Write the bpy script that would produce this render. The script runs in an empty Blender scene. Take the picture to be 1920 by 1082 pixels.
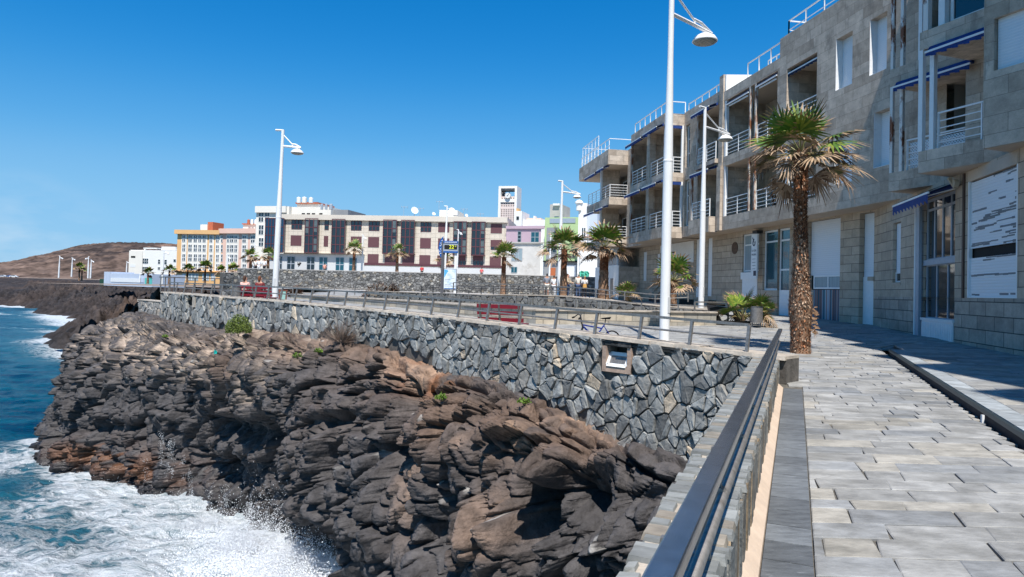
import bpy, bmesh, math, random
import numpy as np
from mathutils import Vector, Matrix
R = math.radians
scene = bpy.context.scene
# ------------------------------------------------------------------ camera
PITCH, ROLL, FOC = R(1.3), R(1.5), 1280.0
F_ = np.array([0, math.cos(PITCH), math.sin(PITCH)])
R0 = np.array([1., 0, 0]); U0 = np.array([0, -math.sin(PITCH), math.cos(PITCH)])
U_ = U0*math.cos(ROLL) - R0*math.sin(ROLL); R_ = R0*math.cos(ROLL) + U0*math.sin(ROLL)
camd = bpy.data.cameras.new('camera'); cam = bpy.data.objects.new('camera', camd)
scene.collection.objects.link(cam)
cam.matrix_world = Matrix(((R_[0], U_[0], -F_[0], 0), (R_[1], U_[1], -F_[1], 0), (R_[2], U_[2], -F_[2], 0), (0, 0, 0, 1)))
camd.sensor_width = 36; camd.lens = 24; camd.shift_y = -27/1920; camd.clip_start = .05; camd.clip_end = 30000
scene.camera = cam
# ------------------------------------------------------------------ sun and sky
SUN_AZ, SUN_EL = R(1.0), R(59.5)          # the sun stands behind the camera, a little to its right
sdir = Vector((math.sin(SUN_AZ)*math.cos(SUN_EL), -math.cos(SUN_AZ)*math.cos(SUN_EL), math.sin(SUN_EL)))
sl = bpy.data.lights.new('sun', 'SUN'); sl.energy = 5.0; sl.angle = R(.53); sl.color = (1, .955, .89)
so = bpy.data.objects.new('sun', sl); scene.collection.objects.link(so)
so.rotation_euler = sdir.to_track_quat('Z', 'Y').to_euler()
w = bpy.data.worlds.new('World'); scene.world = w; w.use_nodes = True
nt = w.node_tree; bg = nt.nodes['Background']
sky = nt.nodes.new('ShaderNodeTexSky'); sky.sky_type = 'NISHITA'; sky.sun_disc = False
sky.sun_elevation = SUN_EL; sky.sun_rotation = math.pi - SUN_AZ
sky.altitude = 0; sky.air_density = 1.0; sky.dust_density = 0.0; sky.ozone_density = 3.0
def vmul(src, k):
    n_ = nt.nodes.new('ShaderNodeVectorMath'); n_.operation = 'SCALE'; n_.inputs[3].default_value = k; nt.links.new(src, n_.inputs[0]); return n_.outputs[0]
cv = nt.nodes.new('ShaderNodeRGBCurve'); mp_ = cv.mapping; mp_.use_clip = False; mp_.extend = 'HORIZONTAL'     # grade of the sky, as in the photograph: deep and clear
for ch, pts in zip(range(3), (((0, 0), (.16, .012), (.262, .089), (.391, .205), (.70, .287), (1, .32)), ((0, 0), (.273, .227), (.429, .385), (.60, .515), (.88, .584), (1, .6)), ((0, 0), (.485, .638), (.681, .80), (.85, .87), (1, .885)))):
    c_ = mp_.curves[ch]; c_.points[0].location = pts[0]; c_.points[1].location = pts[-1]
    for p_ in pts[1:-1]: c_.points.new(*p_)
mp_.update(); nt.links.new(vmul(sky.outputs[0], .12), cv.inputs['Color']); 
tcw = nt.nodes.new('ShaderNodeTexCoord'); ds_ = nt.nodes.new('ShaderNodeVectorMath'); ds_.operation = 'DISTANCE'; nt.links.new(tcw.outputs['Generated'], ds_.inputs[0])
cd_ = (-910/FOC)*R_+(514-484)/FOC*U_+F_; cd_ = cd_/np.linalg.norm(cd_); ds_.inputs[1].default_value = tuple(cd_)
mr_ = nt.nodes.new('ShaderNodeMapRange'); mr_.inputs[1].default_value = .11; mr_.inputs[2].default_value = .0; nt.links.new(ds_.outputs['Value'], mr_.inputs[0])
ms_ = nt.nodes.new('ShaderNodeMapping'); ms_.inputs['Scale'].default_value = (14, 14, 40); nt.links.new(tcw.outputs['Generated'], ms_.inputs[0])
nz_ = nt.nodes.new('ShaderNodeTexNoise'); nz_.inputs['Scale'].default_value = 1; nz_.inputs['Detail'].default_value = 6; nt.links.new(ms_.outputs[0], nz_.inputs[0])
n2_ = nt.nodes.new('ShaderNodeMapRange'); n2_.inputs[1].default_value = .42; n2_.inputs[2].default_value = .7; n2_.inputs[4].default_value = .8; nt.links.new(nz_.outputs[0], n2_.inputs[0])
mm_ = nt.nodes.new('ShaderNodeMath'); mm_.operation = 'MULTIPLY'; nt.links.new(n2_.outputs[0], mm_.inputs[0]); nt.links.new(mr_.outputs[0], mm_.inputs[1])
mxc = nt.nodes.new('ShaderNodeMix'); mxc.data_type = 'RGBA'; nt.links.new(mm_.outputs[0], mxc.inputs[0]); nt.links.new(cv.outputs[0], mxc.inputs[6]); mxc.inputs[7].default_value = (.55, .74, .92, 1)      # one thin low cloud over the sea
nt.links.new(vmul(mxc.outputs[2], .758/.12), bg.inputs['Color'])
bg.inputs['Strength'].default_value = .12
scene.view_settings.view_transform = 'Standard'; scene.view_settings.look = 'None'
scene.view_settings.exposure = 0.4; scene.view_settings.gamma = 1
scene.render.engine = 'CYCLES'
scene.cycles.max_bounces = 6; scene.cycles.diffuse_bounces = 3; scene.cycles.glossy_bounces = 3
scene.cycles.transparent_max_bounces = 8; scene.cycles.volume_bounces = 1; scene.cycles.volume_step_rate = 2
# ------------------------------------------------------------------ measuring helpers
def ray(x, y): return (x-960)/FOC*R_ - (y-514)/FOC*U_ + F_      # direction through a point of the 1920-wide photo
def at(x, y, Y): d = ray(x, y); return d*Y/d[1]                  # the point on it at distance Y
def atz(x, y, z): d = ray(x, y); return d*z/d[2]
def proj(p):                                                     # where world points fall (survey only)
    p = np.asarray(p, float); f = p@F_
    return 960+FOC*(p@R_)/f, 514-FOC*(p@U_)/f
class PL:                                                        # a vertical plane: s along it, o outwards, z up
    def __init__(s, p, th):
        s.p = np.array(p, float); t = R(th); s.t = np.array([math.sin(t), math.cos(t)]); n = np.array([-s.t[1], s.t[0]])
        s.n = n if n@s.p < 0 else -n
    def uv(s, x, y):
        d = ray(x, y); k = (s.p@s.n)/(d[:2]@s.n); q = d*k
        return float((q[:2]-s.p)@s.t), float(q[2])
    def W(s, a, o, z): q = s.p+s.t*a+s.n*o; return (float(q[0]), float(q[1]), float(z))
    def off(s, o): q = PL.__new__(PL); q.p = s.p+s.n*o; q.t = s.t; q.n = s.n; return q
def sstep(a, b, x): t = np.clip((x-a)/(b-a), 0, 1); return t*t*(3-2*t)
# ------------------------------------------------------------------ numeric noise
def _h(i, j, k, s=0):
    n = (i.astype(np.int64)*73856093) ^ (j.astype(np.int64)*19349663) ^ (k.astype(np.int64)*83492791) ^ (s*2654435761 & 0xffffffff)
    n = (n ^ (n >> 13))*1274126177 & 0xffffffff; n = (n ^ (n >> 16))*2246822519 & 0xffffffff; n = n ^ (n >> 15)
    return (n & 0xffffff)/float(0xffffff)
def vnoise(p, s=0):
    f = np.floor(p); t = p-f; t = t*t*(3-2*t); i, j, k = f[:, 0], f[:, 1], f[:, 2]; r = 0
    for a in (0, 1):
        for b in (0, 1):
            for c in (0, 1):
                wt = (t[:, 0] if a else 1-t[:, 0])*(t[:, 1] if b else 1-t[:, 1])*(t[:, 2] if c else 1-t[:, 2])
                r = r + wt*_h(i+a, j+b, k+c, s)
    return r*2-1
def fbm(p, o=4, s=0):
    r = 0; a = .5
    for q in range(o): r = r+a*vnoise(p*(2.03**q)+q*17.3, s+q); a *= .5
    return r
def worley(p, s=0, tilt=False):
    f = np.floor(p); F1 = np.full(len(p), 9.); F2 = F1.copy(); ID = np.zeros(len(p)); T = np.zeros(len(p))
    for a in (-1, 0, 1):
        for b in (-1, 0, 1):
            for c in (-1, 0, 1):
                i, j, k = f[:, 0]+a, f[:, 1]+b, f[:, 2]+c
                q = np.stack([i+_h(i, j, k, s+1), j+_h(i, j, k, s+2), k+_h(i, j, k, s+3)], 1)
                d = np.sqrt(((p-q)**2).sum(1)); m = d < F1
                F2 = np.where(m, F1, np.minimum(F2, d)); ID = np.where(m, _h(i, j, k, s+4), ID); F1 = np.where(m, d, F1)
                if tilt: T = np.where(m, ((p-q)*(np.stack([_h(i, j, k, s+6), _h(i, j, k, s+7), _h(i, j, k, s+8)], 1)*2-1)*np.array([1.15, 1.15, .4])).sum(1), T)
    return (F1, F2, ID, T) if tilt else (F1, F2, ID)
# ------------------------------------------------------------------ objects
COL = scene.collection
class MB:
    def __init__(s): s.v = []; s.f = []; s.m = []; s.c = []
    def add(s, vs, fs, mi=0, col=(1, 1, 1)):
        n = len(s.v); s.v += [tuple(map(float, a)) for a in vs]
        for q in fs: s.f.append([n+i for i in q]); s.m.append(mi); s.c.append(col)
    def quad(s, a, b, c, d, mi=0, col=(1, 1, 1)): s.add([a, b, c, d], [(0, 1, 2, 3)], mi, col)
    def hexa(s, P, mi=0, col=(1, 1, 1)):        # eight corners: bottom ring then top ring
        s.add(P, [(0, 3, 2, 1), (4, 5, 6, 7), (0, 1, 5, 4), (1, 2, 6, 5), (2, 3, 7, 6), (3, 0, 4, 7)], mi, col)
    def box(s, x0, x1, y0, y1, z0, z1, mi=0, col=(1, 1, 1)):
        s.hexa([(x0, y0, z0), (x1, y0, z0), (x1, y1, z0), (x0, y1, z0), (x0, y0, z1), (x1, y0, z1), (x1, y1, z1), (x0, y1, z1)], mi, col)
    def lbox(s, pl, s0, s1, o0, o1, z0, z1, mi=0, col=(1, 1, 1)):
        W = pl.W; s.hexa([W(s0, o0, z0), W(s1, o0, z0), W(s1, o1, z0), W(s0, o1, z0), W(s0, o0, z1), W(s1, o0, z1), W(s1, o1, z1), W(s0, o1, z1)], mi, col)
    def tube(s, pts, r, n=8, mi=0, col=(1, 1, 1), caps=True):
        pts = [Vector(p) for p in pts]; rs = r if isinstance(r, (list, tuple)) else [r]*len(pts); rings = []; pu = None
        for i, p in enumerate(pts):
            d = (pts[min(i+1, len(pts)-1)]-pts[max(i-1, 0)]).normalized()
            if pu is None: pu = Vector((0, 0, 1)) if abs(d.z) < .9 else Vector((1, 0, 0))
            a = d.cross(pu).normalized(); b = a.cross(d).normalized(); pu = b
            rings.append([p+(a*math.cos(2*math.pi*k/n)+b*math.sin(2*math.pi*k/n))*rs[i] for k in range(n)])
        vs = [q for g in rings for q in g]; fs = []
        for i in range(len(pts)-1):
            for k in range(n): fs.append((i*n+k, i*n+(k+1) % n, (i+1)*n+(k+1) % n, (i+1)*n+k))
        if caps: fs.append(tuple(range(n))[::-1]); fs.append(tuple((len(pts)-1)*n+k for k in range(n)))
        s.add(vs, fs, mi, col)
    def bar(s, a, b, w, h, mi=0, col=(1, 1, 1)):   # rectangular bar between two points, w sideways, h up
        a = Vector(a); b = Vector(b); d = (b-a).normalized(); up = Vector((0, 0, 1)) if abs(d.z) < .95 else Vector((0, 1, 0))
        x = d.cross(up).normalized()*(w/2); y = x.cross(d).normalized()*(h/2)
        s.hexa([a-x-y, a+x-y, b+x-y, b-x-y, a-x+y, a+x+y, b+x+y, b-x+y], mi, col)
    def lathe(s, c, prof, n=20, mi=0, col=(1, 1, 1)):
        vs = []; fs = []
        for (r, z) in prof:
            for k in range(n): t = 2*math.pi*k/n; vs.append((c[0]+r*math.cos(t), c[1]+r*math.sin(t), c[2]+z))
        for i in range(len(prof)-1):
            for k in range(n): fs.append((i*n+k, i*n+(k+1) % n, (i+1)*n+(k+1) % n, (i+1)*n+k))
        s.add(vs, fs, mi, col)
    def build(s, name, mats, parent=None, smooth=False, world=True, bevel=0):
        return mesh_obj(name, s.v, s.f, mats, parent, smooth, world, s.m, s.c, bevel)
def mesh_obj(name, v, f, mats, parent=None, smooth=False, world=True, mi=None, cols=None, bevel=0, vcol=None):
    me = bpy.data.meshes.new(name)
    if isinstance(v, np.ndarray):
        k = f.shape[1]; me.vertices.add(len(v)); me.vertices.foreach_set('co', v.astype(np.float32).ravel()); me.loops.add(f.size); me.loops.foreach_set('vertex_index', f.astype(np.int32).ravel())
        me.polygons.add(len(f)); me.polygons.foreach_set('loop_start', np.arange(0, f.size, k, dtype=np.int32)); me.polygons.foreach_set('loop_total', np.full(len(f), k, dtype=np.int32))
    else: me.from_pydata(v, [], f)
    me.update()
    mats = mats if isinstance(mats, (list, tuple)) else [mats]
    for m in mats: me.materials.append(m)
    npoly = len(me.polygons)
    if mi is not None and len(mats) > 1: me.polygons.foreach_set('material_index', np.array(mi, dtype=np.int32))
    nl = len(me.loops); lt = np.zeros(npoly, int); me.polygons.foreach_get('loop_total', lt)
    if len(me.vertices) < 60000:
        nrm = np.zeros(npoly*3); me.polygons.foreach_get('normal', nrm); nrm = nrm.reshape(-1, 3)
        N = np.repeat(nrm, lt, 0); li = np.zeros(nl, int); me.loops.foreach_get('vertex_index', li)
        co = np.zeros(len(me.vertices)*3); me.vertices.foreach_get('co', co); co = co.reshape(-1, 3)[li]
        hz = np.abs(N[:, 2]) > .75; nn = np.hypot(N[:, 0], N[:, 1])+1e-9
        sg = np.where((N[:, 1] > 0.0), -1, 1); tx = -N[:, 1]/nn*sg; ty = N[:, 0]/nn*sg
        uv = np.stack([np.where(hz, co[:, 0], co[:, 0]*tx+co[:, 1]*ty), np.where(hz, co[:, 1], co[:, 2])], 1)
        ul = me.uv_layers.new(name='UVMap'); ul.data.foreach_set('uv', uv.ravel().astype(np.float32))
    if vcol is not None:
        a = me.color_attributes.new('col', 'FLOAT_COLOR', 'POINT')
        a.data.foreach_set('color', np.concatenate([vcol, np.ones((len(vcol), 1))], 1).ravel().astype(np.float32))
    elif cols is not None and any(c != (1, 1, 1) for c in cols):
        a = me.color_attributes.new('col', 'FLOAT_COLOR', 'CORNER'); C = np.repeat(np.array(cols, float), lt, 0)
        a.data.foreach_set('color', np.concatenate([C, np.ones((nl, 1))], 1).ravel().astype(np.float32))
    if smooth: me.polygons.foreach_set('use_smooth', np.ones(npoly, bool))
    o = bpy.data.objects.new(name, me); COL.objects.link(o)
    if parent is not None:
        o.parent = parent
        if world: o.location = -parent.location
    if bevel:
        b = o.modifiers.new('bevel', 'BEVEL'); b.width = bevel; b.segments = 2; b.limit_method = 'ANGLE'
    return o
def tag(o, label, cat, group=None):
    o['label'] = label; o['category'] = cat
    if group: o['group'] = group
    return o
def struct(o): o['kind'] = 'structure'; return o
def stuff(o, label=None, cat=None):
    o['kind'] = 'stuff'
    if label: o['label'] = label; o['category'] = cat
    return o
def thing(name, label, cat, loc=(0, 0, 0), group=None, rz=0):
    o = bpy.data.objects.new(name, None); COL.objects.link(o); o.location = [float(a) for a in loc]; o.rotation_euler.z = rz
    o.empty_display_size = .2
    return tag(o, label, cat, group)
def copy_thing(root, loc, label, group=None, rz=None, scale=None):
    r = root.copy(); COL.objects.link(r); r.location = [float(a) for a in loc]; r['label'] = label
    if group: r['group'] = group
    if rz is not None: r.rotation_euler.z = rz
    if scale: r.scale = (scale,)*3
    for ch in list(root.children):
        c = ch.copy(); COL.objects.link(c); c.parent = r
        for g in ch.children: d = g.copy(); COL.objects.link(d); d.parent = c
    return r
# ------------------------------------------------------------------ materials
def srgb(r, g, b): return tuple(((c/255/12.92) if c/255 <= .04045 else ((c/255+.055)/1.055)**2.4) for c in (r, g, b))
def mat(name, col=(.5, .5, .5), rough=.6, metal=0, var=0.0, vscale=3, bump=0, bscale=20, attr=False, spec=.5, dirt=None, dscale=1.5, dlo=.5, dhi=.62, alpha=1, stretch=None):
    m = bpy.data.materials.new(name); m.use_nodes = True; n = m.node_tree.nodes; L = m.node_tree.links; b = n['Principled BSDF']
    b.inputs['Roughness'].default_value = rough; b.inputs['Metallic'].default_value = metal; b.inputs['Specular IOR Level'].default_value = spec
    b.inputs['Base Color'].default_value = (*col, 1)
    tc = n.new('ShaderNodeTexCoord'); vec = tc.outputs['Object']
    if stretch: mp = n.new('ShaderNodeMapping'); mp.inputs['Scale'].default_value = stretch; L.new(vec, mp.inputs[0]); vec = mp.outputs[0]
    cur = None
    if attr: a = n.new('ShaderNodeAttribute'); a.attribute_name = 'col'; cur = a.outputs['Color']
    if var:
        t = n.new('ShaderNodeTexNoise'); t.inputs['Scale'].default_value = vscale; t.inputs['Detail'].default_value = 8; t.inputs['Roughness'].default_value = .65; L.new(vec, t.inputs['Vector'])
        mr = n.new('ShaderNodeMapRange'); mr.inputs[1].default_value = .3; mr.inputs[2].default_value = .7; mr.inputs[3].default_value = 1-var; mr.inputs[4].default_value = 1+var; L.new(t.outputs[0], mr.inputs[0])
        mx = n.new('ShaderNodeMix'); mx.data_type = 'RGBA'; mx.blend_type = 'MULTIPLY'; mx.inputs[0].default_value = 1
        if cur: L.new(cur, mx.inputs[6])
        else: mx.inputs[6].default_value = (*col, 1)
        cb = n.new('ShaderNodeCombineColor'); [L.new(mr.outputs[0], cb.inputs[i]) for i in range(3)]; L.new(cb.outputs[0], mx.inputs[7]); cur = mx.outputs[2]
    if dirt:
        t = n.new('ShaderNodeTexNoise'); t.inputs['Scale'].default_value = dscale; t.inputs['Detail'].default_value = 10; t.inputs['Roughness'].default_value = .7; L.new(vec, t.inputs['Vector'])
        mr = n.new('ShaderNodeMapRange'); mr.inputs[1].default_value = dlo; mr.inputs[2].default_value = dhi; L.new(t.outputs[0], mr.inputs[0])
        mx = n.new('ShaderNodeMix'); mx.data_type = 'RGBA'; L.new(mr.outputs[0], mx.inputs[0])
        if cur: L.new(cur, mx.inputs[6])
        else: mx.inputs[6].default_value = (*col, 1)
        mx.inputs[7].default_value = (*dirt, 1); cur = mx.outputs[2]
    if cur: L.new(cur, b.inputs['Base Color'])
    if bump:
        t = n.new('ShaderNodeTexNoise'); t.inputs['Scale'].default_value = bscale; t.inputs['Detail'].default_value = 8; t.inputs['Roughness'].default_value = .6; L.new(vec, t.inputs['Vector'])
        bp = n.new('ShaderNodeBump'); bp.inputs['Strength'].default_value = 1; bp.inputs['Distance'].default_value = bump; L.new(t.outputs[0], bp.inputs['Height']); L.new(bp.outputs[0], b.inputs['Normal'])
    return m
def brickmat(name, c1, c2, mortar, bw, rh, ms=.012, var=.18, bump=.006, off=.5, rough=.85, noise_s=2.2, sq=1.0, stain=None):
    m = bpy.data.materials.new(name); m.use_nodes = True; n = m.node_tree.nodes; L = m.node_tree.links; b = n['Principled BSDF']; b.inputs['Roughness'].default_value = rough
    b.inputs['Specular IOR Level'].default_value = .3
    uv = n.new('ShaderNodeUVMap'); uv.uv_map = 'UVMap'
    br = n.new('ShaderNodeTexBrick'); L.new(uv.outputs[0], br.inputs['Vector'])
    br.inputs['Color1'].default_value = (*c1, 1); br.inputs['Color2'].default_value = (*c2, 1); br.inputs['Mortar'].default_value = (*mortar, 1)
    br.inputs['Scale'].default_value = 1; br.inputs['Mortar Size'].default_value = ms; br.inputs['Mortar Smooth'].default_value = .25; br.inputs['Bias'].default_value = 0
    br.inputs['Brick Width'].default_value = bw; br.inputs['Row Height'].default_value = rh; br.offset = off; br.squash = sq; br.squash_frequency = 3
    t = n.new('ShaderNodeTexNoise'); t.inputs['Scale'].default_value = noise_s; t.inputs['Detail'].default_value = 10; t.inputs['Roughness'].default_value = .7; L.new(uv.outputs[0], t.inputs['Vector'])
    mr = n.new('ShaderNodeMapRange'); mr.inputs[1].default_value = .28; mr.inputs[2].default_value = .72; mr.inputs[3].default_value = 1-var; mr.inputs[4].default_value = 1+var; L.new(t.outputs[0], mr.inputs[0])
    cb = n.new('ShaderNodeCombineColor'); [L.new(mr.outputs[0], cb.inputs[i]) for i in range(3)]
    mx = n.new('ShaderNodeMix'); mx.data_type = 'RGBA'; mx.blend_type = 'MULTIPLY'; mx.inputs[0].default_value = 1; L.new(br.outputs['Color'], mx.inputs[6]); L.new(cb.outputs[0], mx.inputs[7]); cur = mx.outputs[2]
    t3 = n.new('ShaderNodeTexNoise'); t3.inputs['Scale'].default_value = 26; t3.inputs['Detail'].default_value = 6; t3.inputs['Roughness'].default_value = .8; L.new(uv.outputs[0], t3.inputs['Vector'])
    mr3 = n.new('ShaderNodeMapRange'); mr3.inputs[1].default_value = .3; mr3.inputs[2].default_value = .7; mr3.inputs[3].default_value = .86; mr3.inputs[4].default_value = 1.12; L.new(t3.outputs[0], mr3.inputs[0])
    cb3 = n.new('ShaderNodeCombineColor'); [L.new(mr3.outputs[0], cb3.inputs[i]) for i in range(3)]
    mx3 = n.new('ShaderNodeMix'); mx3.data_type = 'RGBA'; mx3.blend_type = 'MULTIPLY'; mx3.inputs[0].default_value = 1; L.new(cur, mx3.inputs[6]); L.new(cb3.outputs[0], mx3.inputs[7]); cur = mx3.outputs[2]
    if stain:
        mp = n.new('ShaderNodeMapping'); mp.inputs['Scale'].default_value = (1.2, .5, 1); L.new(uv.outputs[0], mp.inputs[0])
        t2 = n.new('ShaderNodeTexNoise'); t2.inputs['Scale'].default_value = 1.1; t2.inputs['Detail'].default_value = 9; t2.inputs['Roughness'].default_value = .75; L.new(mp.outputs[0], t2.inputs['Vector'])
        r2 = n.new('ShaderNodeMapRange'); r2.inputs[1].default_value = .53; r2.inputs[2].default_value = .7; r2.inputs[4].default_value = .75; L.new(t2.outputs[0], r2.inputs[0])
        m2 = n.new('ShaderNodeMix'); m2.data_type = 'RGBA'; L.new(r2.outputs[0], m2.inputs[0]); L.new(cur, m2.inputs[6]); m2.inputs[7].default_value = (*stain, 1); cur = m2.outputs[2]
    L.new(cur, b.inputs['Base Color'])
    bp = n.new('ShaderNodeBump'); bp.inputs['Distance'].default_value = bump*2; bp.inputs['Strength'].default_value = .8
    iv = n.new('ShaderNodeMath'); iv.operation = 'MULTIPLY_ADD'; iv.inputs[1].default_value = -1.0; L.new(br.outputs['Fac'], iv.inputs[0])
    sc = n.new('ShaderNodeMath'); sc.operation = 'MULTIPLY'; sc.inputs[1].default_value = .35; L.new(t3.outputs[0], sc.inputs[0]); L.new(sc.outputs[0], iv.inputs[2])
    L.new(iv.outputs[0], bp.inputs['Height']); L.new(bp.outputs[0], b.inputs['Normal'])
    return m
def slatmat(name, col, pitch, depth=.012, rough=.45, dark=.8):   # roller shutter: horizontal profile from height
    m = bpy.data.materials.new(name); m.use_nodes = True; n = m.node_tree.nodes; L = m.node_tree.links; b = n['Principled BSDF']; b.inputs['Roughness'].default_value = rough
    g = n.new('ShaderNodeNewGeometry'); sp = n.new('ShaderNodeSeparateXYZ'); L.new(g.outputs['Position'], sp.inputs[0])
    a = n.new('ShaderNodeMath'); a.operation = 'DIVIDE'; a.inputs[1].default_value = pitch; L.new(sp.outputs[2], a.inputs[0])
    fr = n.new('ShaderNodeMath'); fr.operation = 'FRACT'; L.new(a.outputs[0], fr.inputs[0])
    cr = n.new('ShaderNodeValToRGB'); e = cr.color_ramp.elements; e[0].position = 0; e[0].color = (dark*col[0], dark*col[1], dark*col[2], 1); e[1].position = .16; e[1].color = (*col, 1)
    L.new(fr.outputs[0], cr.inputs[0]); L.new(cr.outputs[0], b.inputs['Base Color'])
    pp = n.new('ShaderNodeMath'); pp.operation = 'PINGPONG'; pp.inputs[1].default_value = .5; L.new(fr.outputs[0], pp.inputs[0])
    bp = n.new('ShaderNodeBump'); bp.inputs['Distance'].default_value = depth; L.new(pp.outputs[0], bp.inputs['Height']); L.new(bp.outputs[0], b.inputs['Normal'])
    return m
def glassmat(name, col, rough=.06, spec=.8):
    m = mat(name, col, rough, 0, spec=spec); b = m.node_tree.nodes['Principled BSDF']; b.inputs['Coat Weight'].default_value = .5; b.inputs['Coat Roughness'].default_value = .03
    return m
M = {}
M['ash'] = brickmat('upper_stone_cladding', (.385, .31, .24), (.58, .485, .39), (.27, .22, .175), 1.15, .46, .006, .3, .006, stain=(.17, .145, .12))
M['ashlow'] = brickmat('lower_stone_cladding', (.42, .33, .245), (.53, .425, .32), (.11, .09, .075), 1.2, .385, .010, .2, .015)
M['ashbase'] = brickmat('base_stone_cladding', (.34, .28, .225), (.46, .38, .305), (.09, .08, .07), 1.05, .385, .014, .3, .015)
M['soffit'] = mat('rendered_soffit', (.50, .41, .32), .9, var=.12, vscale=1.2, bump=.004)
M['white'] = mat('white_paint', (.78, .78, .77), .45, var=.05, vscale=6, bump=.001, bscale=40)
M['pole'] = mat('pole_white_paint', (.78, .78, .77), .4, var=.06, vscale=3, dirt=(.5, .46, .40), dscale=5, dlo=.66, dhi=.76, bump=.001, bscale=40, stretch=(1, 1, .3))
M['whitewall'] = mat('white_wall_render', (.8, .79, .76), .85, var=.06, vscale=2, bump=.003, dirt=(.5, .47, .42), dlo=.6, dhi=.8)
M['rusty'] = mat('rusting_white_paint', (.7, .68, .64), .6, dirt=(.2, .062, .018), dscale=2.2, dlo=.5, dhi=.56, bump=.004, stretch=(1, 1, .35))
M['rust2'] = mat('flaking_rust', (.6, .55, .48), .7, dirt=(.24, .085, .03), dscale=4.0, dlo=.45, dhi=.55, bump=.006, stretch=(1, 1, .3))
M['blue'] = mat('blue_awning_cloth', (.006, .035, .17), .8, var=.25, vscale=6)
M['navy'] = mat('navy_awning_cloth', (.006, .012, .04), .85, var=.2, vscale=6)
M['glass'] = glassmat('window_glass', (.012, .022, .028))
M['glassteal'] = glassmat('teal_window_glass', (.008, .07, .1), .12)
M['curtain'] = mat('glass_with_curtain', (.26, .33, .36), .2, var=.2, vscale=2, stretch=(6, 6, .2))
M['shut'] = slatmat('roller_shutter', (.74, .77, .8), .075)
M['shutl'] = slatmat('large_roller_shutter', (.72, .73, .75), .1)
M['scrape'] = mat('bare_metal_patch', (.17, .18, .19), .6, var=.2)
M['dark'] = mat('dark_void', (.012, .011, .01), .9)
M['darkmetal'] = mat('dark_metal', (.03, .03, .032), .45, .3)
M['steel'] = mat('brushed_steel', (.25, .235, .22), .48, .6, var=.3, vscale=14, dirt=(.16, .14, .12), dlo=.56, dhi=.72, dscale=9, bump=.0015, bscale=60)
M['steelrail'] = mat('polished_steel_rail', (.30, .29, .29), .24, .95, var=.22, vscale=10, dirt=(.12, .11, .1), dlo=.6, dhi=.75, dscale=14)
M['stone'] = mat('wall_stone', attr=True, var=.42, vscale=6, bump=.035, bscale=10, rough=.85, spec=.3)
M['stonefine'] = mat('far_wall_stone', attr=True, var=.35, vscale=4, bump=.03, bscale=6, rough=.9, spec=.2)
M['mortar'] = mat('dark_mortar', (.10, .09, .08), .95, var=.4, vscale=6, bump=.02, bscale=12)
M['mortarpale'] = mat('pale_mortar', (.33, .29, .24), .95, var=.3, vscale=6, bump=.02, bscale=12)
M['cap'] = mat('wall_cap_mortar', (.42, .365, .30), .95, var=.3, vscale=4, bump=.012, bscale=16, dirt=(.25, .22, .19), dlo=.55, dhi=.7, dscale=3)
M['paver'] = mat('slate_paver', attr=True, var=.34, vscale=4.5, bump=.009, bscale=18, rough=.7, spec=.35, dirt=(.13, .125, .11), dscale=1.6, dlo=.47, dhi=.82, stretch=(.8, 1.35, 1))
M['joint'] = mat('paving_joint', (.11, .10, .085), .95, var=.35, vscale=9, bump=.008, bscale=30)
M['cream'] = mat('cream_cement', (.55, .43, .33), .9, var=.12, vscale=5, bump=.006, bscale=20)
M['leaf'] = mat('palm_leaf', attr=True, var=.25, vscale=9, rough=.55, spec=.3)
M['bark'] = mat('palm_bark', attr=True, var=.3, vscale=14, rough=.95, bump=.01, bscale=30, spec=.15)
M['red'] = mat('red_bench_paint', (.19, .008, .018), .45, var=.12, vscale=5)
M['skin'] = mat('skin', (.5, .26, .17), .6)
M['concrete'] = mat('raw_concrete', (.42, .40, .375), .9, var=.15, vscale=.6, bump=.003, dirt=(.27, .24, .2), dlo=.58, dhi=.72, dscale=.5)
# ================================================================== the ground plan
Cw = np.array([4.3, 12.1]); D0 = np.array([-.693, .721]); D0 /= np.linalg.norm(D0); NW = np.array([-D0[1], D0[0]])   # sea wall: corner, direction, outward normal
WT_A = [-1, 0, 4.15, 10.2, 19, 31.8, 60]; WT_Z = [-1.05, -1.04, -.926, -.76, -.65, -.60, -.6]
def wtop(a): return float(np.interp(a, WT_A, WT_Z))
def WP(a, o, z): q = Cw+D0*a+NW*o; return (float(q[0]), float(q[1]), float(z))
TH = R(22.61); PD = np.array([math.sin(TH), math.cos(TH)]); PN = np.array([math.cos(TH), -math.sin(TH)])    # promenade direction and its right-hand normal
def zg(Y): return np.interp(Y, [-5, 0, 20, 28, 33, 45, 60, 75], [-1.63, -1.6, -1.42, -1.2, -1.03, -.9, -.55, -.5])
KO = 2.21                 # kerb of the raised walk, right-hand offset
def gz(x, y):
    x = np.asarray(x, float); y = np.asarray(y, float); k = x*PN[0]+y*PN[1]-KO
    lin = np.where(y < 19.2, (k > 0)*.15, .15*np.clip(k/(.4+.5*np.clip(y-19.2, 0, 5)), 0, 1))
    return zg(y)+lin
rnd = random.Random(5)
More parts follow.
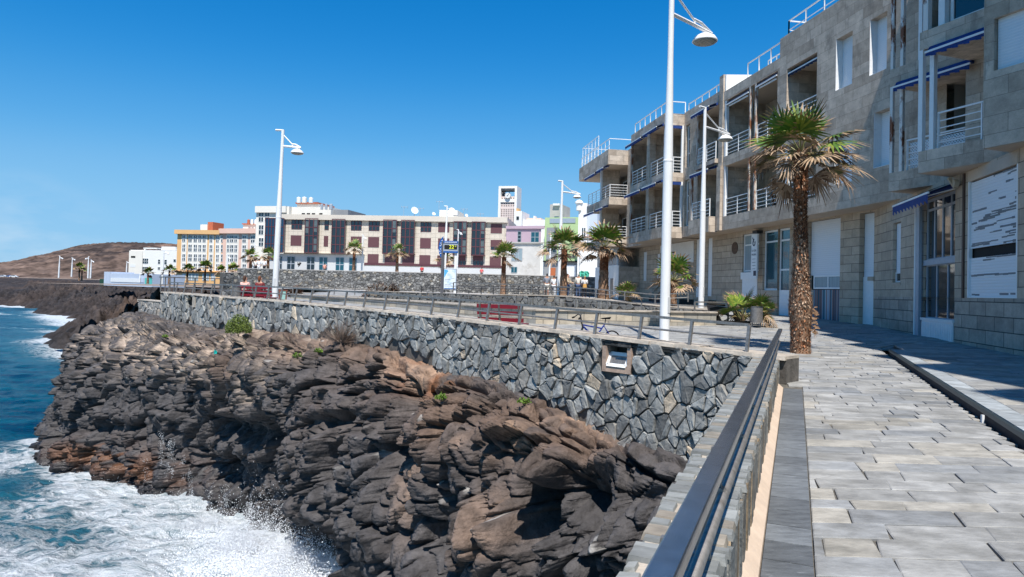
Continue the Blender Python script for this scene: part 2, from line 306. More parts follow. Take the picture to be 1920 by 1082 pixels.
# ------------------------------------------------------------------ sea
def build_sea():
    ths = np.radians(np.linspace(-64, 40, 420)); rr = np.concatenate([np.geomspace(7, 60, 430), np.geomspace(61, 700, 230), np.geomspace(720, 16000, 36)])
    T, Rr = np.meshgrid(ths, rr); X = (Rr*np.sin(T)).ravel(); Y = (Rr*np.cos(T)).ravel(); P = np.stack([X, Y, 0*X], 1)
    fade = np.clip(1.3-Rr.ravel()/900, 0.05, 1)
    z = fade*(.26*fbm(P*np.array([.22, .35, 1]), 3, 3)+.14*fbm(P*np.array([.7, 1.2, 1])+9, 3, 7)+.05*fbm(P*np.array([2.5, 3.6, 1])+5, 3, 9))
    near = np.exp(-((Rr.ravel()-25)/12)**2); z += near*.22*fbm(P*1.6+3, 4, 21)
    V = np.stack([X, Y, z-8.5], 1)
    # foam: where waves break against the rocks
    a = (X-Cw[0])*D0[0]+(Y-Cw[1])*D0[1]; o = (X-Cw[0])*NW[0]+(Y-Cw[1])*NW[1]
    wob = fbm(P*.16+4, 4, 31)
    fo = sstep(36.5, 32.0, Y+3.0*wob+.10*X*0)*sstep(70, 40, Y)
    fo *= 1-.75*np.exp(-(((X+20.5)/2.6)**2+((Y-27)/4.5)**2))
    fo *= 1-.45*np.exp(-(((X+15)/5)**2+((Y-23)/2.2)**2))
    fo = np.maximum(fo, .9*np.exp(-(np.maximum(o-4.5, 0)/1.6)**2)*(a < 38)*(a > -4))
    d1 = shore_dist(X, Y)
    fo = np.maximum(fo, np.exp(-(np.maximum(d1, 0)/7)**2)*sstep(-.25, .25, fbm(P*.045+2, 3, 44))*sstep(55, 80, Y)*1.05)
    fo = np.maximum(fo, .62*sstep(.30, .42, fbm(P*np.array([.05, .16, 1])+12, 4, 51))*(Rr.ravel() < 500))
    vc = np.stack([fo, fo*0, fo*0], 1)
    nr, nth = len(rr), len(ths); idx = np.arange(nr*nth).reshape(nr, nth)
    F = np.stack([idx[:-1, :-1], idx[:-1, 1:], idx[1:, 1:], idx[1:, :-1]], -1).reshape(-1, 4)
    m = bpy.data.materials.new('sea_water'); m.use_nodes = True; n = m.node_tree.nodes; L = m.node_tree.links; b = n['Principled BSDF']
    at_ = n.new('ShaderNodeAttribute'); at_.attribute_name = 'col'; sp = n.new('ShaderNodeSeparateColor'); L.new(at_.outputs[0], sp.inputs[0])
    g = n.new('ShaderNodeNewGeometry'); mp = n.new('ShaderNodeMapping'); mp.inputs['Scale'].default_value = (1, 1.5, 1); mp.inputs['Rotation'].default_value = (0, 0, .25); L.new(g.outputs['Position'], mp.inputs[0])
    wn = n.new('ShaderNodeTexNoise'); wn.inputs['Scale'].default_value = .35; wn.inputs['Detail'].default_value = 5; L.new(mp.outputs[0], wn.inputs[0])
    ad = n.new('ShaderNodeVectorMath'); ad.operation = 'MULTIPLY_ADD'; L.new(wn.outputs['Color'], ad.inputs[0]); ad.inputs[1].default_value = (3.2, 3.2, 0); L.new(mp.outputs[0], ad.inputs[2])
    t1 = n.new('ShaderNodeTexNoise'); t1.inputs['Scale'].default_value = .8; t1.inputs['Detail'].default_value = 12; t1.inputs['Roughness'].default_value = .68; L.new(ad.outputs[0], t1.inputs[0])
    rg = n.new('ShaderNodeMath'); rg.operation = 'SUBTRACT'; rg.inputs[1].default_value = .5; L.new(t1.outputs[0], rg.inputs[0])
    ab = n.new('ShaderNodeMath'); ab.operation = 'ABSOLUTE'; L.new(rg.outputs[0], ab.inputs[0])       # 0 on the foam filaments
    th = n.new('ShaderNodeMath'); th.operation = 'MULTIPLY_ADD'; th.inputs[1].default_value = .30; th.inputs[2].default_value = -.10; L.new(sp.outputs[0], th.inputs[0])
    df = n.new('ShaderNodeMath'); df.operation = 'SUBTRACT'; L.new(th.outputs[0], df.inputs[0]); L.new(ab.outputs[0], df.inputs[1])
    fm = n.new('ShaderNodeMapRange'); fm.inputs[1].default_value = -.03; fm.inputs[2].default_value = .13; fm.interpolation_type = 'SMOOTHSTEP'; L.new(df.outputs[0], fm.inputs[0])
    t2 = n.new('ShaderNodeTexNoise'); t2.inputs['Scale'].default_value = 2.6; t2.inputs['Detail'].default_value = 9; t2.inputs['Roughness'].default_value = .7; L.new(ad.outputs[0], t2.inputs[0])
    m3 = n.new('ShaderNodeMapRange'); m3.inputs[1].default_value = .3; m3.inputs[2].default_value = .68; m3.inputs[3].default_value = .35; m3.inputs[4].default_value = 1.0; L.new(t2.outputs[0], m3.inputs[0])
    fx = n.new('ShaderNodeMath'); fx.operation = 'MULTIPLY'; L.new(fm.outputs[0], fx.inputs[0]); L.new(m3.outputs[0], fx.inputs[1])
    wv = n.new('ShaderNodeTexNoise'); wv.inputs['Scale'].default_value = .5; wv.inputs['Detail'].default_value = 8; wv.inputs['Roughness'].default_value = .7; mpw = n.new('ShaderNodeMapping'); mpw.inputs['Scale'].default_value = (.45, 1.5, 1); mpw.inputs['Rotation'].default_value = (0, 0, -.35); L.new(g.outputs['Position'], mpw.inputs[0]); L.new(mpw.outputs[0], wv.inputs[0])
    wc = n.new('ShaderNodeMix'); wc.data_type = 'RGBA'; wr_ = n.new('ShaderNodeMapRange'); wr_.inputs[1].default_value = .34; wr_.inputs[2].default_value = .68; L.new(wv.outputs[0], wr_.inputs[0]); L.new(wr_.outputs[0], wc.inputs[0]); wc.inputs[6].default_value = (.0, .02, .06, 1); wc.inputs[7].default_value = (.0, .088, .14, 1)
    mu = n.new('ShaderNodeMix'); mu.data_type = 'RGBA'; L.new(sp.outputs[0], mu.inputs[0]); L.new(wc.outputs[2], mu.inputs[6]); mu.inputs[7].default_value = (.035, .15, .2, 1)
    mx = n.new('ShaderNodeMix'); mx.data_type = 'RGBA'; L.new(fx.outputs[0], mx.inputs[0]); L.new(mu.outputs[2], mx.inputs[6]); mx.inputs[7].default_value = (.86, .88, .9, 1)
    L.new(mx.outputs[2], b.inputs['Base Color']); b.inputs['IOR'].default_value = 1.33; b.inputs['Specular IOR Level'].default_value = .10
    rm = n.new('ShaderNodeMapRange'); rm.inputs[3].default_value = .2; rm.inputs[4].default_value = .85; L.new(fx.outputs[0], rm.inputs[0]); L.new(rm.outputs[0], b.inputs['Roughness'])
    bn = n.new('ShaderNodeTexNoise'); bn.inputs['Scale'].default_value = 1.6; bn.inputs['Detail'].default_value = 10; bn.inputs['Roughness'].default_value = .62; L.new(mp.outputs[0], bn.inputs[0])
    sm = n.new('ShaderNodeMath'); sm.operation = 'MULTIPLY_ADD'; sm.inputs[1].default_value = .35; L.new(fx.outputs[0], sm.inputs[0]); L.new(bn.outputs[0], sm.inputs[2])
    bp = n.new('ShaderNodeBump'); bp.inputs['Distance'].default_value = .55; bp.inputs['Strength'].default_value = .9; L.new(sm.outputs[0], bp.inputs['Height']); L.new(bp.outputs[0], b.inputs['Normal'])
    struct(mesh_obj('sea', V, F, m, smooth=True, vcol=vc))
# far shoreline, plan polyline (land on its right-hand, landward side)
SH = [(-10, 38), (-16, 46), (-24, 52), (-38, 66), (-60, 92)]+[tuple(atz(x, y, -8.5)[:2]) for x, y in ((150, 603), (112, 594), (84, 585), (62, 578), (20, 573), (-40, 570))]+[(-330, 225), (-420, 260), (-420, 900)]
SH = np.array(SH)
def shore_dist(X, Y):                        # signed: positive in the water
    P = np.stack([X, Y], 1); best = np.full(len(P), 1e9)
    for i in range(len(SH)-1):
        A, B = SH[i], SH[i+1]; d = B-A; t = np.clip(((P-A)@d)/(d@d), 0, 1); q = A+t[:, None]*d; best = np.minimum(best, np.hypot(*(P-q).T))
    poly = np.concatenate([SH, [[3000, 900], [3000, 38]]]); ins = np.zeros(len(P), bool); j = len(poly)-1
    for i in range(len(poly)):
        xi, yi = poly[i]; xj, yj = poly[j]; c = ((yi > Y) != (yj > Y)) & (X < (xj-xi)*(Y-yi)/(yj-yi+1e-12)+xi); ins ^= c; j = i
    return np.where(ins, -best, best)
def grid_faces(nr, nc):
    idx = np.arange(nr*nc).reshape(nr, nc); return np.stack([idx[:-1, :-1], idx[:-1, 1:], idx[1:, 1:], idx[1:, :-1]], -1).reshape(-1, 4)
M['rock'] = mat('lava_rock', attr=True, var=.45, vscale=3.4, bump=.06, bscale=9, rough=.78, spec=.3)
M['rockfar'] = mat('far_lava_rock', attr=True, var=.55, vscale=.9, bump=.7, bscale=1.1, rough=.9, spec=.2)
build_sea()
# ------------------------------------------------------------------ far lava shore
def build_lava():
    ths = np.radians(np.linspace(-58, -8, 640)); rr = np.geomspace(36, 420, 560); T, Rr = np.meshgrid(ths, rr)
    X = (Rr*np.sin(T)).ravel(); Y = (Rr*np.cos(T)).ravel(); d = -shore_dist(X, Y); P = np.stack([X, Y, 0*X], 1)
    E1, E2, E3 = worley(P*.085+fbm(P*.05, 3, 3)[:, None], 5); d = d+5*fbm(P*.10, 5, 61)+5*(E3-.5)*sstep(0, .2, E2-E1); e0 = (E3-.5)*sstep(0, .12, E2-E1)
    h = -10.0+4.6*(1-np.exp(-np.maximum(d+1.5, 0)/3.5))+4.6*(1-np.exp(-np.maximum(d-2, 0)/36))+1.4*e0*np.clip(d/6, 0, 1)*np.exp(-np.maximum(d, 0)/30)
    top = np.interp(np.hypot(X, Y), [36, 50, 62, 75, 130, 200, 330], [-3.6, -2.4, -1.7, -1.4, -1.0, -.8, -.8])
    F1, F2, ID = worley(P*np.array([.34, .22, 1])+1.3*fbm(P*.2, 2, 5)[:, None], 8); e = 1-np.exp(-(F2-F1)*5)
    G1, G2, I2 = worley(P*.9, 12); e2 = 1-np.exp(-(G2-G1)*5)
    amp = np.clip((d+1)/8, .15, 1)*np.clip(1.4-d/60, .25, 1)
    h = np.minimum(h, top)+.55*np.clip(d/30, 0, 1)*fbm(P*.06+40, 5, 39)*2*(np.hypot(X, Y) > 75)+amp*(2.3*(e*ID-.5)+1.0*(e2*I2-.4)+1.2*fbm(P*.13+3, 5, 66)+.9*(np.abs(fbm(P*.8, 4, 68))*2-.4))
    hum = np.exp(-(((proj(np.stack([X, Y, 0*X-1], 1))[0]-330)/110)**2))*np.exp(-((Y-98)/13)**2); h += hum*1.1*(.4+.9*e*ID)
    pxl = proj(np.stack([X, Y, 0*X-2], 1))[0]; cap_ = -4.6+3.9*sstep(330, 410, np.hypot(X, Y)); mk = sstep(58, 40, pxl)*(Y > 130); h = np.where(h > cap_, h*(1-mk)+(cap_+.25*(h-cap_))*mk, h)
    h = np.where(d < -4, -10.5, h)
    h = h+.35*fbm(P*.5, 5, 67)*np.clip((d+1)/4, 0, 1); flatland = .85*sstep(75, 120, d)*(Y > 150); h = h*(1-flatland)+flatland*(-.58+.1*fbm(P*.1, 3, 2))
    br = .5+.5*fbm(P*.05+7, 4, 70)*2; br = np.clip(br, 0, 1); base = np.array([.034, .031, .032]); brown = np.array([.10, .066, .048])
    k = np.clip(br*.3+.85*hum+.35*sstep(18, 60, d)*br, 0, 1); col = base*(1-k)[:, None]+brown*k[:, None]; col *= (.55+.75*ID*e+.25*e2)[:, None]
    struct(mesh_obj('lava_shore', np.stack([X, Y, h], 1), grid_faces(len(rr), len(ths)), M['rockfar'], smooth=False, vcol=col))
build_lava()
# ------------------------------------------------------------------ hill far behind
def build_hill():
    out = [(-260, 519), (-60, 517), (0, 517), (42, 508), (60, 494), (82, 483), (120, 468), (160, 458), (217, 454), (275, 455), (332, 457), (420, 459), (520, 466), (640, 482), (760, 500), (900, 530)]
    Yr = 1250.; pts = [at(x, y, Yr) for x, y in out]; xs = np.array([p[0] for p in pts]); zs = np.array([p[2] for p in pts])
    U = np.linspace(xs[0], xs[-1], 900); V = np.linspace(-1, 1, 300); UU, VV = np.meshgrid(U, V); X = UU.ravel(); v = VV.ravel()
    rid = np.interp(X, xs, zs); Y = Yr+v*(160+rid*3.0); prof = np.where(v < 0, (1-np.abs(v))**1.15, (1-np.abs(v))**1.2)
    P = np.stack([X, Y, 0*X], 1); h = -9+(rid+9)*prof+prof**.5*(1-prof)*1.6*(16*fbm(P*.009, 5, 80))+13.0*prof*(1-prof)*fbm(P*.03, 5, 83)+11*prof*(1-prof)*fbm(P*np.array([.12, .07, 1]), 5, 93)+2.2*prof**.5*fbm(P*.3, 3, 94)+5*prof**.5*(1-prof)*np.abs(fbm(P*.06+9, 4, 89))
    sl = .6*fbm(P*.014+3, 5, 84)+1.1*fbm(P*.045, 5, 85); st = sstep(.35, .62, prof)*sstep(-.12, .22, sl)+.5*sstep(.1, .4, sl)*sstep(.05, .3, prof)
    c0 = np.array([.125, .088, .070]); c1 = np.array([.045, .036, .034]); c2 = np.array([.17, .105, .078]); k2 = sstep(.0, .5, fbm(P*.01+11, 4, 87))
    st = np.clip(st, 0, 1); col = c0*(1-k2)[:, None]+c2*k2[:, None]; col = col*(1-.85*st)[:, None]+c1*(.85*st)[:, None]; col = col*(1+.9*fbm(P*.08, 4, 97)+.5*fbm(P*.25, 3, 98))[:, None]
    m = mat('hill_earth', attr=True, var=.3, vscale=.03, bump=3.0, bscale=.06, rough=.95, spec=.1)
    struct(mesh_obj('hill', np.stack([X, Y, h], 1), grid_faces(300, 900), m, smooth=True, vcol=col))
build_hill()
# flat land behind the shore and under the town
def land():
    m = mat('dry_earth', (.23, .18, .14), .95, var=.3, vscale=.05, bump=.1, bscale=.5)
    b = MB(); zl = -.62
    for P in ([(-53, 75), (400, 75), (400, 180), (-60, 180)], [(-60, 180), (400, 180), (400, 400), (-90, 400)], [(-420, 400), (2500, 400), (9000, 9000), (-1500, 9000)], [(400, 75), (2500, 75), (2500, 400), (400, 400)], [(12, 72), (400, 60), (400, 75), (12, 75)], [(24, -5), (400, -5), (400, 60), (24, 75)]): b.add([(x, y, zl) for x, y in P], [(0, 1, 2, 3)])
    struct(b.build('ground', m))
land()
# ------------------------------------------------------------------ near cliff
def build_cliff():
    NA, NV = 1050, 480
    a_end = 50; A = np.linspace(-7, a_end, NA)
    # centre line: the sea wall line, turning landwards round the point after a = 33
    def base(a):
        if a <= 34: return Cw+D0*a, NW
        Rr = 4.2; ang = (a-34)/Rr; ang = min(ang, R(150)); c = Cw+D0*34-NW*Rr
        n = NW*math.cos(ang)+D0*math.sin(ang); q = c+n*Rr; rest = (a-34)-Rr*ang
        if rest > 0: t = D0*math.cos(ang)-NW*math.sin(ang); q = q+t*rest
        return q, n
    ka = [-7, 0, 1.5, 3.2, 6, 9, 12, 15, 18, 22, 26, 30, 33, 37, 41, 50]
    prof = {   # (o,z) from the foot of the wall down to below the water
        -7: [(-.4, -2.9), (.4, -3.1), (1.0, -3.8), (.8, -5), (.6, -7), (.7, -8.7), (.8, -10)],
        0: [(-.4, -3.0), (.3, -3.15), (.8, -3.8), (1.1, -4.8), (1.0, -7), (1.3, -8.7), (1.4, -10)],
        1.5: [(-.4, -3.0), (.5, -3.2), (1.1, -3.8), (1.3, -4.8), (1.0, -6.5), (1.6, -8.7), (1.8, -10)],
        3.2: [(-.4, -2.9), (.6, -3.05), (1.2, -3.6), (1.5, -4.6), (1.2, -6.0), (1.9, -8.7), (2.2, -10)],
        6: [(-.4, -2.25), (.6, -2.5), (1.3, -3.3), (1.7, -4.6), (2.0, -6.2), (2.0, -8.7), (2.2, -10)],
        9: [(-.4, -2.1), (.7, -2.35), (1.3, -3.1), (1.7, -4.5), (2.0, -6.2), (1.2, -8.7), (1.4, -10)],
        12: [(-.4, -1.7), (.6, -2.0), (1.1, -2.9), (1.6, -4.4), (1.6, -6.2), (.5, -8.7), (.7, -10)],
        15: [(-.4, -1.6), (.7, -2.0), (1.3, -2.9), (1.7, -4.4), (1.1, -6.2), (.3, -8.7), (.6, -10)],
        18: [(-.4, -1.75), (.8, -2.05), (1.6, -2.9), (2.0, -4.4), (1.2, -6.2), (.7, -8.7), (1.0, -10)],
        22: [(-.4, -1.95), (.7, -2.2), (1.6, -3.1), (2.3, -4.4), (1.8, -6.2), (1.9, -8.7), (2.2, -10)],
        26: [(-.4, -1.95), (.8, -2.2), (1.8, -3.0), (2.8, -4.4), (3.0, -6.4), (3.3, -8.7), (3.7, -10)],
        30: [(-.8, -1.95), (1.2, -2.05), (2.5, -2.8), (3.4, -4.4), (4.0, -6.5), (4.6, -8.7), (5.1, -10)],
        33: [(-2.6, -1.95), (1.3, -2.0), (2.6, -2.7), (3.5, -4.4), (4.1, -6.5), (4.9, -8.7), (5.4, -10)],
        37: [(-4.0, -1.95), (.4, -2.0), (1.7, -2.7), (2.5, -4.4), (3.2, -6.5), (4.0, -8.7), (4.6, -10)],
        41: [(-4.0, -2.1), (-.8, -2.3), (.4, -3.3), (1.0, -5.0), (1.6, -6.6), (2.2, -8.7), (2.7, -10)],
        50: [(-4.5, -2.6), (-1.6, -2.9), (-.6, -3.9), (.1, -5.2), (.8, -6.8), (1.6, -8.7), (2.1, -10)]}
    K = np.array([prof[k] for k in ka], float); tt = np.linspace(0, 1, 7); tv = np.linspace(0, 1, NV)
    tv = .94*tv
    O = np.zeros((NV, NA)); Z = np.zeros((NV, NA))
    for i in range(7):
        pass
    Ko = np.stack([np.interp(A, ka, K[:, i, 0]) for i in range(7)]); Kz = np.stack([np.interp(A, ka, K[:, i, 1]) for i in range(7)])
    ker = np.exp(-(np.arange(-18, 19)/8.)**2); ker /= ker.sum()
    for M_ in (Ko, Kz):
        for i in range(7): M_[i] = np.convolve(np.pad(M_[i], 18, 'edge'), ker, 'valid')
    for j in range(NA): O[:, j] = np.interp(tv, tt, Ko[:, j]); Z[:, j] = np.interp(tv, tt, Kz[:, j])
    for _ in range(14): O[1:-1] = (O[:-2]+2*O[1:-1]+O[2:])/4; Z[1:-1] = (Z[:-2]+2*Z[1:-1]+Z[2:])/4
    Q = np.array([np.concatenate(base(a)) for a in A])
    X = Q[:, 0]+Q[:, 2]*O; Y = Q[:, 1]+Q[:, 3]*O
    P = np.stack([X, Y, Z], -1)
    du = np.gradient(P, axis=1); dv = np.gradient(P, axis=0); N = np.cross(dv, du); N /= np.linalg.norm(N, axis=-1, keepdims=True)+1e-9
    n2 = np.zeros_like(P); n2[..., 0] = Q[:, 2]; n2[..., 1] = Q[:, 3]; N *= np.sign((N*n2).sum(-1, keepdims=True)+1e-6); wf = sstep(.35, .8, N[..., 2:3]); N = N*(.3+.7*wf)+n2*.7*(1-wf)
    p = P.reshape(-1, 3); nn = N.reshape(-1, 3); a_ = np.tile(A, NV); t_ = np.repeat(tv, NA); px, py = proj(p)
    def blob(cx, cy, rx, ry, ang=0):
        c, s = math.cos(R(ang)), math.sin(R(ang)); u = (px-cx)*c+(py-cy)*s; v = -(px-cx)*s+(py-cy)*c; return np.exp(-((u/rx)**2+(v/ry)**2))
    wp = p+.35*np.stack([fbm(p*.9, 3, 1), fbm(p*.9+20, 3, 2), fbm(p*.9+40, 3, 3)], 1)
    disp = .55*fbm(p*np.array([.32, .32, .4]), 4, 11)
    # broad forms seen in the photograph: buttresses stand out, hollows fall back
    forms = [(610, 930, 80, 70, .6), (720, 960, 55, 90, .35), (560, 720, 80, 50, .3), (330, 740, 60, 45, -.55), (420, 805, 105, 34, -1.7), (395, 880, 75, 40, -1.2), (345, 850, 40, 40, -.6), (180, 800, 60, 18, -.5),
             (560, 800, 120, 60, .35), (880, 830, 60, 60, .55), (800, 720, 50, 40, -.5), (1010, 955, 34, 80, -2.2), (940, 1010, 40, 90, .6), (1060, 880, 90, 26, .55), (1100, 940, 38, 70, -1.8),
             (830, 1000, 28, 95, -1.5), (770, 960, 22, 60, -.3), (1180, 860, 70, 30, .45), (1200, 930, 60, 22, -.6), (1160, 1020, 40, 60, .5), (720, 680, 60, 22, .35), (700, 735, 60, 14, -.4), (470, 700, 90, 30, .3),
             (250, 690, 70, 40, .35), (250, 780, 90, 25, .3), (505, 830, 16, 130, -.7), (640, 790, 60, 16, -.6), (740, 850, 50, 20, -.5), (920, 700, 40, 14, -.4), (560, 925, 60, 16, -.4)]
    for cx, cy, rx, ry, am in forms: disp += am*blob(cx, cy, rx*.8, ry*.8, rnd.uniform(-15, 15))
    near = sstep(24, 14, p[:, 1])                 # blockier on the near side, smaller lumps to the left
    C1, C2, CI = worley(wp*np.array([.62, .62, .16])+11, 17); disp += .62*(CI-.5)*sstep(0, .15, C2-C1)-.42*np.exp(-(C2-C1)/.05)
    F1, F2, I1, T1 = worley(wp*np.array([.95, .95, .66])+3, 21, True); e1 = sstep(0, .10, F2-F1); disp += .52*(e1*(.35+I1)-.6)+.42*T1*e1-.24*np.exp(-(F2-F1)/.03)
    G1, G2, I2, T2 = worley(wp*np.array([2.2, 2.2, 1.7])+7+.25*T1[:, None], 31, True); e2 = sstep(0, .12, G2-G1); disp += .22*(e2*(.5+.8*I2)-.6)+.18*T2*e2+.14*np.sqrt(np.clip(1-(G1/.85)**2, 0, 1))-.11*np.exp(-(G2-G1)/.035)
    H1, H2, I3, T3 = worley(wp*np.array([5.0, 5.0, 4.2])+.5*T2[:, None], 41, True); e3 = sstep(0, .15, H2-H1); kf = .55+.9*sstep(-.2, .3, fbm(p*.4+9, 3, 71)); disp += .070*kf*(e3*(.5+.6*I3)-.5)+.075*kf*T3*e3
    K1, K2, I4, T4 = worley(wp*11, 47, True); disp += .024*kf*(sstep(0, .25, K2-K1)*(.4+I4)-.5)+.022*T4
    disp += .045*fbm(p*6.0, 5, 12)
    topk = sstep(0.02, .22, t_); disp *= .10+.90*topk
    q = p+nn*disp[:, None]*np.array([1, 1, .55])+np.array([0, 0, 1])*(.10*(I2-.5)*e2*topk)[:, None]
    # colour: grey basalt, brown weathering, tan crust, rust near the water, pale crevice fill at the top
    grey = np.array([.076, .071, .072]); dk = np.array([.038, .035, .036]); brown = np.array([.125, .085, .064]); tan = np.array([.33, .22, .155]); pale = np.array([.42, .33, .26]); orange = np.array([.125, .062, .036])
    def mixc(c, d, k): k = np.clip(k, 0, 1)[:, None]; return c*(1-k)+d*k
    col = mixc(np.tile(grey, (len(p), 1)), dk, .75*I2*(1-.3*e2)); col = mixc(col, brown, .10*sstep(-.05, .4, fbm(p*.5+5, 5, 90)))
    f2 = fbm(p*1.3+15, 5, 91); f3 = fbm(p*.8+30, 5, 92)
    wr = blob(1000, 780, 200, 75)+.8*blob(640, 650, 220, 24)+blob(760, 690, 90, 45)*.8+blob(860, 740, 60, 110)+blob(1060, 850, 100, 50)*.8+blob(960, 950, 45, 130)*.55+blob(880, 1000, 40, 60)*.5
    col = mixc(col, brown, wr*(.65+f2)); col = mixc(col, tan, wr*sstep(-.05, .35, f3)*.85+blob(760, 900, 22, 90)*.5)
    col = mixc(col, np.array([.21, .085, .035]), (blob(830, 670, 45, 40)+blob(790, 715, 60, 25))*sstep(-.15, .2, f2)*.8)
    wl = blob(330, 665, 140, 38, 3)+blob(240, 625, 60, 26)+.8*blob(500, 640, 120, 22)+.5*blob(470, 720, 60, 60)
    col = mixc(col, pale, wl*(1-sstep(.0, .16, G2-G1))*1.2+wl*(1-sstep(0, .14, H2-H1))*.4+wl*sstep(.28, .45, f3)*.25)
    col = mixc(col, brown*.9, (blob(690, 640, 60, 40)+blob(540, 620, 40, 40)+blob(440, 690, 30, 30))*.8)
    lo = sstep(-7.0, -8.3, p[:, 2]); col = mixc(col, dk*.8, lo*.75); col = mixc(col, orange, (blob(230, 865, 90, 26, 12)+blob(190, 850, 50, 18)+blob(290, 900, 50, 16)*.7)*sstep(-.2, .15, f2)*1.1)
    gua = sstep(.42, .5, fbm(p*5, 3, 95))*sstep(.1, .3, fbm(p*.5+50, 3, 96)); col = mixc(col, np.array([.5, .48, .45]), gua*.6)
    col *= (.62+.42*e1*1.0+.0)[:, None]*0+1
    wet = bpy.data.materials  # (wet band handled by roughness below)
    m = M['rock']; n = m.node_tree.nodes; L = m.node_tree.links; g = n.new('ShaderNodeNewGeometry'); s = n.new('ShaderNodeSeparateXYZ'); L.new(g.outputs['Position'], s.inputs[0])
    mr = n.new('ShaderNodeMapRange'); mr.inputs[1].default_value = -8.0; mr.inputs[2].default_value = -6.6; mr.inputs[3].default_value = .22; mr.inputs[4].default_value = .8; L.new(s.outputs[2], mr.inputs[0]); L.new(mr.outputs[0], n['Principled BSDF'].inputs['Roughness'])
    struct(mesh_obj('cliff', q, grid_faces(NV, NA), m, smooth=False, vcol=col))
    return q.reshape(NV, NA, 3), A
CLQ, CLA = build_cliff()
# ================================================================== masonry and paving
def clip_poly(poly, nx, ny, c):       # keep nx*x+ny*y <= c
    out = []; n = len(poly)
    for i in range(n):
        a = poly[i]; b = poly[(i+1) % n]; da = nx*a[0]+ny*a[1]-c; db = nx*b[0]+ny*b[1]-c
        if da <= 0: out.append(a)
        if (da < 0 < db) or (db < 0 < da): t = da/(da-db); out.append((a[0]+(b[0]-a[0])*t, a[1]+(b[1]-a[1])*t))
    return out
def stones(mb, W, s0, s1, zb, zt, cs, ch, pal, seed, gap=.018, dep=(.03, .10), mi=0, jit=.42, holes=(), small=.0, tilt=.5, rough=.0):
    """irregular rubble: a jittered Voronoi pattern, each stone a chamfered block of its own colour"""
    r = random.Random(seed); seeds = {}; zmin = min(zb(s0), zb(s1), zb((s0+s1)/2))-ch; zmax = max(zt(s0), zt(s1))+ch
    ni = int((s1-s0)/cs)+1; nj = int((zmax-zmin)/ch)+1
    for i in range(-2, ni+2):
        for j in range(-2, nj+2):
            q = [(s0+(i+.5+r.uniform(-jit, jit))*cs, zmin+(j+.5+(.5 if i % 2 else 0)+r.uniform(-jit, jit))*ch)]
            if r.random() < small: q.append((q[0][0]+r.uniform(-.5, .5)*cs, q[0][1]+r.uniform(-.5, .5)*ch))
            seeds[(i, j)] = q
    k = cs/ch
    for (i, j), qs in seeds.items():
        for c in qs:
            if not (s0-.02 <= c[0] <= s1+.02): continue
            if c[1] > zt(c[0])+.3*ch or c[1] < zb(c[0]): continue
            if any(h[0] < c[0] < h[1] and h[2] < c[1] < h[3] for h in holes): continue
            poly = [(c[0]-2*cs, c[1]-2*ch), (c[0]+2*cs, c[1]-2*ch), (c[0]+2*cs, c[1]+2*ch), (c[0]-2*cs, c[1]+2*ch)]
            for di in (-2, -1, 0, 1, 2):
                for dj in (-2, -1, 0, 1, 2):
                    for o in seeds.get((i+di, j+dj), ()):
                        if o is c: continue
                        nx, ny = o[0]-c[0], (o[1]-c[1])*k*k; cc = nx*(o[0]+c[0])/2+ny*(o[1]+c[1])/2; poly = clip_poly(poly, nx, ny, cc)
                        if len(poly) < 3: break
            poly = clip_poly(poly, 1, 0, s1); poly = clip_poly(poly, -1, 0, -s0)
            sl = (zt(c[0]+.1)-zt(c[0]-.1))/.2; poly = clip_poly(poly, -sl, 1, zt(c[0])-sl*c[0]-.01)
            for h in holes:
                if c[0] <= h[0]: poly = clip_poly(poly, 1, 0, h[0]) if h[2]-.05 < c[1] < h[3]+.05 else poly
                elif c[0] >= h[1]: poly = clip_poly(poly, -1, 0, -h[1]) if h[2]-.05 < c[1] < h[3]+.05 else poly
                elif c[1] <= h[2]: poly = clip_poly(poly, 0, 1, h[2])
                else: poly = clip_poly(poly, 0, -1, -h[3])
            if len(poly) < 3: continue
            cx = sum(p[0] for p in poly)/len(poly); cz = sum(p[1] for p in poly)/len(poly)
            # soften corners: cut each vertex in two
            pp = []
            n = len(poly)
            for q in range(n):
                a, b, d = poly[q-1], poly[q], poly[(q+1) % n]; f = r.uniform(.06, .16)
                pp.append((b[0]+(a[0]-b[0])*f, b[1]+(a[1]-b[1])*f)); pp.append((b[0]+(d[0]-b[0])*f, b[1]+(d[1]-b[1])*f))
            poly = pp; n = len(poly)
            def ins(p, g): d = math.hypot(p[0]-cx, p[1]-cz)+1e-6; f = max(0, 1-g/d); return (cx+(p[0]-cx)*f, cz+(p[1]-cz)*f)
            g0 = gap*r.uniform(.5, 1.5); d1 = r.uniform(*dep); tx, tz = r.uniform(-tilt, tilt)*.12, r.uniform(-tilt, tilt)*.12
            col = pal(r); ring0 = [ins(p, g0) for p in poly]; ring1 = [ins(p, g0+.002+.02*r.random()*min(cs, ch)) for p in poly]; ring2 = [ins(p, g0+.03*min(cs, ch)+.09*min(cs, ch)*r.random()) for p in poly]
            def D(p, d): return d+(p[0]-cx)*tx+(p[1]-cz)*tz
            vs = [W(p[0], -.05, p[1]) for p in ring0]+[W(p[0], D(p, d1*.8)+rough*r.uniform(-1, 1), p[1]) for p in ring1]+[W(p[0], D(p, d1)+rough*r.uniform(-1, 1), p[1]) for p in ring2]+[W(cx, d1+r.uniform(-.3, .9)*.015+rough*r.uniform(-1, 1), cz)]
            fs = []
            for q in range(n): e = (q+1) % n; fs += [(q, e, n+e, n+q), (n+q, n+e, 2*n+e, 2*n+q), (2*n+q, 2*n+e, 3*n)]
            mb.add(vs, fs, mi, col)
def lerpc(a, b, t): return tuple(x+(y-x)*t for x, y in zip(a, b))
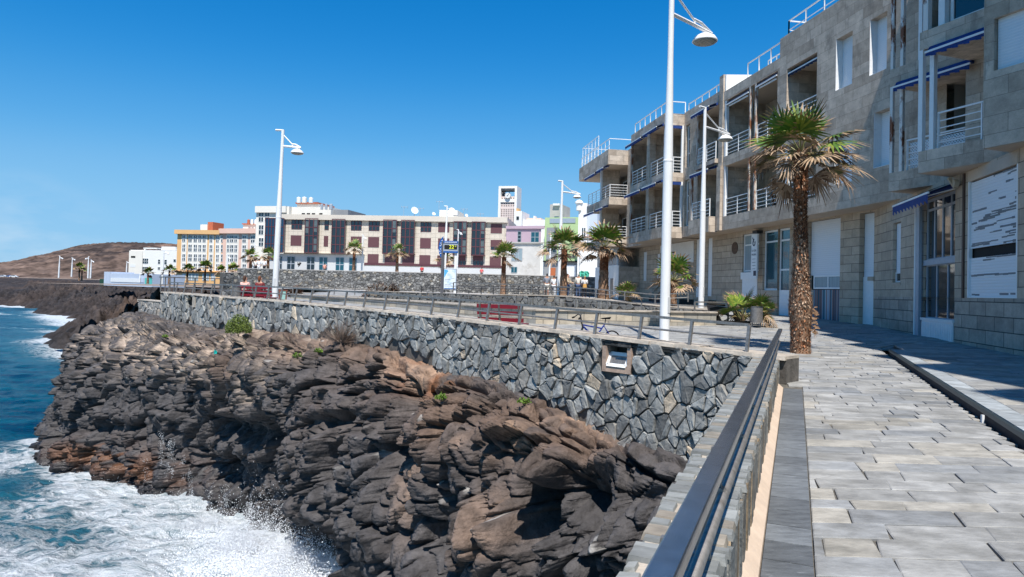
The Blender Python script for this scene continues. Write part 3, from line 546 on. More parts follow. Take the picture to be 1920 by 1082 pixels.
def pal_sea(r):
    g = r.uniform(.19, .33); k = r.random()
    if k < .70: return (g*.985, g*1.0, g*.96)
    if k < .86: return (g*1.02, g*.98, g*.90)
    if k < .95: return (g*.55, g*.56, g*.55)
    return (g*1.75, g*1.45, g*1.1)
def pal_far(r):
    g = r.uniform(.09, .25); k = r.random()
    if k < .78: return (g, g*.99, g*.96)
    if k < .94: return (g*1.6, g*1.56, g*1.45)
    return (g*1.8, g*1.6, g*1.3)
# ------------------------------------------------------------------ the sea wall
ZB_A = [0, .9, 2.2, 3.0, 3.05, 4.5, 6.3, 8.6, 9.2, 10.5, 13, 15.3, 18, 22, 27, 32]
def wall_foot(a):                    # measured along the foot of the wall
    return float(np.interp(a, [-1, 0, 1.2, 2.4, 3.6, 3.7, 5.2, 7.2, 9.0, 9.15, 12, 15, 20, 26, 32], [-2.75, -2.75, -2.75, -2.7, -2.6, -2.25, -2.05, -1.95, -1.95, -1.45, -1.30, -1.25, -1.35, -1.5, -1.6]))
def build_seawall():
    root = thing('sea_wall', 'long grey rubble stone retaining wall on top of the dark lava cliff', 'wall', WP(15, 0, -1))
    mb = MB(); holes = [(2.64, 3.24, -1.58, -1.13), (27.4, 28.4, -1.15, -.74)]
    h0 = holes[0]
    stones(mb, WP, -.3, 15, lambda a: wall_foot(a)-.45, wtop, .31, .40, pal_sea, 11, jit=.5, gap=.011, dep=(.05, .13), holes=[(h0[0]-.07, h0[1]+.07, h0[2]-.07, 9)], small=.85, rough=.014)
    stones(mb, WP, 15, 32.3, lambda a: wall_foot(a)-.55, wtop, .36, .44, pal_sea, 12, jit=.5, gap=.012, dep=(.05, .13), holes=[holes[1]], small=.3, rough=.010)
    mb.build('rubble_face', M['stone'], root)
    b = MB(); N = 40                 # core of the wall behind the stones, with pockets for the two openings
    xs = sorted(set([-.6+i*(32.9)/N for i in range(N+1)]+[h[0] for h in holes]+[h[1] for h in holes]+[32.3])); xs = [x for x in xs if x <= 32.3]
    for i in range(len(xs)-1):
        a0, a1 = xs[i], xs[i+1]; hh = [h for h in holes if h[0] <= (a0+a1)/2 <= h[1]]
        def seg(z0a, z0b, z1a, z1b, o1): b.hexa([WP(a0, -.5, z0a), WP(a1, -.5, z0b), WP(a1, o1, z0b), WP(a0, o1, z0a), WP(a0, -.5, z1a), WP(a1, -.5, z1b), WP(a1, o1, z1b), WP(a0, o1, z1a)])
        if not hh: seg(-3.6, -3.6, wtop(a0)-.02, wtop(a1)-.02, 0)
        else:
            h = hh[0]; seg(-3.6, -3.6, h[2], h[2], 0); seg(h[3], h[3], wtop(a0)-.02, wtop(a1)-.02, 0); seg(h[2], h[2], h[3], h[3], -.38)
    b.build('wall_core', M['mortar'], root)
    b = MB(); N = 60; r = random.Random(3)
    for i in range(N):               # mortared coping, slightly uneven
        a0, a1 = -.6+32.9*i/N, -.6+32.9*(i+1)/N; o = .08+r.uniform(-.025, .03); t = .03+r.uniform(-.01, .012)
        b.hexa([WP(a0, -.5, wtop(a0)-.04), WP(a1, -.5, wtop(a1)-.04), WP(a1, o, wtop(a1)-.04), WP(a0, o, wtop(a0)-.04), WP(a0, -.5, wtop(a0)+t), WP(a1, -.5, wtop(a1)+t), WP(a1, o-.02, wtop(a1)+t), WP(a0, o-.02, wtop(a0)+t)])
    b.build('coping', M['cap'], root)
    b = MB(); r = random.Random(8); a = -.3      # thin dark slates packed under the coping
    while a < 32.0:
        l = r.uniform(.12, .34); z = wtop(a+.1); t = r.uniform(.025, .05); g = r.uniform(.025, .06)
        for q in range(2 if a < 12 else 1):
            zz = z-.05-q*.055; oo = .07+r.uniform(-.03, .04); dz = r.uniform(-.012, .012); cc = (g, g*1.02, g)
            b.hexa([WP(a, -.05, zz-t), WP(a+l, -.05, zz-t+dz), WP(a+l, oo, zz-t+dz), WP(a, oo, zz-t), WP(a, -.05, zz), WP(a+l, -.05, zz+dz), WP(a+l, oo, zz+dz), WP(a, oo, zz)], 0, cc)
        a += l*r.uniform(.75, 1.2)
    b.build('slate_course', M['stone'], root)
    # pink mortar frame, and the tilted hatch in the near opening
    h = holes[0]; b = MB()
    for (x0, x1, z0, z1) in ((h[0]-.07, h[0]+.03, h[2]-.06, h[3]), (h[1]-.03, h[1]+.07, h[2]-.06, h[3]), (h[0]-.07, h[1]+.07, h[2]-.08, h[2]+.05)):
        b.hexa([WP(x0, -.3, z0), WP(x1, -.3, z0), WP(x1, .09, z0), WP(x0, .09, z0), WP(x0, -.3, z1), WP(x1, -.3, z1), WP(x1, .08, z1), WP(x0, .08, z1)])
    b.build('opening_frame', mat('pinkish_mortar', (.36, .26, .2), .95, var=.25, vscale=6, bump=.01), root)
    b = MB(); x0, x1, z0, z1 = h[0]+.06, h[1]-.05, h[2]+.07, h[3]-.14
    b.hexa([WP(x0, .02, z0), WP(x1, .02, z0), WP(x1, .06, z0), WP(x0, .06, z0), WP(x0+.02, -.12, z1), WP(x1, -.12, z1), WP(x1, -.08, z1), WP(x0+.02, -.08, z1)])
    p = b.build('hatch_panel', M['steel'], root); b = MB()
    for (xa, xb, za, zb_, oa, ob) in ((x0, x1, z1-.05, z1+.02, -.09, -.13), (x0, x1, z0-.03, z0+.03, .08, .02), (x0-.02, x0+.04, z0, z1, 0, 0), (x1-.04, x1+.02, z0, z1, 0, 0)):
        f0 = lambda z: .07+(z-z0)/(z1-z0)*-.14
        b.hexa([WP(xa, f0(za)-.03, za), WP(xb, f0(za)-.03, za), WP(xb, f0(za)+.015, za), WP(xa, f0(za)+.015, za), WP(xa, f0(zb_)-.03, zb_), WP(xb, f0(zb_)-.03, zb_), WP(xb, f0(zb_)+.015, zb_), WP(xa, f0(zb_)+.015, zb_)])
    b.build('hatch_frame', M['white'], p, world=False)
    p.children[0].location = (0, 0, 0)
    h = holes[1]; b = MB(); b.hexa([WP(h[0]-.1, -.3, h[2]-.05), WP(h[0]+.3, -.36, h[2]-.05), WP(h[0]+.22, .1, h[2]-.05), WP(h[0]-.1, .1, h[2]-.05), WP(h[0]-.1, -.3, h[3]), WP(h[0]+.3, -.36, h[3]), WP(h[0]+.22, .1, h[3]), WP(h[0]-.1, .1, h[3])])
    b.build('opening_frame', M['cap'], root)
    # lower stub at the seaward end
    r2 = thing('stub_wall', 'short low rough wall at the seaward end of the long stone wall', 'wall', WP(33.3, 0, -1.4)); mb = MB()
    stones(mb, lambda s, o, z: WP(s, o-.25, z), 32.35, 37.2, lambda s: -2.2, lambda s: -1.17, .46, .34, lambda r: lerpc(pal_sea(r), (.35, .31, .27), .5), 15, gap=.015, dep=(.04, .1), rough=.01)
    mb.build('rubble_face', M['stone'], r2)
    b = MB(); b.hexa([WP(32.32, -.8, -2.6), WP(37.2, -.8, -2.6), WP(37.2, -.25, -2.6), WP(32.32, -.25, -2.6), WP(32.32, -.8, -1.16), WP(37.2, -.8, -1.16), WP(37.2, -.25, -1.16), WP(32.32, -.25, -1.16)]); b.build('wall_core', M['mortarpale'], r2)
    b = MB(); b.hexa([WP(32.32, -.85, -1.158), WP(37.25, -.85, -1.158), WP(37.25, -.17, -1.158), WP(32.32, -.17, -1.158), WP(32.32, -.85, -1.11), WP(37.25, -.85, -1.11), WP(37.25, -.17, -1.11), WP(32.32, -.17, -1.11)]); b.build('coping', M['cap'], r2)
build_seawall()
# ------------------------------------------------------------------ handrails
def railing(name, label, pts, h, spacing, mids=(.5,), mat_=None, top=(.06, .05), post=(.05, .055), lean=0.0, group=None, out=None, tr=.014):
    P = [Vector(p) for p in pts]; root = thing(name, label, 'railing', P[0], group); m = mat_ or M['steel']
    up = Vector((0, 0, h)); b = MB()
    for i in range(len(P)-1): b.bar(P[i]+up, P[i+1]+up, top[0], top[1])
    b.build('top_rail', m, root)
    b = MB()
    for f in mids:
        for i in range(len(P)-1): b.tube([P[i]+up*f, P[i+1]+up*f], tr, 8)
    if mids: b.build('mid_rail', m, root)
    L = [0]
    for i in range(len(P)-1): L.append(L[-1]+(P[i+1]-P[i]).length)
    n = max(1, int(round(L[-1]/spacing)))
    for k in range(n+1):
        s = min(L[-1]*k/n, L[-1]-1e-6); i = max(j for j in range(len(L)-1) if L[j] <= s); t = (s-L[i])/(L[i+1]-L[i]); q = P[i].lerp(P[i+1], t); d = (P[i+1]-P[i]).normalized(); o = Vector((-d.y, d.x, 0))*lean
        b = MB(); a = q+o+Vector((0, 0, .0)); c = q+up*.985; dd = Vector((d.x, d.y, 0)).normalized()*post[1]/2; nn = Vector((-d.y, d.x, 0)).normalized()*post[0]/2
        b.hexa([a-dd-nn, a+dd-nn, a+dd+nn, a-dd+nn, c-dd-nn, c+dd-nn, c+dd+nn, c-dd+nn]); b.build('post', m, root)
    return root
railing('handrail', 'grey steel handrail on leaning posts along the top of the sea wall', [WP(a, -.14, wtop(a)+.02) for a in (.15, 4, 8, 13, 19, 25, 31.6)], .49, 1.16, (.5,), lean=.09, tr=.02)
# near parapet and its rail
Q0 = np.array([4.774, 12.1])
def PP(t, o, z): q = Q0-PD*t-PN*o; return (float(q[0]), float(q[1]), z)     # t metres back towards the camera, o away from the path
def build_parapet():
    root = thing('parapet', 'low slate topped parapet wall running beside the paved path', 'wall', PP(4, .2, -1.3))
    b = MB()
    b.hexa([PP(13.5, .03, -1.9), PP(0, .03, -1.9), PP(0, .40, -1.9), PP(13.5, .33, -1.9), PP(13.5, .03, -1.085), PP(0, .03, -1.085), PP(0, .40, -1.085), PP(13.5, .33, -1.085)])
    b.hexa([PP(13.5, .33, -9.5), PP(0, .40, -9.5), PP(0, .43, -9.5), PP(13.5, .36, -9.5), PP(13.5, .33, -1.11), PP(0, .40, -1.11), PP(0, .42, -1.11), PP(13.5, .35, -1.11)])
    b.build('wall_core', M['cap'], root)
    r = random.Random(21); b = MB(); t = -.2
    while t < 13.3:                   # slates laid across the top
        l = r.uniform(.06, .17); g = r.uniform(.17, .29); c = (g*.97, g, g*.96) if r.random() < .7 else (g*1.15, g*1.0, g*.8)
        z1 = -1.078+r.uniform(.006, .014); e0 = r.uniform(-.012, .015); e1 = .435-.0058*max(t, 0)+r.uniform(-.014, .018); gp = r.uniform(.008, .028); sk = r.uniform(-.03, .03)
        mid = r.uniform(.15, .33) if r.random() < .45 else None
        for (o0, o1) in (((e0, e1),) if mid is None else ((e0, mid-.012), (mid+.012, e1))):
            zz = z1+r.uniform(-.004, .004)
            b.hexa([PP(t+l-gp, o0, -1.10), PP(t, o0, -1.10), PP(t+sk, o1, -1.10), PP(t+l-gp+sk, o1, -1.10), PP(t+l-gp-.006, o0+.008, zz), PP(t+.006, o0+.008, zz+r.uniform(-.004, .004)), PP(t+.006+sk, o1-.01, zz), PP(t+l-gp-.006+sk, o1-.01, zz+r.uniform(-.004, .004))], 0, c)
        t += l
    b.build('slate_top', M['paver'], root)
    b = MB(); t = -.2                 # upright slates on the inner face
    while t < 13.3:
        l = r.uniform(.03, .12); g = r.uniform(.12, .25); k = r.random(); c = (g*1.25, g*.95, g*.62) if k < .28 else ((g, g*.97, g*.88) if k < .7 else (g*.8, g*.86, g*.86))
        o = r.uniform(-.010, .006); zt_ = -1.095+r.uniform(-.012, .004)
        b.hexa([PP(t+l, o, -1.72), PP(t, o, -1.72), PP(t, .05, -1.72), PP(t+l, .05, -1.72), PP(t+l-.004, o+.004, zt_), PP(t+.004, o+r.uniform(-.004, .01), zt_), PP(t, .05, zt_), PP(t+l, .05, zt_)], 0, c)
        t += l+r.uniform(.0, .006)
    b.build('upright_slates', M['stone'], root)
    # masonry on the seaward face
    mb = MB(); stones(mb, lambda s, o, z: PP(s, .415-.0055*s+o, z), 0, 13.2, lambda s: -9, lambda s: -1.12, .42, .46, pal_sea, 77, gap=.02, dep=(.03, .08)); mb.build('rubble_face', M['stone'], root)
    # the rail: flat steel box section on posts, a tube below it in brackets
    rr = thing('near_handrail', 'close flat topped polished steel handrail running from the bottom edge of the picture', 'railing', PP(4, .02, -1.06))
    b = MB(); b.bar(PP(13.4, 0, -.585), PP(-.03, 0, -.585), .066, .04); b.build('top_rail', M['steelrail'], rr, bevel=.006)
    b = MB(); b.tube([PP(13.4, .01, -.80), PP(0, .01, -.80)], .02, 14); b.build('mid_rail', M['steel'], rr, smooth=True)
    t = .05; k = 0
    while t < 13:
        b = MB(); b.hexa([PP(t+.012, .06, -1.075), PP(t-.012, .06, -1.075), PP(t-.012, .12, -1.075), PP(t+.012, .12, -1.075), PP(t+.012, .0, -.612), PP(t-.012, .0, -.612), PP(t-.012, .06, -.612), PP(t+.012, .06, -.612)])
        p = b.build('post', M['steel'], rr); b = MB(); b.tube([PP(t+.03, .03, -.80), PP(t-.03, .03, -.80)], .034, 14); b.build('bracket', M['steel'], p, world=False); t += 1.12
build_parapet()
# ------------------------------------------------------------------ paving
PE0 = float(Q0@PN)
def pk(x, y): return x*PN[0]+y*PN[1]
def band_out(x, y): return pk(x, y)-PE0
def pal_pave(r, a=1.0):
    g = r.uniform(.25, .345); k = r.random()
    if k < .72: c = (g*1.0, g*.99, g*.95)
    elif k < .84: c = (g*1.06, g*1.0, g*.88)
    elif k < .96: c = (g*.84, g*.86, g*.87)
    else: c = (g*.62, g*.65, g*.68)
    return tuple(x*a for x in c)
def pave(name, label, inside, y0, y1, xr, row, ln, seed, z, mat_=None, ang=20, gap=.004, tone=1.0, cuts=(), notch=None):
    """rows of split slate; cuts are half-planes (nx, ny, c, ymin, ymax) that trim slabs at an edge"""
    r = random.Random(seed); b = MB(); ta = math.tan(R(ang)); y = y0
    while y < y1:
        h = row*r.uniform(.72, 1.25)*(1+max(0, (y-14))*.012); x0, x1 = xr(y); x = x0-r.uniform(0, ln)
        while x < x1:
            l = ln*r.uniform(.55, 1.6); g = gap*r.uniform(.5, 1.8); P = []
            for (u, v) in ((x+g, y+g), (x+l-g, y+g), (x+l-g, y+h-g), (x+g, y+h-g)): P.append((u+r.uniform(-.015, .015)+(v-y)*ta+(y)*0, v+r.uniform(-.008, .008)))
            x += l
            if notch is not None:
                k = notch(P)
                if k is None: continue
                P = k
            for (nx, ny, c, ya, yb) in cuts:
                if ya <= y < yb: P = clip_poly(P, nx, ny, c)
                if len(P) < 3: break
            if len(P) < 3: continue
            cx, cy = sum(p[0] for p in P)/len(P), sum(p[1] for p in P)/len(P)
            if not inside(cx, cy): continue
            n = len(P); c = pal_pave(r, tone); dz = r.uniform(-.003, .005); zz = [float(z(p[0], p[1]))+dz+r.uniform(-.002, .002) for p in P]
            def ins(p, e): d = math.hypot(p[0]-cx, p[1]-cy)+1e-6; f = max(0, 1-e/d); return (cx+(p[0]-cx)*f, cy+(p[1]-cy)*f)
            top = [(*ins(p, .012), q+.019) for p, q in zip(P, zz)]
            b.add([(p[0], p[1], q-.02) for p, q in zip(P, zz)]+[(p[0], p[1], q+.013) for p, q in zip(P, zz)]+top, [(i, (i+1) % n, n+(i+1) % n, n+i) for i in range(n)]+[(n+i, n+(i+1) % n, 2*n+(i+1) % n, 2*n+i) for i in range(n)]+[tuple(2*n+i for i in range(n))], 0, c)
        y += h
    return struct(b.build(name, mat_ or M['paver']))
def kerb_notch(P):
    ks = [pk(*p)-KO for p in P]
    if P[0][1] > 19.2 or max(ks) < -.02: return P
    if min(ks) > -.06: return None
    y = (P[0][1]+P[2][1])/2; xr_ = (KO-.03+PN[1]*-y)/PN[0]; xr_ -= .0
    Q = [(min(p[0], xr_-.02), p[1]) for p in P]
    return Q if (max(q[0] for q in Q)-min(q[0] for q in Q)) > .08 else None
CB = [(-PN[0], -PN[1], -(PE0+.372), -9, 11.3), (NW[0], NW[1], float(Cw@NW)-.52, 12.2, 99)]
def in_path2(x, y):
    if y < 11.3: ok = band_out(x, y) > .37
    elif y < 12.3: ok = band_out(x, y) > .04
    else: ok = ((np.array([x, y])-Cw)@NW) < -.5
    return ok and (pk(x, y) < KO if y < 19.2 else True) and x < 19
pave('paved_path', '', in_path2, 1.2, 30, lambda y: (min(.2+.4*y, 20-.9*y if y > 12.3 else 99)-.4, (KO+.4*y)*1.09+1 if y < 19.4 else 17.5), .27, .50, 31, lambda x, y: zg(y) if y < 19.25 else gz(x, y), cuts=CB, notch=kerb_notch)
pave('paved_plaza', '', lambda x, y: ((np.array([x, y])-Cw)@NW) < -.55 and x > -15.5, 30, 58, lambda y: (-24, 18), .5, 1.1, 33, gz, cuts=[(NW[0], NW[1], float(Cw@NW)-.52, 12.2, 99)])
pave('paved_walkway', '', lambda x, y: pk(x, y) > KO+.36 and y < 19.2, 1.5, 19.2, lambda y: ((KO+.3*y), 16), .34, .9, 35, gz, cuts=[(-PN[0], -PN[1], -(KO+.352), -9, 19.3)], gap=.003)
def sheets():
    b = MB(); n = 70
    xs = np.linspace(-15.6, 24, 110); ys = np.concatenate([np.linspace(-1, 19.1, 50), [19.15, 19.2, 19.25], np.linspace(19.5, 75, 60)])
    # joints and bedding: one sheet under all the slabs, cut at the wall line
    for i in range(len(ys)-1):
        for j in range(len(xs)-1):
            cx, cy = (xs[j]+xs[j+1])/2, (ys[i]+ys[i+1])/2
            if cy < 12.6 and band_out(cx, cy) < -.1: continue
            if cy >= 12.6 and ((np.array([cx, cy])-Cw)@NW) > -.25: continue
            if cy < 12.6 and cx < 4.6+.0: 
                if band_out(cx, cy) < .05: continue
            kk = pk(cx, cy)-KO
            if cy < 19.6 and -.35 < kk < .35: continue
            b.quad(*[(x, y, float(gz(x, y))-.0) for x, y in ((xs[j], ys[i]), (xs[j+1], ys[i]), (xs[j+1], ys[i+1]), (xs[j], ys[i+1]))])
    struct(b.build('paving_bed', M['joint']))
    # fill along the kerb and parapet where the grid was cut
    b = MB()
    def KP(t, o, z): q = PD*t+PN*(KO+o); return (float(q[0]), float(q[1]), z)
    for i in range(26):
        t0, t1 = -1+i*.75+.0, -1+(i+1)*.75
        for (o0, o1, dz) in ((-.6, -.02, 0), (.02, .7, .15)):
            P = [KP(t0, o0, 0), KP(t1, o0, 0), KP(t1, o1, 0), KP(t0, o1, 0)]
            if P[1][1] > 19.6: continue
            b.quad(*[(p[0], p[1], float(zg(p[1]))+dz-.004) for p in P])
    for i in range(20):
        t0, t1 = -1.3+i*.7, -1.3+(i+1)*.7
        def BP(t, o): q = Q0-PD*t+PN*o; return q
        P = [BP(t0, -.02), BP(t1, -.02), BP(t1, .75), BP(t0, .75)]; b.quad(*[(float(p[0]), float(p[1]), float(zg(p[1]))-.004) for p in P])
    struct(b.build('edge_bedding', M['joint']))
sheets()
def kerb():
    root = thing('drain_kerb', 'dark steel drain channel and slate kerb along the raised walkway', 'kerb', (8, 13, -1.4)); b = MB(); b2 = MB(); b3 = MB(); r = random.Random(4)
    def KP(t, o, z): q = PD*t+PN*(KO+o); return (float(q[0]), float(q[1]), z+float(zg(float(q[1]))))
    T1 = 19.2/PD[1]-.9
    t = 0
    while t < T1:                        # a recessed dark riser under a rounded slate edge
        t2 = min(t+1.0, T1)
        b.hexa([KP(t, .03, -.05), KP(t2, .03, -.05), KP(t2, .33, -.05), KP(t, .33, -.05), KP(t, .03, .11), KP(t2, .03, .11), KP(t2, .33, .11), KP(t, .33, .11)]); 
        b3.hexa([KP(t, -.0, .112), KP(t2, -.0, .112), KP(t2, .05, .112), KP(t, .05, .112), KP(t, .015, .158), KP(t2, .015, .158), KP(t2, .05, .166), KP(t, .05, .166)]); t = t2
    t = .2
    while t < T1:
        l = r.uniform(.5, 1.0); g = r.uniform(.28, .40); l = min(l, T1-t)
        b2.hexa([KP(t+.006, .055, .12), KP(t+l-.006, .055, .12), KP(t+l-.006, .345, .12), KP(t+.006, .345, .12), KP(t+.01, .06, .172), KP(t+l-.01, .06, .172), KP(t+l-.01, .34, .172), KP(t+.01, .34, .172)], 0, (g*.93, g, g*1.03)); t += l
    b.build('riser', mat('dark_drain_riser', (.012, .012, .018), .8), root); b2.build('kerb_slates', M['paver'], root); b3.build('edge_trim', mat('dark_green_metal', (.05, .065, .065), .4, .4), root)
    b = MB(); b.bar(KP(10.2, -.03, .0), KP(10.2, -.03, .11), .03, .03); b.build('white_marker', M['white'], root)
    # dark slate band and cement fillet against the parapet
    def BP(t, o, dz): q = Q0-PD*t+PN*o; return (float(q[0]), float(q[1]), float(zg(float(q[1])))+dz)
    b = MB(); t = 1.05
    while t < 12.5:
        l = r.uniform(.28, .42); g = r.uniform(.10, .17)
        b.hexa([BP(t+l-.004, .085, -.02), BP(t+.004, .085, -.02), BP(t+.004, .365, -.02), BP(t+l-.004, .365, -.02), BP(t+l-.006, .088, .022), BP(t+.006, .088, .022), BP(t+.006, .362, .022), BP(t+l-.006, .362, .022)], 0, (g*.92, g, g*1.08)); t += l
    struct(b.build('slate_band', mat('dark_slate_band', attr=True, var=.35, vscale=6, bump=.004, bscale=30, rough=.55, dirt=(.3, .32, .34), dlo=.6, dhi=.75, dscale=7, stretch=(1, 3, 1))))
    b = MB()
    for i in range(36):
        t0, t1 = 1.05+i*.33, 1.05+(i+1)*.33
        b.hexa([BP(t1, -.03, -.03), BP(t0, -.03, -.03), BP(t0, .083, -.03), BP(t1, .083, -.03), BP(t1, -.03, .12), BP(t0, -.03, .12), BP(t0, .078, .026), BP(t1, .078, .026)])
    struct(b.build('cement_fillet', M['cream']))
kerb()
# ------------------------------------------------------------------ terrace behind the sea wall: tiled low wall, ramps, dark wall, far wall
def polywall(name, label, pts, zb, thick, face, cap_=None, facem=None, pal=None, cs=.4, ch=.34, seed=1, captk=.05, split=None):
    """pts: (x,y,ztop) along the top; stones or tiles on the side facing the camera"""
    root = thing(name, label, 'wall', (pts[0][0], pts[0][1], zb))
    mb = MB(); core = MB(); cp = MB()
    for (p, q) in zip(pts[:-1], pts[1:]):
        d = np.array([q[0]-p[0], q[1]-p[1]]); L = np.linalg.norm(d); d = d/L; n = np.array([-d[1], d[0]]); m_ = np.array([p[0], p[1]]); n = n if n@m_ < 0 else -n
        W = lambda s, o, z, m_=m_, d=d, n=n: (float(m_[0]+d[0]*s+n[0]*o), float(m_[1]+d[1]*s+n[1]*o), float(z)); zt = lambda s, p=p, q=q, L=L: p[2]+(q[2]-p[2])*s/L
        core.hexa([W(0, -thick, zb), W(L, -thick, zb), W(L, 0, zb), W(0, 0, zb), W(0, -thick, zt(0)-.01), W(L, -thick, zt(L)-.01), W(L, 0, zt(L)-.01), W(0, 0, zt(0)-.01)])
        if face == 'stone': stones(mb, W, 0, L, lambda s: zb, zt, cs, ch, pal or pal_far, seed, gap=.018, dep=(.03, .09), rough=.008, small=.2)
        else: mb.quad(W(0, .006, zb), W(L, .006, zb), W(L, .006, zt(L)-.01), W(0, .006, zt(0)-.01))
        if captk: cp.hexa([W(-.02, -thick-.03, zt(0)-.008), W(L+.02, -thick-.03, zt(L)-.008), W(L+.02, .07, zt(L)-.008), W(-.02, .07, zt(0)-.008), W(-.02, -thick-.03, zt(0)+captk), W(L+.02, -thick-.03, zt(L)+captk), W(L+.02, .07, zt(L)+captk), W(-.02, .07, zt(0)+captk)])
    core.build('wall_core', M['mortar'], root); mb.build('face', facem or M['stonefine'], root)
    if captk: cp.build('coping', cap_ or M['cap'], root)
    return root
M['tile'] = brickmat('slate_tile_cladding', (.30, .285, .25), (.52, .44, .33), (.2, .18, .15), .62, .36, .012, .28, .006, rough=.75)
def aw(x, y, Y): p = at(x, y, Y); return (float(p[0]), float(p[1]), float(p[2]))
polywall('planter_wall', 'low wall clad in grey and tan slate tiles behind the bicycle', [aw(1343, 587, 27), aw(1225, 585, 26), aw(1005, 582, 25.5), aw(780, 566, 32), aw(600, 555, 40), aw(545, 552, 43)], -1.9, .35, 'tile', facem=M['tile'])
def midground():
    b = MB(); m = mat('rubble_ground', (.22, .20, .17), .95, var=.4, vscale=1.5, bump=.06, bscale=4)
    P = [(8.2, 27.4), (1, 26), (-4.6, 32.5), (-11.8, 40.4), (-14, 44), (-16, 52), (-20, 60), (-22, 66), (-24, 75), (12, 75), (12, 40), (9.3, 30)]
    b.add([(x, y, -.82+.0*y if y < 33 else -.75) for x, y in P], [tuple(range(len(P)))]); struct(b.build('rubble_ground', m))
midground()
polywall('ramp_wall', 'dark rubble wall below the ramp rails in front of the standing people', [aw(1345, 582, 30), aw(1230, 574, 31), aw(1130, 563, 33), aw(1060, 556, 35), aw(1000, 554, 36), aw(900, 553, 38), aw(780, 549, 42), aw(690, 546, 46)], -.9, .4, 'stone', pal=lambda r: tuple(.62*c for c in pal_sea(r)), cs=.34, ch=.4, seed=41, captk=.04)
polywall('promenade_wall', 'long dark rubble retaining wall below the far buildings', [aw(1135, 521, 70), aw(1000, 517, 72), aw(760, 511, 72), aw(445, 503.5, 72)], -1.6, .6, 'stone', cs=.34, ch=.28, seed=51, captk=.06, cap_=M['concrete'])
polywall('side_wall', 'weathered lower rubble wall left of the long retaining wall', [aw(452, 511, 70.5), aw(418, 512, 69)], -1.6, .6, 'stone', cs=.4, ch=.34, seed=53, captk=.05)
def upper():
    b = MB(); p0 = at(1135, 521, 70); P = [(aw(1135, 521, 70.4)), aw(1000, 517, 72.4), aw(445, 503.5, 72.4)]
    z = 1.42; b.add([(P[0][0], P[0][1], z), (P[1][0], P[1][1], z), (P[2][0], P[2][1], z), (-31, 112, z), (14, 112, z), (14, 74, z)], [(0, 1, 2, 3, 4, 5)])
    b.quad((P[2][0], P[2][1], z), (P[2][0], P[2][1], -1), (-31, 112, -1), (-31, 112, z))
    struct(b.build('upper_promenade', M['concrete']))
    b = MB(); b.quad((-24, 63, -.45), (10, 57.9, -.52), (13, 74, -.5), (-24, 75, -.45)); struct(b.build('lower_promenade', M['concrete']))
upper()
railing('ramp_handrail', 'upper steel handrail along the ramp in front of the people', [aw(1290, 566, 32.0), aw(1230, 569, 32.3), aw(1100, 556.5, 34), aw(1000, 549, 37), aw(850, 543, 41)], .0+.42, 1.5, (.5,), top=(.06, .05), tr=.015)
railing('ramp_handrail', 'pale steel handrail of the lower ramp beside the main lamp', [aw(1345, 590, 29), aw(1225, 584, 30), aw(1120, 577, 31.5), aw(1000, 572, 33), aw(800, 560, 38)], .34, 1.6, (.5,), top=(.05, .04), tr=.014)
railing('plaza_handrail', 'thin dark railing in front of the standing group of people', [aw(1135, 565, 44), aw(1080, 560, 48), aw(1000, 556, 54), aw(900, 554, 56), aw(790, 551, 58)], .75, 1.1, (.5, .75), top=(.05, .04), mat_=M['darkmetal'], tr=.016)
railing('corner_railing', 'short steel railing beside the potted palm and the bin', [aw(1302, 602, 28), aw(1365, 602, 28.4)], .78, 1.1, (.5,))
railing('end_railing', 'railing at the far seaward end beyond the bench', [WP(31.6, -.14, -.6), WP(34.5, -.5, -.62), WP(36, -6, -.6), WP(31, -12, -.6)], .8, 1.3, (.5,))
# ================================================================== the apartment building on the right
P0 = PL((14.3, 27), -8.9); PB = P0.off(1.4); PG = PL((15.55, 27.2), -8.9); PR = PL((15.3, 28.8), 13.3)
PF1 = PL((13.2, 24), -19.4); PF2 = PL((12.1, 20.4), -19.4); PR3 = PL((11.66, 16.95), -19.4)
ZT = 12.0; BLD = thing('apartment_building', 'grey stone apartment block with recessed balconies and blue awnings along the promenade', 'building', (18, 35, -1))
def face(mb, pl, s0, s1, z0, z1, holes=(), o=0.0, mi=0, rmi=None, th=None):
    """a wall sheet with real openings; hole = (s0, s1, z0, z1, depth, material of the back or None)"""
    ss = sorted(set([s0, s1]+[min(max(h[i], s0), s1) for h in holes for i in (0, 1)])); zs = sorted(set([z0, z1]+[min(max(h[i], z0), z1) for h in holes for i in (2, 3)]))
    for i in range(len(ss)-1):
        for j in range(len(zs)-1):
            c, d = (ss[i]+ss[i+1])/2, (zs[j]+zs[j+1])/2
            if any(h[0] < c < h[1] and h[2] < d < h[3] for h in holes): continue
            mb.quad(pl.W(ss[i], o, zs[j]), pl.W(ss[i+1], o, zs[j]), pl.W(ss[i+1], o, zs[j+1]), pl.W(ss[i], o, zs[j+1]), mi)
    for h in holes:
        a, b, c, d, dp = h[:5]; k = mi if rmi is None else rmi; W = pl.W
        mb.quad(W(a, o, c), W(a, o-dp, c), W(a, o-dp, d), W(a, o, d), k); mb.quad(W(b, o, c), W(b, o-dp, c), W(b, o-dp, d), W(b, o, d), k)
        mb.quad(W(a, o, c), W(b, o, c), W(b, o-dp, c), W(a, o-dp, c), k); mb.quad(W(a, o, d), W(b, o, d), W(b, o-dp, d), W(a, o-dp, d), h[6] if len(h) > 6 else k)
        if h[5] is not None: mb.quad(W(a, o-dp, c), W(b, o-dp, c), W(b, o-dp, d), W(a, o-dp, d), h[5])
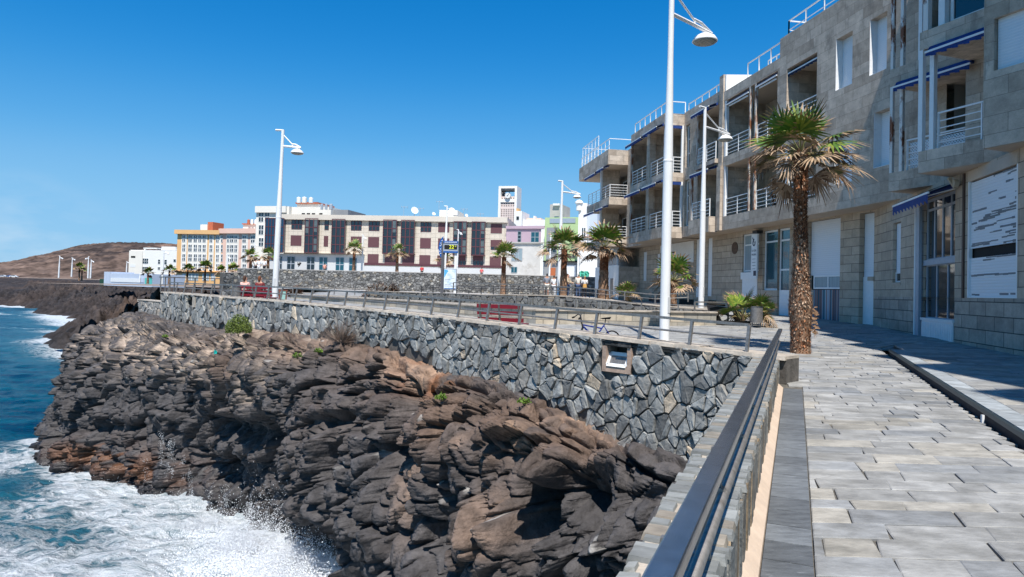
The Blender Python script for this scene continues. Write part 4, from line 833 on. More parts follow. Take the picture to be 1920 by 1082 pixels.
def win(pl, s0, s1, z0, z1, o, glass='glass', nv=1, nh=0, fw=.06, name='window', bld=None, fm='white', sill=None):
    bld = bld or BLD
    b = MB(); s0, s1 = min(s0, s1), max(s0, s1)
    def bx(a, c, d, e, o0=o, o1=o+.06): b.lbox(pl, a, c, o0, o1, d, e)
    bx(s0, s1, z1-fw, z1); bx(s0, s1, z0, z0+fw); bx(s0, s0+fw, z0+fw, z1-fw); bx(s1-fw, s1, z0+fw, z1-fw)
    for i in range(1, nv): c = s0+(s1-s0)*i/nv; bx(c-fw*.45, c+fw*.45, z0+fw, z1-fw, o+.003, o+.055)
    hs_ = nh if isinstance(nh, (list, tuple)) else [z0+(z1-z0)*i/(nh+1) for i in range(1, nh+1)]
    for c in hs_: bx(s0+fw, s1-fw, c-fw*.45, c+fw*.45, o+.006, o+.052)
    f = b.build(name, M[fm], bld); g = MB(); g.quad(pl.W(s0+.02, o+.025, z0+.02), pl.W(s1-.02, o+.025, z0+.02), pl.W(s1-.02, o+.025, z1-.02), pl.W(s0+.02, o+.025, z1-.02)); g.build('pane', M[glass], f, world=False)
    return f
def shutter(pl, s0, s1, z0, z1, o, m='shut', frame=True, bld=None):
    b = MB(); b.lbox(pl, s0, s1, o, o+.03, z0, z1); f = b.build('roller_shutter', M[m], bld or BLD)
    return f
def rail4(pl, s0, s1, z0, o, h=1.0, n=5, posts=None, ret=None, m='white', r=.017, cat='balcony_railing'):
    b = MB(); a, c = min(s0, s1), max(s0, s1); W = pl.W
    b.bar(W(a, o, z0+h), W(c, o, z0+h), .055, .045)
    for i in range(1, n): b.bar(W(a, o, z0+h*(i-.25)/n+.02), W(c, o, z0+h*(i-.25)/n+.02), .022, .03)
    k = posts or max(1, round((c-a)/1.25))
    for i in range(k+1): s = a+.025+(c-a-.05)*i/k; b.bar(W(s, o, z0), W(s, o, z0+h-.03), .05, .05)
    if ret:
        s, o2 = ret; b.bar(W(s, o, z0+h), W(s, o2, z0+h), .05, .045)
        for i in range(1, n): b.bar(W(s, o, z0+h*(i-.25)/n+.02), W(s, o2, z0+h*(i-.25)/n+.02), .022, .03)
        b.bar(W(s, o2, z0), W(s, o2, z0+h-.03), .05, .05); b.bar(W(s, (o+o2)/2, z0), W(s, (o+o2)/2, z0+h-.03), .045, .045)
    return b.build(cat, M[m], BLD)
def awning(pl, s0, s1, z, o=.06, drop=.28, out=.42, m='blue', wavy=True, col='white'):
    """a nearly closed roller awning: cloth roll, front bar, scalloped valance"""
    b = MB(); a, c = min(s0, s1), max(s0, s1); W = pl.W
    b.tube([W(a, o, z), W(c, o, z)], .085, 10); b.quad(W(a, o+.03, z+.07), W(c, o+.03, z+.07), W(c, o+out, z-drop*.5), W(a, o+out, z-drop*.5)); 
    n = max(4, int((c-a)/.16))
    for i in range(n):
        x0, x1 = a+(c-a)*i/n, a+(c-a)*(i+1)/n; d = drop*(.72 if i % 2 else .92)
        b.quad(W(x0, o+out+.012, z-drop*.5), W(x1, o+out+.012, z-drop*.5), W(x1, o+out+.012, z-drop*.5-d*.8), W(x0, o+out+.012, z-drop*.5-d*.95))
    f = b.build('awning', M[m], BLD); g = MB(); g.bar(W(a-.02, o+out, z-drop*.55), W(c+.02, o+out, z-drop*.55), .05, .06); g.tube([W(a+.15, o, z-.1), W(a+.5, o+out*.8, z-drop*.62)], .02, 6); g.tube([W(c-.15, o, z-.1), W(c-.5, o+out*.8, z-drop*.62)], .02, 6)
    g.build('awning_bar', M[col], f, world=False); return f
def closed_awning(pl, s0, s1, z, o=-.15, m='blue'):
    b = MB(); a, c = min(s0, s1), max(s0, s1); b.tube([pl.W(a, o, z), pl.W(c, o, z-.03)], .10, 10); f = b.build('awning', M[m], BLD); g = MB(); g.bar(pl.W(a, o+.12, z-.1), pl.W(c, o+.12, z-.12), .05, .07); g.bar(pl.W(a+.2, o+.02, z-.22), pl.W(c-.2, o+.02, z-.2), .05, .08); g.build('awning_bar', M['white'], f, world=False); return f
def column(pl, s, z0, z1, o=-.05, w=.1, m='rusty'):
    b = MB(); b.lbox(pl, s-w/2, s+w/2, o-w/2, o+w/2, z0, z1); return b.build('column', M[m], BLD)
F1z, F2z, F3z = 4.45, 8.12, ZT      # top edges of the balcony kerbs
S1, S2, S3 = 3.8, 7.58, 11.35       # soffits
def building():
    mats = [M['ash'], M['soffit'], M['dark'], M['white']]
    # ---- E: the tall flat wall with windows (s -2.7..7.17)
    b = MB(); wd = .38
    E_h = [(1.5, 2.62, 9.02, 11.28, wd, 2), (-.58, .42, 9.0, 11.28, wd, 2), (-.95, .1, 5.2, 7.42, wd, 2), (1.42, 2.6, 4.9, 7.0, wd, 2),
           (4.0, 6.5, 8.25, 11.22, 2.0, 0, 1), (3.95, 6.62, 4.55, 7.4, 1.6, 0, 1)]
    face(b, P0, -3.6, 7.17, S1, 12.95, E_h)
    b.quad(P0.W(7.17, 0, S1), P0.W(7.17, -3, S1), P0.W(7.17, -3, 12.95), P0.W(7.17, 0, 12.95)); b.lbox(P0, -3.6, 7.17, -.3, -.004, 12.85, 12.96)
    b.build('wall', mats, BLD)
    for (a, c, z0, z1, d, _) in E_h[:4]: 
        shutter(P0, a, c, z0, z1, -wd+.02)
        m = MB(); m.lbox(P0, c-.012-.0, c-.004, -wd+.05, -.0, z0, z1); m.lbox(P0, a, c, -wd+.05, -.002, z0-.0+.002, z0+.02); m.build('window_jamb', M['white'], BLD)
    rail4(P0, 4.0, 6.5, 8.3, -.12, 1.0); awning(P0, 4.05, 6.45, 11.1, -.25, .22, .2, 'navy'); win(P0, 4.2, 6.2, 8.3, 10.5, -1.98, 'glass', 2)
    rail4(P0, 3.95, 6.62, 4.55, -.1, 1.0); shutter(P0, 4.1, 5.8, 4.6, 6.9, -1.57); m = MB(); m.lbox(P0, 6.35, 6.6, -.16, -.02, 4.56, 7.38); m.build('column', M['white'], BLD)
    # ---- D: two storeys of double loggias (7.17..13.25)
    b = MB(); D_h = [(7.35, 13.15, F2z, 11.42, 2.6, 0, 1), (7.3, 13.1, F1z+.15, 7.55, 2.6, 0, 1)]
    face(b, P0, 7.17, 13.4, S1, ZT, D_h)
    b.lbox(P0, 7.17, 13.25, -.28, -.002, ZT-.1, ZT+.01)
    b.build('wall', mats, BLD)
    # the raised fin and lit return wall at its left
    b = MB(); b.lbox(P0, 13.26, 13.75, -1.2, .05, 7.6, 13.05); b.lbox(P0, 13.20, 13.70, -.9, .16, S1, 7.6); b.build('fin_wall', M['ash'], BLD)
    b = MB(); W = P0.W; b.hexa([W(13.1, -4.6, 11.9), W(13.1, -.05, 11.9), W(13.3, -.05, 11.9), W(13.3, -4.6, 11.9), W(13.1, -4.6, 13.3), W(13.1, -.05, 13.0), W(13.3, -.05, 13.0), W(13.3, -4.6, 13.3)]); b.build('stair_wall', M['whitewall'], BLD)
    for (z0, z1) in ((F2z, 11.42), (F1z+.15, 7.55)):
        for s in (9.55, 10.15): column(P0, s, z0, z1, -.06, .13, 'rust2')
        column(P0, 13.02, z0, z1, -.10, .17, 'white')
        rail4(P0, 10.22, 12.95, z0, -.12, 1.02); rail4(P0, 7.4, 9.48, z0, -.12, 1.02)
        win(P0, 7.8, 9.3, z0, z1-.7, -2.55, 'glass', 2); win(P0, 10.6, 12.2, z0, z1-.7, -2.55, 'glass', 2)
    closed_awning(P0, 10.3, 12.95, 11.25, -.1, 'navy'); closed_awning(P0, 7.4, 9.5, 11.3, -.1, 'navy')
    b = MB(); b.tube([P0.W(8.9, -1.0, F2z+.0), P0.W(8.9, -1.0, F2z+.5)], .03, 6); b.lbox(P0, 8.55, 9.25, -1.4, -.7, F2z+.45, F2z+.5); b.build('balcony_table', M['darkmetal'], BLD)
    # ---- C: recessed strip with narrow windows and small balconies (13.4..19.0)
    b = MB(); C_h = [(13.85, 16.7, F2z+.05, 11.45, 2.0, 0, 1), (13.85, 16.7, F1z+.25, 7.65, 2.0, 0, 1), (18.05, 18.75, 8.45, 11.3, .3, 2), (18.05, 18.75, 4.5, 7.6, .3, 2)]
    face(b, P0, 13.4, 19.05, S1, 12.2, C_h); b.lbox(P0, 13.76, 19.05, -.28, -.002, 12.1, 12.22)
    b.build('wall', mats, BLD)
    b = MB(); b.lbox(P0, 13.8, 16.75, .003, .55, F1z-.7, F1z+.22); b.build('balcony_slab', M['ash'], BLD); b = MB(); b.quad(P0.W(13.8, .003, F1z-.71), P0.W(16.75, .003, F1z-.71), P0.W(16.75, .55, F1z-.71), P0.W(13.8, .55, F1z-.71)); b.build('balcony_soffit', M['soffit'], BLD)
    b = MB(); b.lbox(P0, 13.8, 16.75, .003, .25, 7.9, 8.15); b.build('balcony_slab', M['ash'], BLD)
    for (z0, z1, o) in ((F2z+.05, 11.45, .1), (F1z+.25, 7.65, .42)):
        column(P0, 16.62, z0, z1, o-.02, .13, 'rust2'); rail4(P0, 13.95, 16.5, z0, o, 1.05, ret=(16.5, -.1)); shutter(P0, 14.0, 14.9, z0, z1-.75, -1.95); win(P0, 15.1, 16.4, z0, z1-.75, -1.96, 'glass', 1)
    awning(P0, 14.0, 16.6, 11.5, .05, .3, .55); awning(P0, 14.0, 16.6, 7.7, .05, .3, .55)
    for (z0, z1) in ((8.45, 11.3), (4.5, 7.6)): win(P0, 18.05, 18.75, z0, z1, -.24, 'glass', 1, 2, .09)
    # ---- B: projecting bay with corner balconies (19.0..25.8 on the front plane, lit return on its right)
    b = MB(); s0, s1 = 19.0, 25.9; W = PB.W
    face(b, PB, s0, s1, S3, 12.12); b.quad(W(s0, 0, S3), W(s0, -1.4, S3), W(s0, -1.4, 12.12), W(s0, 0, 12.12)); b.quad(W(s1, 0, S1), W(s1, -1.4, S1), W(s1, -1.4, 12.12), W(s1, 0, 12.12)); b.lbox(PB, s0, s1, -1.4, -.004, 12.06, 12.13)
    for (za, zb_) in ((7.55, 8.15), (S1-.05, F1z+.05)): b.lbox(PB, s0, s1, -1.39, 0, za, zb_)
    for (za, zb_) in ((8.15, S3), (F1z+.05, 7.55)):
        b.lbox(PB, 21.75, 22.35, -.45, 0.002, za, zb_)                      # pier between the two bays
        b.quad(W(s0, -3.3, za), W(s1, -3.3, za), W(s1, -3.3, zb_), W(s0, -3.3, zb_)); b.quad(W(22.0, -.4, za), W(22.0, -3.3, za), W(22.0, -3.3, zb_), W(22.0, -.4, zb_)); b.quad(W(s1, -.02, za), W(s1, -3.3, za), W(s1, -3.3, zb_), W(s1, -.02, zb_))
        b.quad(W(s0, -1.4, za), W(s0, -3.3, za), W(s0, -3.3, zb_), W(s0, -1.4, zb_))
    b.build('bay_wall', mats, BLD)
    for z in (S1-.056, 7.545, S3-.004): b = MB(); b.quad(W(s0+.01, -3.3, z), W(s1-.01, -3.3, z), W(s1-.01, -.01, z), W(s0+.01, -.01, z)); b.build('balcony_soffit', M['soffit'], BLD)
    for (z0, z1) in ((8.15, S3), (F1z+.05, 7.55)):
        column(PB, 19.08, z0, z1, -.08, .13, 'rust2'); column(PB, 25.75, z0, z1, -.08, .13, 'rust2'); column(PB, 19.07, z0, z1, -1.3, .14, 'white')
        rail4(PB, 19.2, 21.7, z0, -.1, 1.05, ret=(19.07, -1.3)); rail4(PB, 22.4, 25.65, z0, -.1, 1.05)
        awning(PB, 19.15, 21.8, z1+.02, .02, .3, .5); awning(PB, 22.3, 25.7, z1-.02, .02, .3, .5); win(PB, 19.4, 21.6, z0, z1-.6, -3.25, 'glass', 2)
        b = MB(); b.lbox(PB, 18.99, 19.06, -1.25, -.15, z1-.22, z1-.02); f = b.build('awning', M['blue'], BLD)
        b = MB(); b.tube([PB.W(20.2, -3.28, z1-.9), PB.W(20.2, -3.15, z1-.9)], .16, 14); b.build('wall_lamp', M['white'], BLD)
    # ---- link wall between bays B and G
    b = MB(); face(b, P0, 25.9, 30.8, S1, 12.05, [(27.6, 28.4, 8.4, 11.2, .3, 2), (27.6, 28.4, 4.4, 7.6, .3, 2)]); b.build('wall', mats, BLD)
    for (z0, z1) in ((8.4, 11.2), (4.4, 7.6)): win(P0, 27.6, 28.4, z0, z1, -.24, 'glass', 1, 2, .09)
    # ---- G: the last bay with the deep cantilevered parapet
    b = MB(); s0, s1 = 30.7, 40.4; g0, g1 = 30.7, 36.6; W = PB.W
    b.lbox(PB, s0, s1, -3.2, .35, 10.75, 12.0)
    for (za, zb_) in ((7.35, 8.0), (3.85, 4.5)): b.lbox(PB, g0, g1+1.2, -3.2, .2, za, zb_)
    for (za, zb_) in ((8.0, 10.75), (4.5, 7.35)):
        b.quad(W(g0, -3.0, za), W(g1+1.2, -3.0, za), W(g1+1.2, -3.0, zb_), W(g0, -3.0, zb_)); b.lbox(PB, 33.3, 33.6, -1.5, 0, za, zb_)
        b.lbox(PB, g1+.8, g1+1.2, -3.0, -1.2, za, zb_)
    b.lbox(PB, 30.7, g1+1.2, -9, -3.0, -1.2, 12.0); b.lbox(PB, 30.9, g1+1.2, -3, -.9, -1.2, 2.2)
    b.build('bay_wall', mats, BLD)
    for z in (3.845, 7.345, 10.745):
        b = MB(); b.quad(W(g0+.01, -3.0, z), W(s1 if z > 10 else g1+1.2, -3.0, z), W(s1 if z > 10 else g1+1.2, .2, z), W(g0+.01, .2, z)); b.build('balcony_soffit', M['soffit'], BLD)
    for (z0, z1) in ((8.0, 10.75), (4.5, 7.35)):
        rail4(PB, 30.8, 33.3, z0, .1, 1.05, ret=(30.8, -2.9)); rail4(PB, 33.7, 37.6, z0, .1, 1.05, cat='balcony_railing'); column(PB, 33.45, z0, z1, .1, .16, 'white')
        awning(PB, 31.2, 33.2, z1-.05, .15, .3, .5); awning(PB, 33.8, 37.2, z1-.1, .15, .3, .5); win(PB, 34, 36.5, z0, z1-.5, -2.95, 'glass', 2)
        b = MB(); b.tube([PB.W(32.4, -2.98, z1-.8), PB.W(32.4, -2.85, z1-.8)], .15, 14); b.build('wall_lamp', M['darkmetal'], BLD)
    b = MB(); b.quad(W(31.1, -.88, 2.2), W(g1+1, -.88, 2.2), W(g1+1, -.88, 3.84), W(31.1, -.88, 3.84)); b.build('pane', M['curtain'], BLD)
    win(PB, 31.3, 36, 2.25, 3.8, -.87, 'curtain', 4, 0, .08)
    b = MB(); b.lbox(PB, 30.88, 37.9, -.88, -.80, -1.2, 2.28); b.build('white_panel', M['whitewall'], BLD); b = MB(); b.lbox(PB, 32.2, 33.0, -.81, -.77, -1.2, 1.2); b.build('door', M['steel'], BLD)
    # ---- roof terrace of G
    b = MB(); W = PB.W
    for i in range(9): s = 31+i*1.12; b.bar(W(s, .2, 12.0), W(s, .2, 12.95), .05, .05)
    b.bar(W(30.9, .2, 12.95), W(40.2, .2, 12.95), .05, .05); b.bar(W(30.9, .2, 12.95), W(30.9, -3, 12.95), .05, .05); b.bar(W(30.9, .2, 12.4), W(40.2, .2, 12.4), .03, .03)
    for i in range(6): s = 34.6+i*1.1; b.bar(W(s, .1, 12.0), W(s, .1, 14.0), .045, .045)
    b.bar(W(34.6, .1, 14), W(40.2, .1, 14), .04, .04); b.bar(W(40.2, .1, 14), W(40.2, -3, 14), .04, .04); b.build('roof_railing', M['white'], BLD)
    b = MB(); b.quad(W(34.6, .1, 12.1), W(40.2, .1, 12.1), W(40.2, .1, 13.9), W(34.6, .1, 13.9)); gm = mat('clear_glass_screen', (.75, .85, .9), .05); bb = gm.node_tree.nodes['Principled BSDF']; bb.inputs['Alpha'].default_value = .28; b.build('glass_screen', gm, BLD)
    b = MB(); b.lbox(PB, 27.5, 34.2, -8, -3.0, 11.9, 14.1); b.build('roof_room', M['whitewall'], BLD)
    # ---- roof railings of B, C, D, E
    def rr(pts, h, sp=1.05, mid=True):
        b = MB()
        for p, q in zip(pts[:-1], pts[1:]):
            p = Vector(p); q = Vector(q); u = Vector((0, 0, h)); b.bar(p+u, q+u, .06, .05); 
            if mid: b.bar(p+u*.45, q+u*.45, .03, .03)
            n = max(1, round((q-p).length/sp))
            for i in range(n+1): t = p.lerp(q, i/n); b.bar(t, t+u, .06, .05)
        b.build('roof_railing', M['white'], BLD)
    rr([PB.W(25.7, -.25, 12.12), PB.W(19.15, -.25, 12.12), PB.W(19.15, -1.5, 12.12)], .85, mid=False); rr([P0.W(19.0, -.3, 12.2), P0.W(13.8, -.3, 12.2)], .65, mid=False)
    rr([P0.W(12.2, -2.2, 12.4), P0.W(10.4, -2.2, 12.4)], 1.3, mid=False); rr([P0.W(10.9, -.25, 12.0), P0.W(7.25, -.25, 12.0)], .95, mid=False); rr([P0.W(6.9, -1.4, 12.95), P0.W(6.9, -.3, 12.95), P0.W(-3.4, -.3, 12.95)], .85, 1.5)
    # ---- roof decks and rear, so that the block is closed
    b = MB(); W = P0.W
    b.quad(W(-3.6, -.28, 12.85), W(7.17, -.28, 12.85), W(7.17, -9, 12.85), W(-3.6, -9, 12.85)); b.quad(W(7.17, -.28, 11.9), W(30.8, -.28, 11.9), W(30.8, -9, 11.9), W(7.17, -9, 11.9))
    b.quad(W(-3.6, -9, -2), W(38, -9, -2), W(38, -9, 12.85), W(-3.6, -9, 12.85)); b.quad(W(7.17, -9, 11.9), W(7.17, -.28, 11.9), W(7.17, -.28, 12.85), W(7.17, -9, 12.85))
    b.build('roof', M['concrete'], BLD)
    # ---- ground floor along the far wing
    b = MB(); gm = [M['ashlow'], M['soffit'], M['dark'], M['white']]
    G_h = [(3.95, 6.6, -1.2, 3.74, .32, 2), (8.1, 9.24, -1.12, 3.62, .22, 2), (9.24, 10.75, .33, 3.62, .22, 2), (11.2, 13.1, 1.35, 3.6, .2, 2), (17.1, 17.75, -.1, 3.7, .25, 3), (18.95, 19.6, -.2, 3.75, .25, 3), (23.3, 25.6, .3, 3.1, .3, 2), (26.2, 26.9, 1.1, 3.1, .22, 3), (29.2, 30.0, 1.0, 3.4, .2, 3)]
    G_h.append((1.68, 2.62, -1.2, 3.72, .3, 3)); face(b, PG, 1.6, 31, -1.6, S1+.02, G_h); b.build('ground_floor_wall', gm, BLD)
    for (a, c, z0, z1, d, _) in (G_h[4], G_h[5], G_h[7], G_h[8]): bb_ = MB(); bb_.lbox(PG, a+.01, c-.01, -.22, -.05, z0+.01, z1-.01); bb_.build('white_panel', M['white'], BLD)
    b = MB(); W = P0.W; q = PG
    b.add([P0.W(-3.4, 0, S1-.002), P0.W(31, 0, S1-.002), PG.W(31, -.2, S1-.002), PG.W(-3.4, -.2, S1-.002)], [(0, 1, 2, 3)]); b.build('soffit', M['soffit'], BLD)
    shutter(PG, 3.97, 6.58, 1.08, 3.72, -.28, 'shutl'); win(PG, 4.0, 6.3, .42, 1.08, -.27, 'curtain', 2, 0, .08)
    b = MB()                                               # striped panel under the big shutter
    stripe = mat('striped_board', attr=True, rough=.6)
    r = random.Random(4); s = 3.99
    while s < 6.3: wv = r.uniform(.03, .09); c = r.choice([(.28, .35, .42), (.02, .07, .12), (.22, .13, .12), (.02, .15, .2), (.35, .4, .45), (.03, .04, .07)]); b.lbox(PG, s, min(s+wv, 6.3), -.26, -.23, -1.1, .38, 0, c); s += wv
    b.build('striped_panel', stripe, BLD); b = MB(); b.lbox(PG, 6.3, 6.58, -.28, -.2, -1.1, .38); b.build('door_panel', M['soffit'], BLD)
    # glazed shop entrance with its door
    win(PG, 9.25, 10.75, .33, 3.6, -.18, 'glassteal', 1, [2.98], .1); 
    d_ = win(PG, 8.12, 9.22, -1.0, 3.6, -.18, 'glassteal', 1, [1.42, 2.98], .1, name='door')
    b = MB(); b.lbox(PG, 8.2, 9.15, -.16, -.08, -.98, .35); b.build('door_panel', M['white'], d_, world=False)
    b = MB(); [b.lbox(PG, 8.4, 8.95, -.078, -.065, z, z+.04) for z in np.arange(-.8, .1, .085)]; b.build('door_louvre', M['shut'], d_, world=False)
    b = MB(); b.lbox(PG, 8.1, 9.24, -.2, .05, -1.18, -1.02); b.build('door_step', mat('brown_tile', (.16, .06, .04), .7), BLD)
    win(PG, 11.22, 13.08, 1.4, 3.58, -.15, 'curtain', 1, [2.95], .09); b = MB(); b.lbox(PG, 11.25, 13.15, -.04, .06, .95, 1.36); b.lbox(PG, 11.3, 13.0, -.02, .03, -.6, .95); b.build('white_panel', M['white'], BLD)
    # hanging shop sign
    sg = thing('shop_sign', 'tall narrow white sign with a dark round emblem beside the glazed shop door', 'sign', PG.W(10.98, .3, 1.0)); b = MB(); b.lbox(PG, 10.72, 11.35, .30, .38, .95, 3.42); b.build('board', M['white'], sg)
    b = MB(); ink = mat('sign_ink', (.03, .035, .06), .6); c = (11.05, 2.98)
    for i in range(14):
        t0, t1 = 2*math.pi*i/14, 2*math.pi*(i+1)/14
        if i in (4, 5): continue
        b.add([PG.W(c[0]+rr_*math.cos(t), .385, c[1]+rr_*1.25*math.sin(t)) for rr_, t in ((.17, t0), (.17, t1), (.10, t1), (.10, t0))], [(0, 1, 2, 3)])
    b.add([PG.W(11.25, .386, 3.25), PG.W(11.17, .386, 3.28), PG.W(11.0, .386, 2.95), PG.W(11.06, .386, 2.93)], [(0, 1, 2, 3)])
    e = b.build('emblem', ink, sg)
    def text(body, pl, s, z, o, size, m, parent, name='lettering', sx=1.0, width=None):
        cu = bpy.data.curves.new(name, 'FONT'); cu.body = body; cu.size = size; cu.align_x = 'CENTER'; cu.align_y = 'CENTER'; cu.extrude = .002
        t = bpy.data.objects.new(name, cu); COL.objects.link(t); dg = bpy.context.evaluated_depsgraph_get(); me = bpy.data.meshes.new_from_object(t.evaluated_get(dg)); bpy.data.objects.remove(t)
        me.materials.clear(); me.materials.append(m); o_ = bpy.data.objects.new(name, me); COL.objects.link(o_)
        x = -pl.t if (np.cross(np.append(-pl.t, 0), [0, 0, 1])[:2]@pl.n) > 0 else pl.t; n = pl.n; W_ = pl.W(s, o, z)
        o_.parent = parent; o_.matrix_local = Matrix(((x[0]*sx, 0, n[0], W_[0]-parent.location.x), (x[1]*sx, 0, n[1], W_[1]-parent.location.y), (0, 1, 0, W_[2]-parent.location.z), (0, 0, 0, 1))); return o_
    globals()['text'] = text
    text('LA SIN', PG, 11.04, 2.52, .384, .17, ink, sg); text('MEDISA', PG, 11.04, 2.30, .384, .15, ink, sg)
    b = MB(); [b.lbox(PG, 10.85, 11.22, .381, .384, z, z+.02) for z in (2.05, 1.86, 1.68, 1.5)]; b.lbox(PG, 10.78, 11.06, .381, .39, 1.12, 1.4); b.build('small_print', ink, sg)
    b = MB(); b.lbox(PG, 10.8, 11.3, -.1, .36, 3.5, 3.66); b.build('bracket', M['darkmetal'], sg)
    # the round rusty plaque on the wall
    b = MB(); b.tube([PG.W(14.0, .0, 2.85), PG.W(14.0, .05, 2.85)], .36, 24); b.build('plaque', mat('rusty_plaque', (.12, .07, .045), .9, var=.4, vscale=8), BLD)
    # low garage openings behind the planter
    for (a, c) in ((24.2, 28.5), (19.8, 22.3), (16.4, 17.5)): b = MB(); b.lbox(PG, a, c, -.02, .012, -1.3, -.35); b.build('low_opening', mat('dark_red_board', (.05, .02, .022), .7) if a > 23 else M['dark'], BLD)
    win(PG, 23.35, 25.55, .35, 3.05, -.28, 'glass', 2, 0, .1); b = MB(); b.lbox(PG, 19.9, 23.1, .005, .05, 2.2, 3.7); b.lbox(PG, 23.1, 26.1, .0051, .05, 3.12, 3.7); b.build('white_panel', M['whitewall'], BLD)
building()
# ---- near wing: ground floor runs along the promenade, upper floors step out as saw teeth
def wing():
    gm = [M['ashlow'], M['soffit'], M['dark'], M['white'], M['ashbase']]
    H = [(-3.35, -2.42, .65, 2.95, .22, 2), (-8.42, -5.6, -1.3, 3.45, .35, 2), (-12.27, -9.33, .11, 3.75, .14, 2)]
    b = MB(); face(b, PR, -24, 0, .11, S1+.02, H[:]); face(b, PR, -24, 0, -1.9, .11, [(-8.42, -5.6, -1.3, .11, .35, 2)], mi=4)
    b.build('ground_floor_wall', gm, BLD)
    shutter(PG, 1.69, 2.61, .95, 3.7, -.27, 'shut'); b = MB(); b.lbox(PG, 1.69, 2.61, -.29, -.2, -1.15, .95); b.build('door', M['white'], BLD); b = MB(); b.lbox(PG, 1.62, 2.0, -.2, .05, .78, .95); b.build('ledge', M['ashlow'], BLD)
    shutter(PR, -3.33, -2.44, 1.05, 2.93, -.16, 'shut'); win(PR, -3.33, -2.44, .67, 1.05, -.16, 'glass', 1, 0, .05); b = MB(); b.lbox(PR, -3.4, -2.37, -.15, .03, .58, .65); b.build('window_sill', M['soffit'], BLD)
    # tall glazed bay (7 m back from the shutter)
    f = win(PR, -8.40, -5.62, 1.32, 3.42, -.2, 'glass', 4, [3.05], .09, fm='greymetal'); f = win(PR, -8.40, -5.62, -.62, 1.22, -.2, 'glass', 3, 0, .07, fm='greymetal'); b = MB(); b.lbox(PR, -8.42, -5.5, -.22, -.05, 1.18, 1.36); b.build('transom', M['greymetal'], BLD)
    b = MB(); b.lbox(PR, -8.4, -5.75, -.12, .03, -1.35, -.66); 
    for i in range(18): s = -8.35+i*.145; b.lbox(PR, s, s+.11, .03, .045, -1.3, -.72)
    b.lbox(PR, -8.45, -5.7, -.14, .06, -.66, -.58); b.build('louvred_panel', M['white'], BLD)
    b = MB(); b.lbox(PR, -5.6, -5.3, -.05, .09, -1.25, 3.2); b.build('side_post', M['greymetal'], BLD); b = MB(); b.tube([PR.W(-5.22, .08, -1.2), PR.W(-5.22, .08, 3.2)], .04, 8); b.build('downpipe', M['white'], BLD)
    b = MB(); b.lbox(PR, -9.15, -9.05, .0, .05, .1, 3.75); b.build('downpipe', mat('brown_pipe', (.09, .05, .035), .6), BLD)
    aw_ = awning(PR, -8.6, -5.2, 3.5, .05, .42, .75, 'blue')
    b = MB(); W = PR.W; b.quad(W(-8.6, .1, 3.61), W(-5.2, .1, 3.61), W(-5.2, .82, 3.32), W(-8.6, .82, 3.32)); b.build('awning_top', M['navy'], aw_, world=False); aw_.children[-1].location = (0, 0, 0)
    b = MB(); b.tube([PR.W(-8.85, .1, 3.5), PR.W(-8.85, .22, 3.5)], .12, 14); b.bar(PR.W(-8.75, .1, 3.35), PR.W(-8.75, .3, 3.7), .08, .1); b.build('awning_gear', mat('cream_metal', (.45, .38, .28), .6), BLD)
    # scraped roller shutter
    b = MB(); b.lbox(PR, -12.2, -9.4, -.1, -.06, 1.52, 3.42); b.lbox(PR, -12.2, -9.4, -.1, -.06, .14, 1.24)
    r = random.Random(12)
    rows = [(3.38, -12.2, -10.8), (3.3, -12.15, -11.6), (3.1, -11.9, -11.5), (2.95, -11.0, -10.5), (2.72, -11.5, -11.1), (2.78, -12.2, -12.0), (2.62, -12.2, -12.0), (2.55, -10.4, -9.5), (2.5, -12.2, -11.7), (2.42, -12.2, -10.7), (2.35, -12.1, -10.3), (2.3, -11.2, -10.2), (2.24, -10.9, -9.9), (2.2, -9.8, -9.45), (2.13, -12.0, -11.0), (2.07, -11.0, -9.7), (2.02, -10.3, -9.6), (1.96, -12.2, -11.2), (1.9, -12.2, -11.9), (1.86, -11.3, -10.6), (1.8, -12.1, -11.5), (1.74, -12.2, -11.7), (1.68, -12.0, -11.3), (1.62, -11.1, -9.5), (1.57, -10.6, -9.45), (1.54, -12.2, -11.4), (1.19, -12.2, -10.4), (1.13, -10.9, -10.2), (.72, -12.1, -9.45), (.2, -12.1, -11.8), (.2, -11.7, -11.2), (.17, -10.0, -9.5)]
    for (z, a, c) in rows: 
        x = a
        while x < c: l = min(r.uniform(.15, .5), c-x); b.lbox(PR, x, x+l, -.0595, -.056, z+r.choice((-.01, 0, .012)), z+r.uniform(.035, .06), 1); x += l
    b.build('roller_shutter', [M['shutfine'], M['scrape']], BLD)
    b = MB(); b.lbox(PR, -12.27, -12.2, -.1, -.0, .11, 3.46); b.lbox(PR, -9.4, -9.33, -.1, -.0, .11, 3.46); b.lbox(PR, -12.2, -9.4, -.1, -.0, .11, .14); b.build('shutter_frame', M['white'], BLD); b = MB(); b.lbox(PR, -12.27, -9.33, -.12, .01, 3.46, 3.75); b.build('shutter_box', M['soffit'], BLD)
    # pavement strip at the foot of the wing
    # ---- teeth
    mats = [M['ash'], M['soffit'], M['dark'], M['white']]
    def ret(pl, s, o, z0, z1, mb, mi=0): mb.quad(pl.W(s, 0, z0), pl.W(s, -o, z0), pl.W(s, -o, z1), pl.W(s, 0, z1), mi)
    def soffit(z, P): b = MB(); b.add([(p[0], p[1], z) for p in P], [tuple(range(len(P)))]); return b
    base = [PR.W(s, -.3, 0) for s in (1.9, -20)]
    # tooth 1
    b = MB()
    for (za, zb_) in ((S1, F1z), (7.5, 8.13)): b.lbox(PF1, -3.25, 0, -2.4, 0, za, zb_)
    b.lbox(PF1, -3.25, 0, -2.4, 0, 11.4, 12.6)
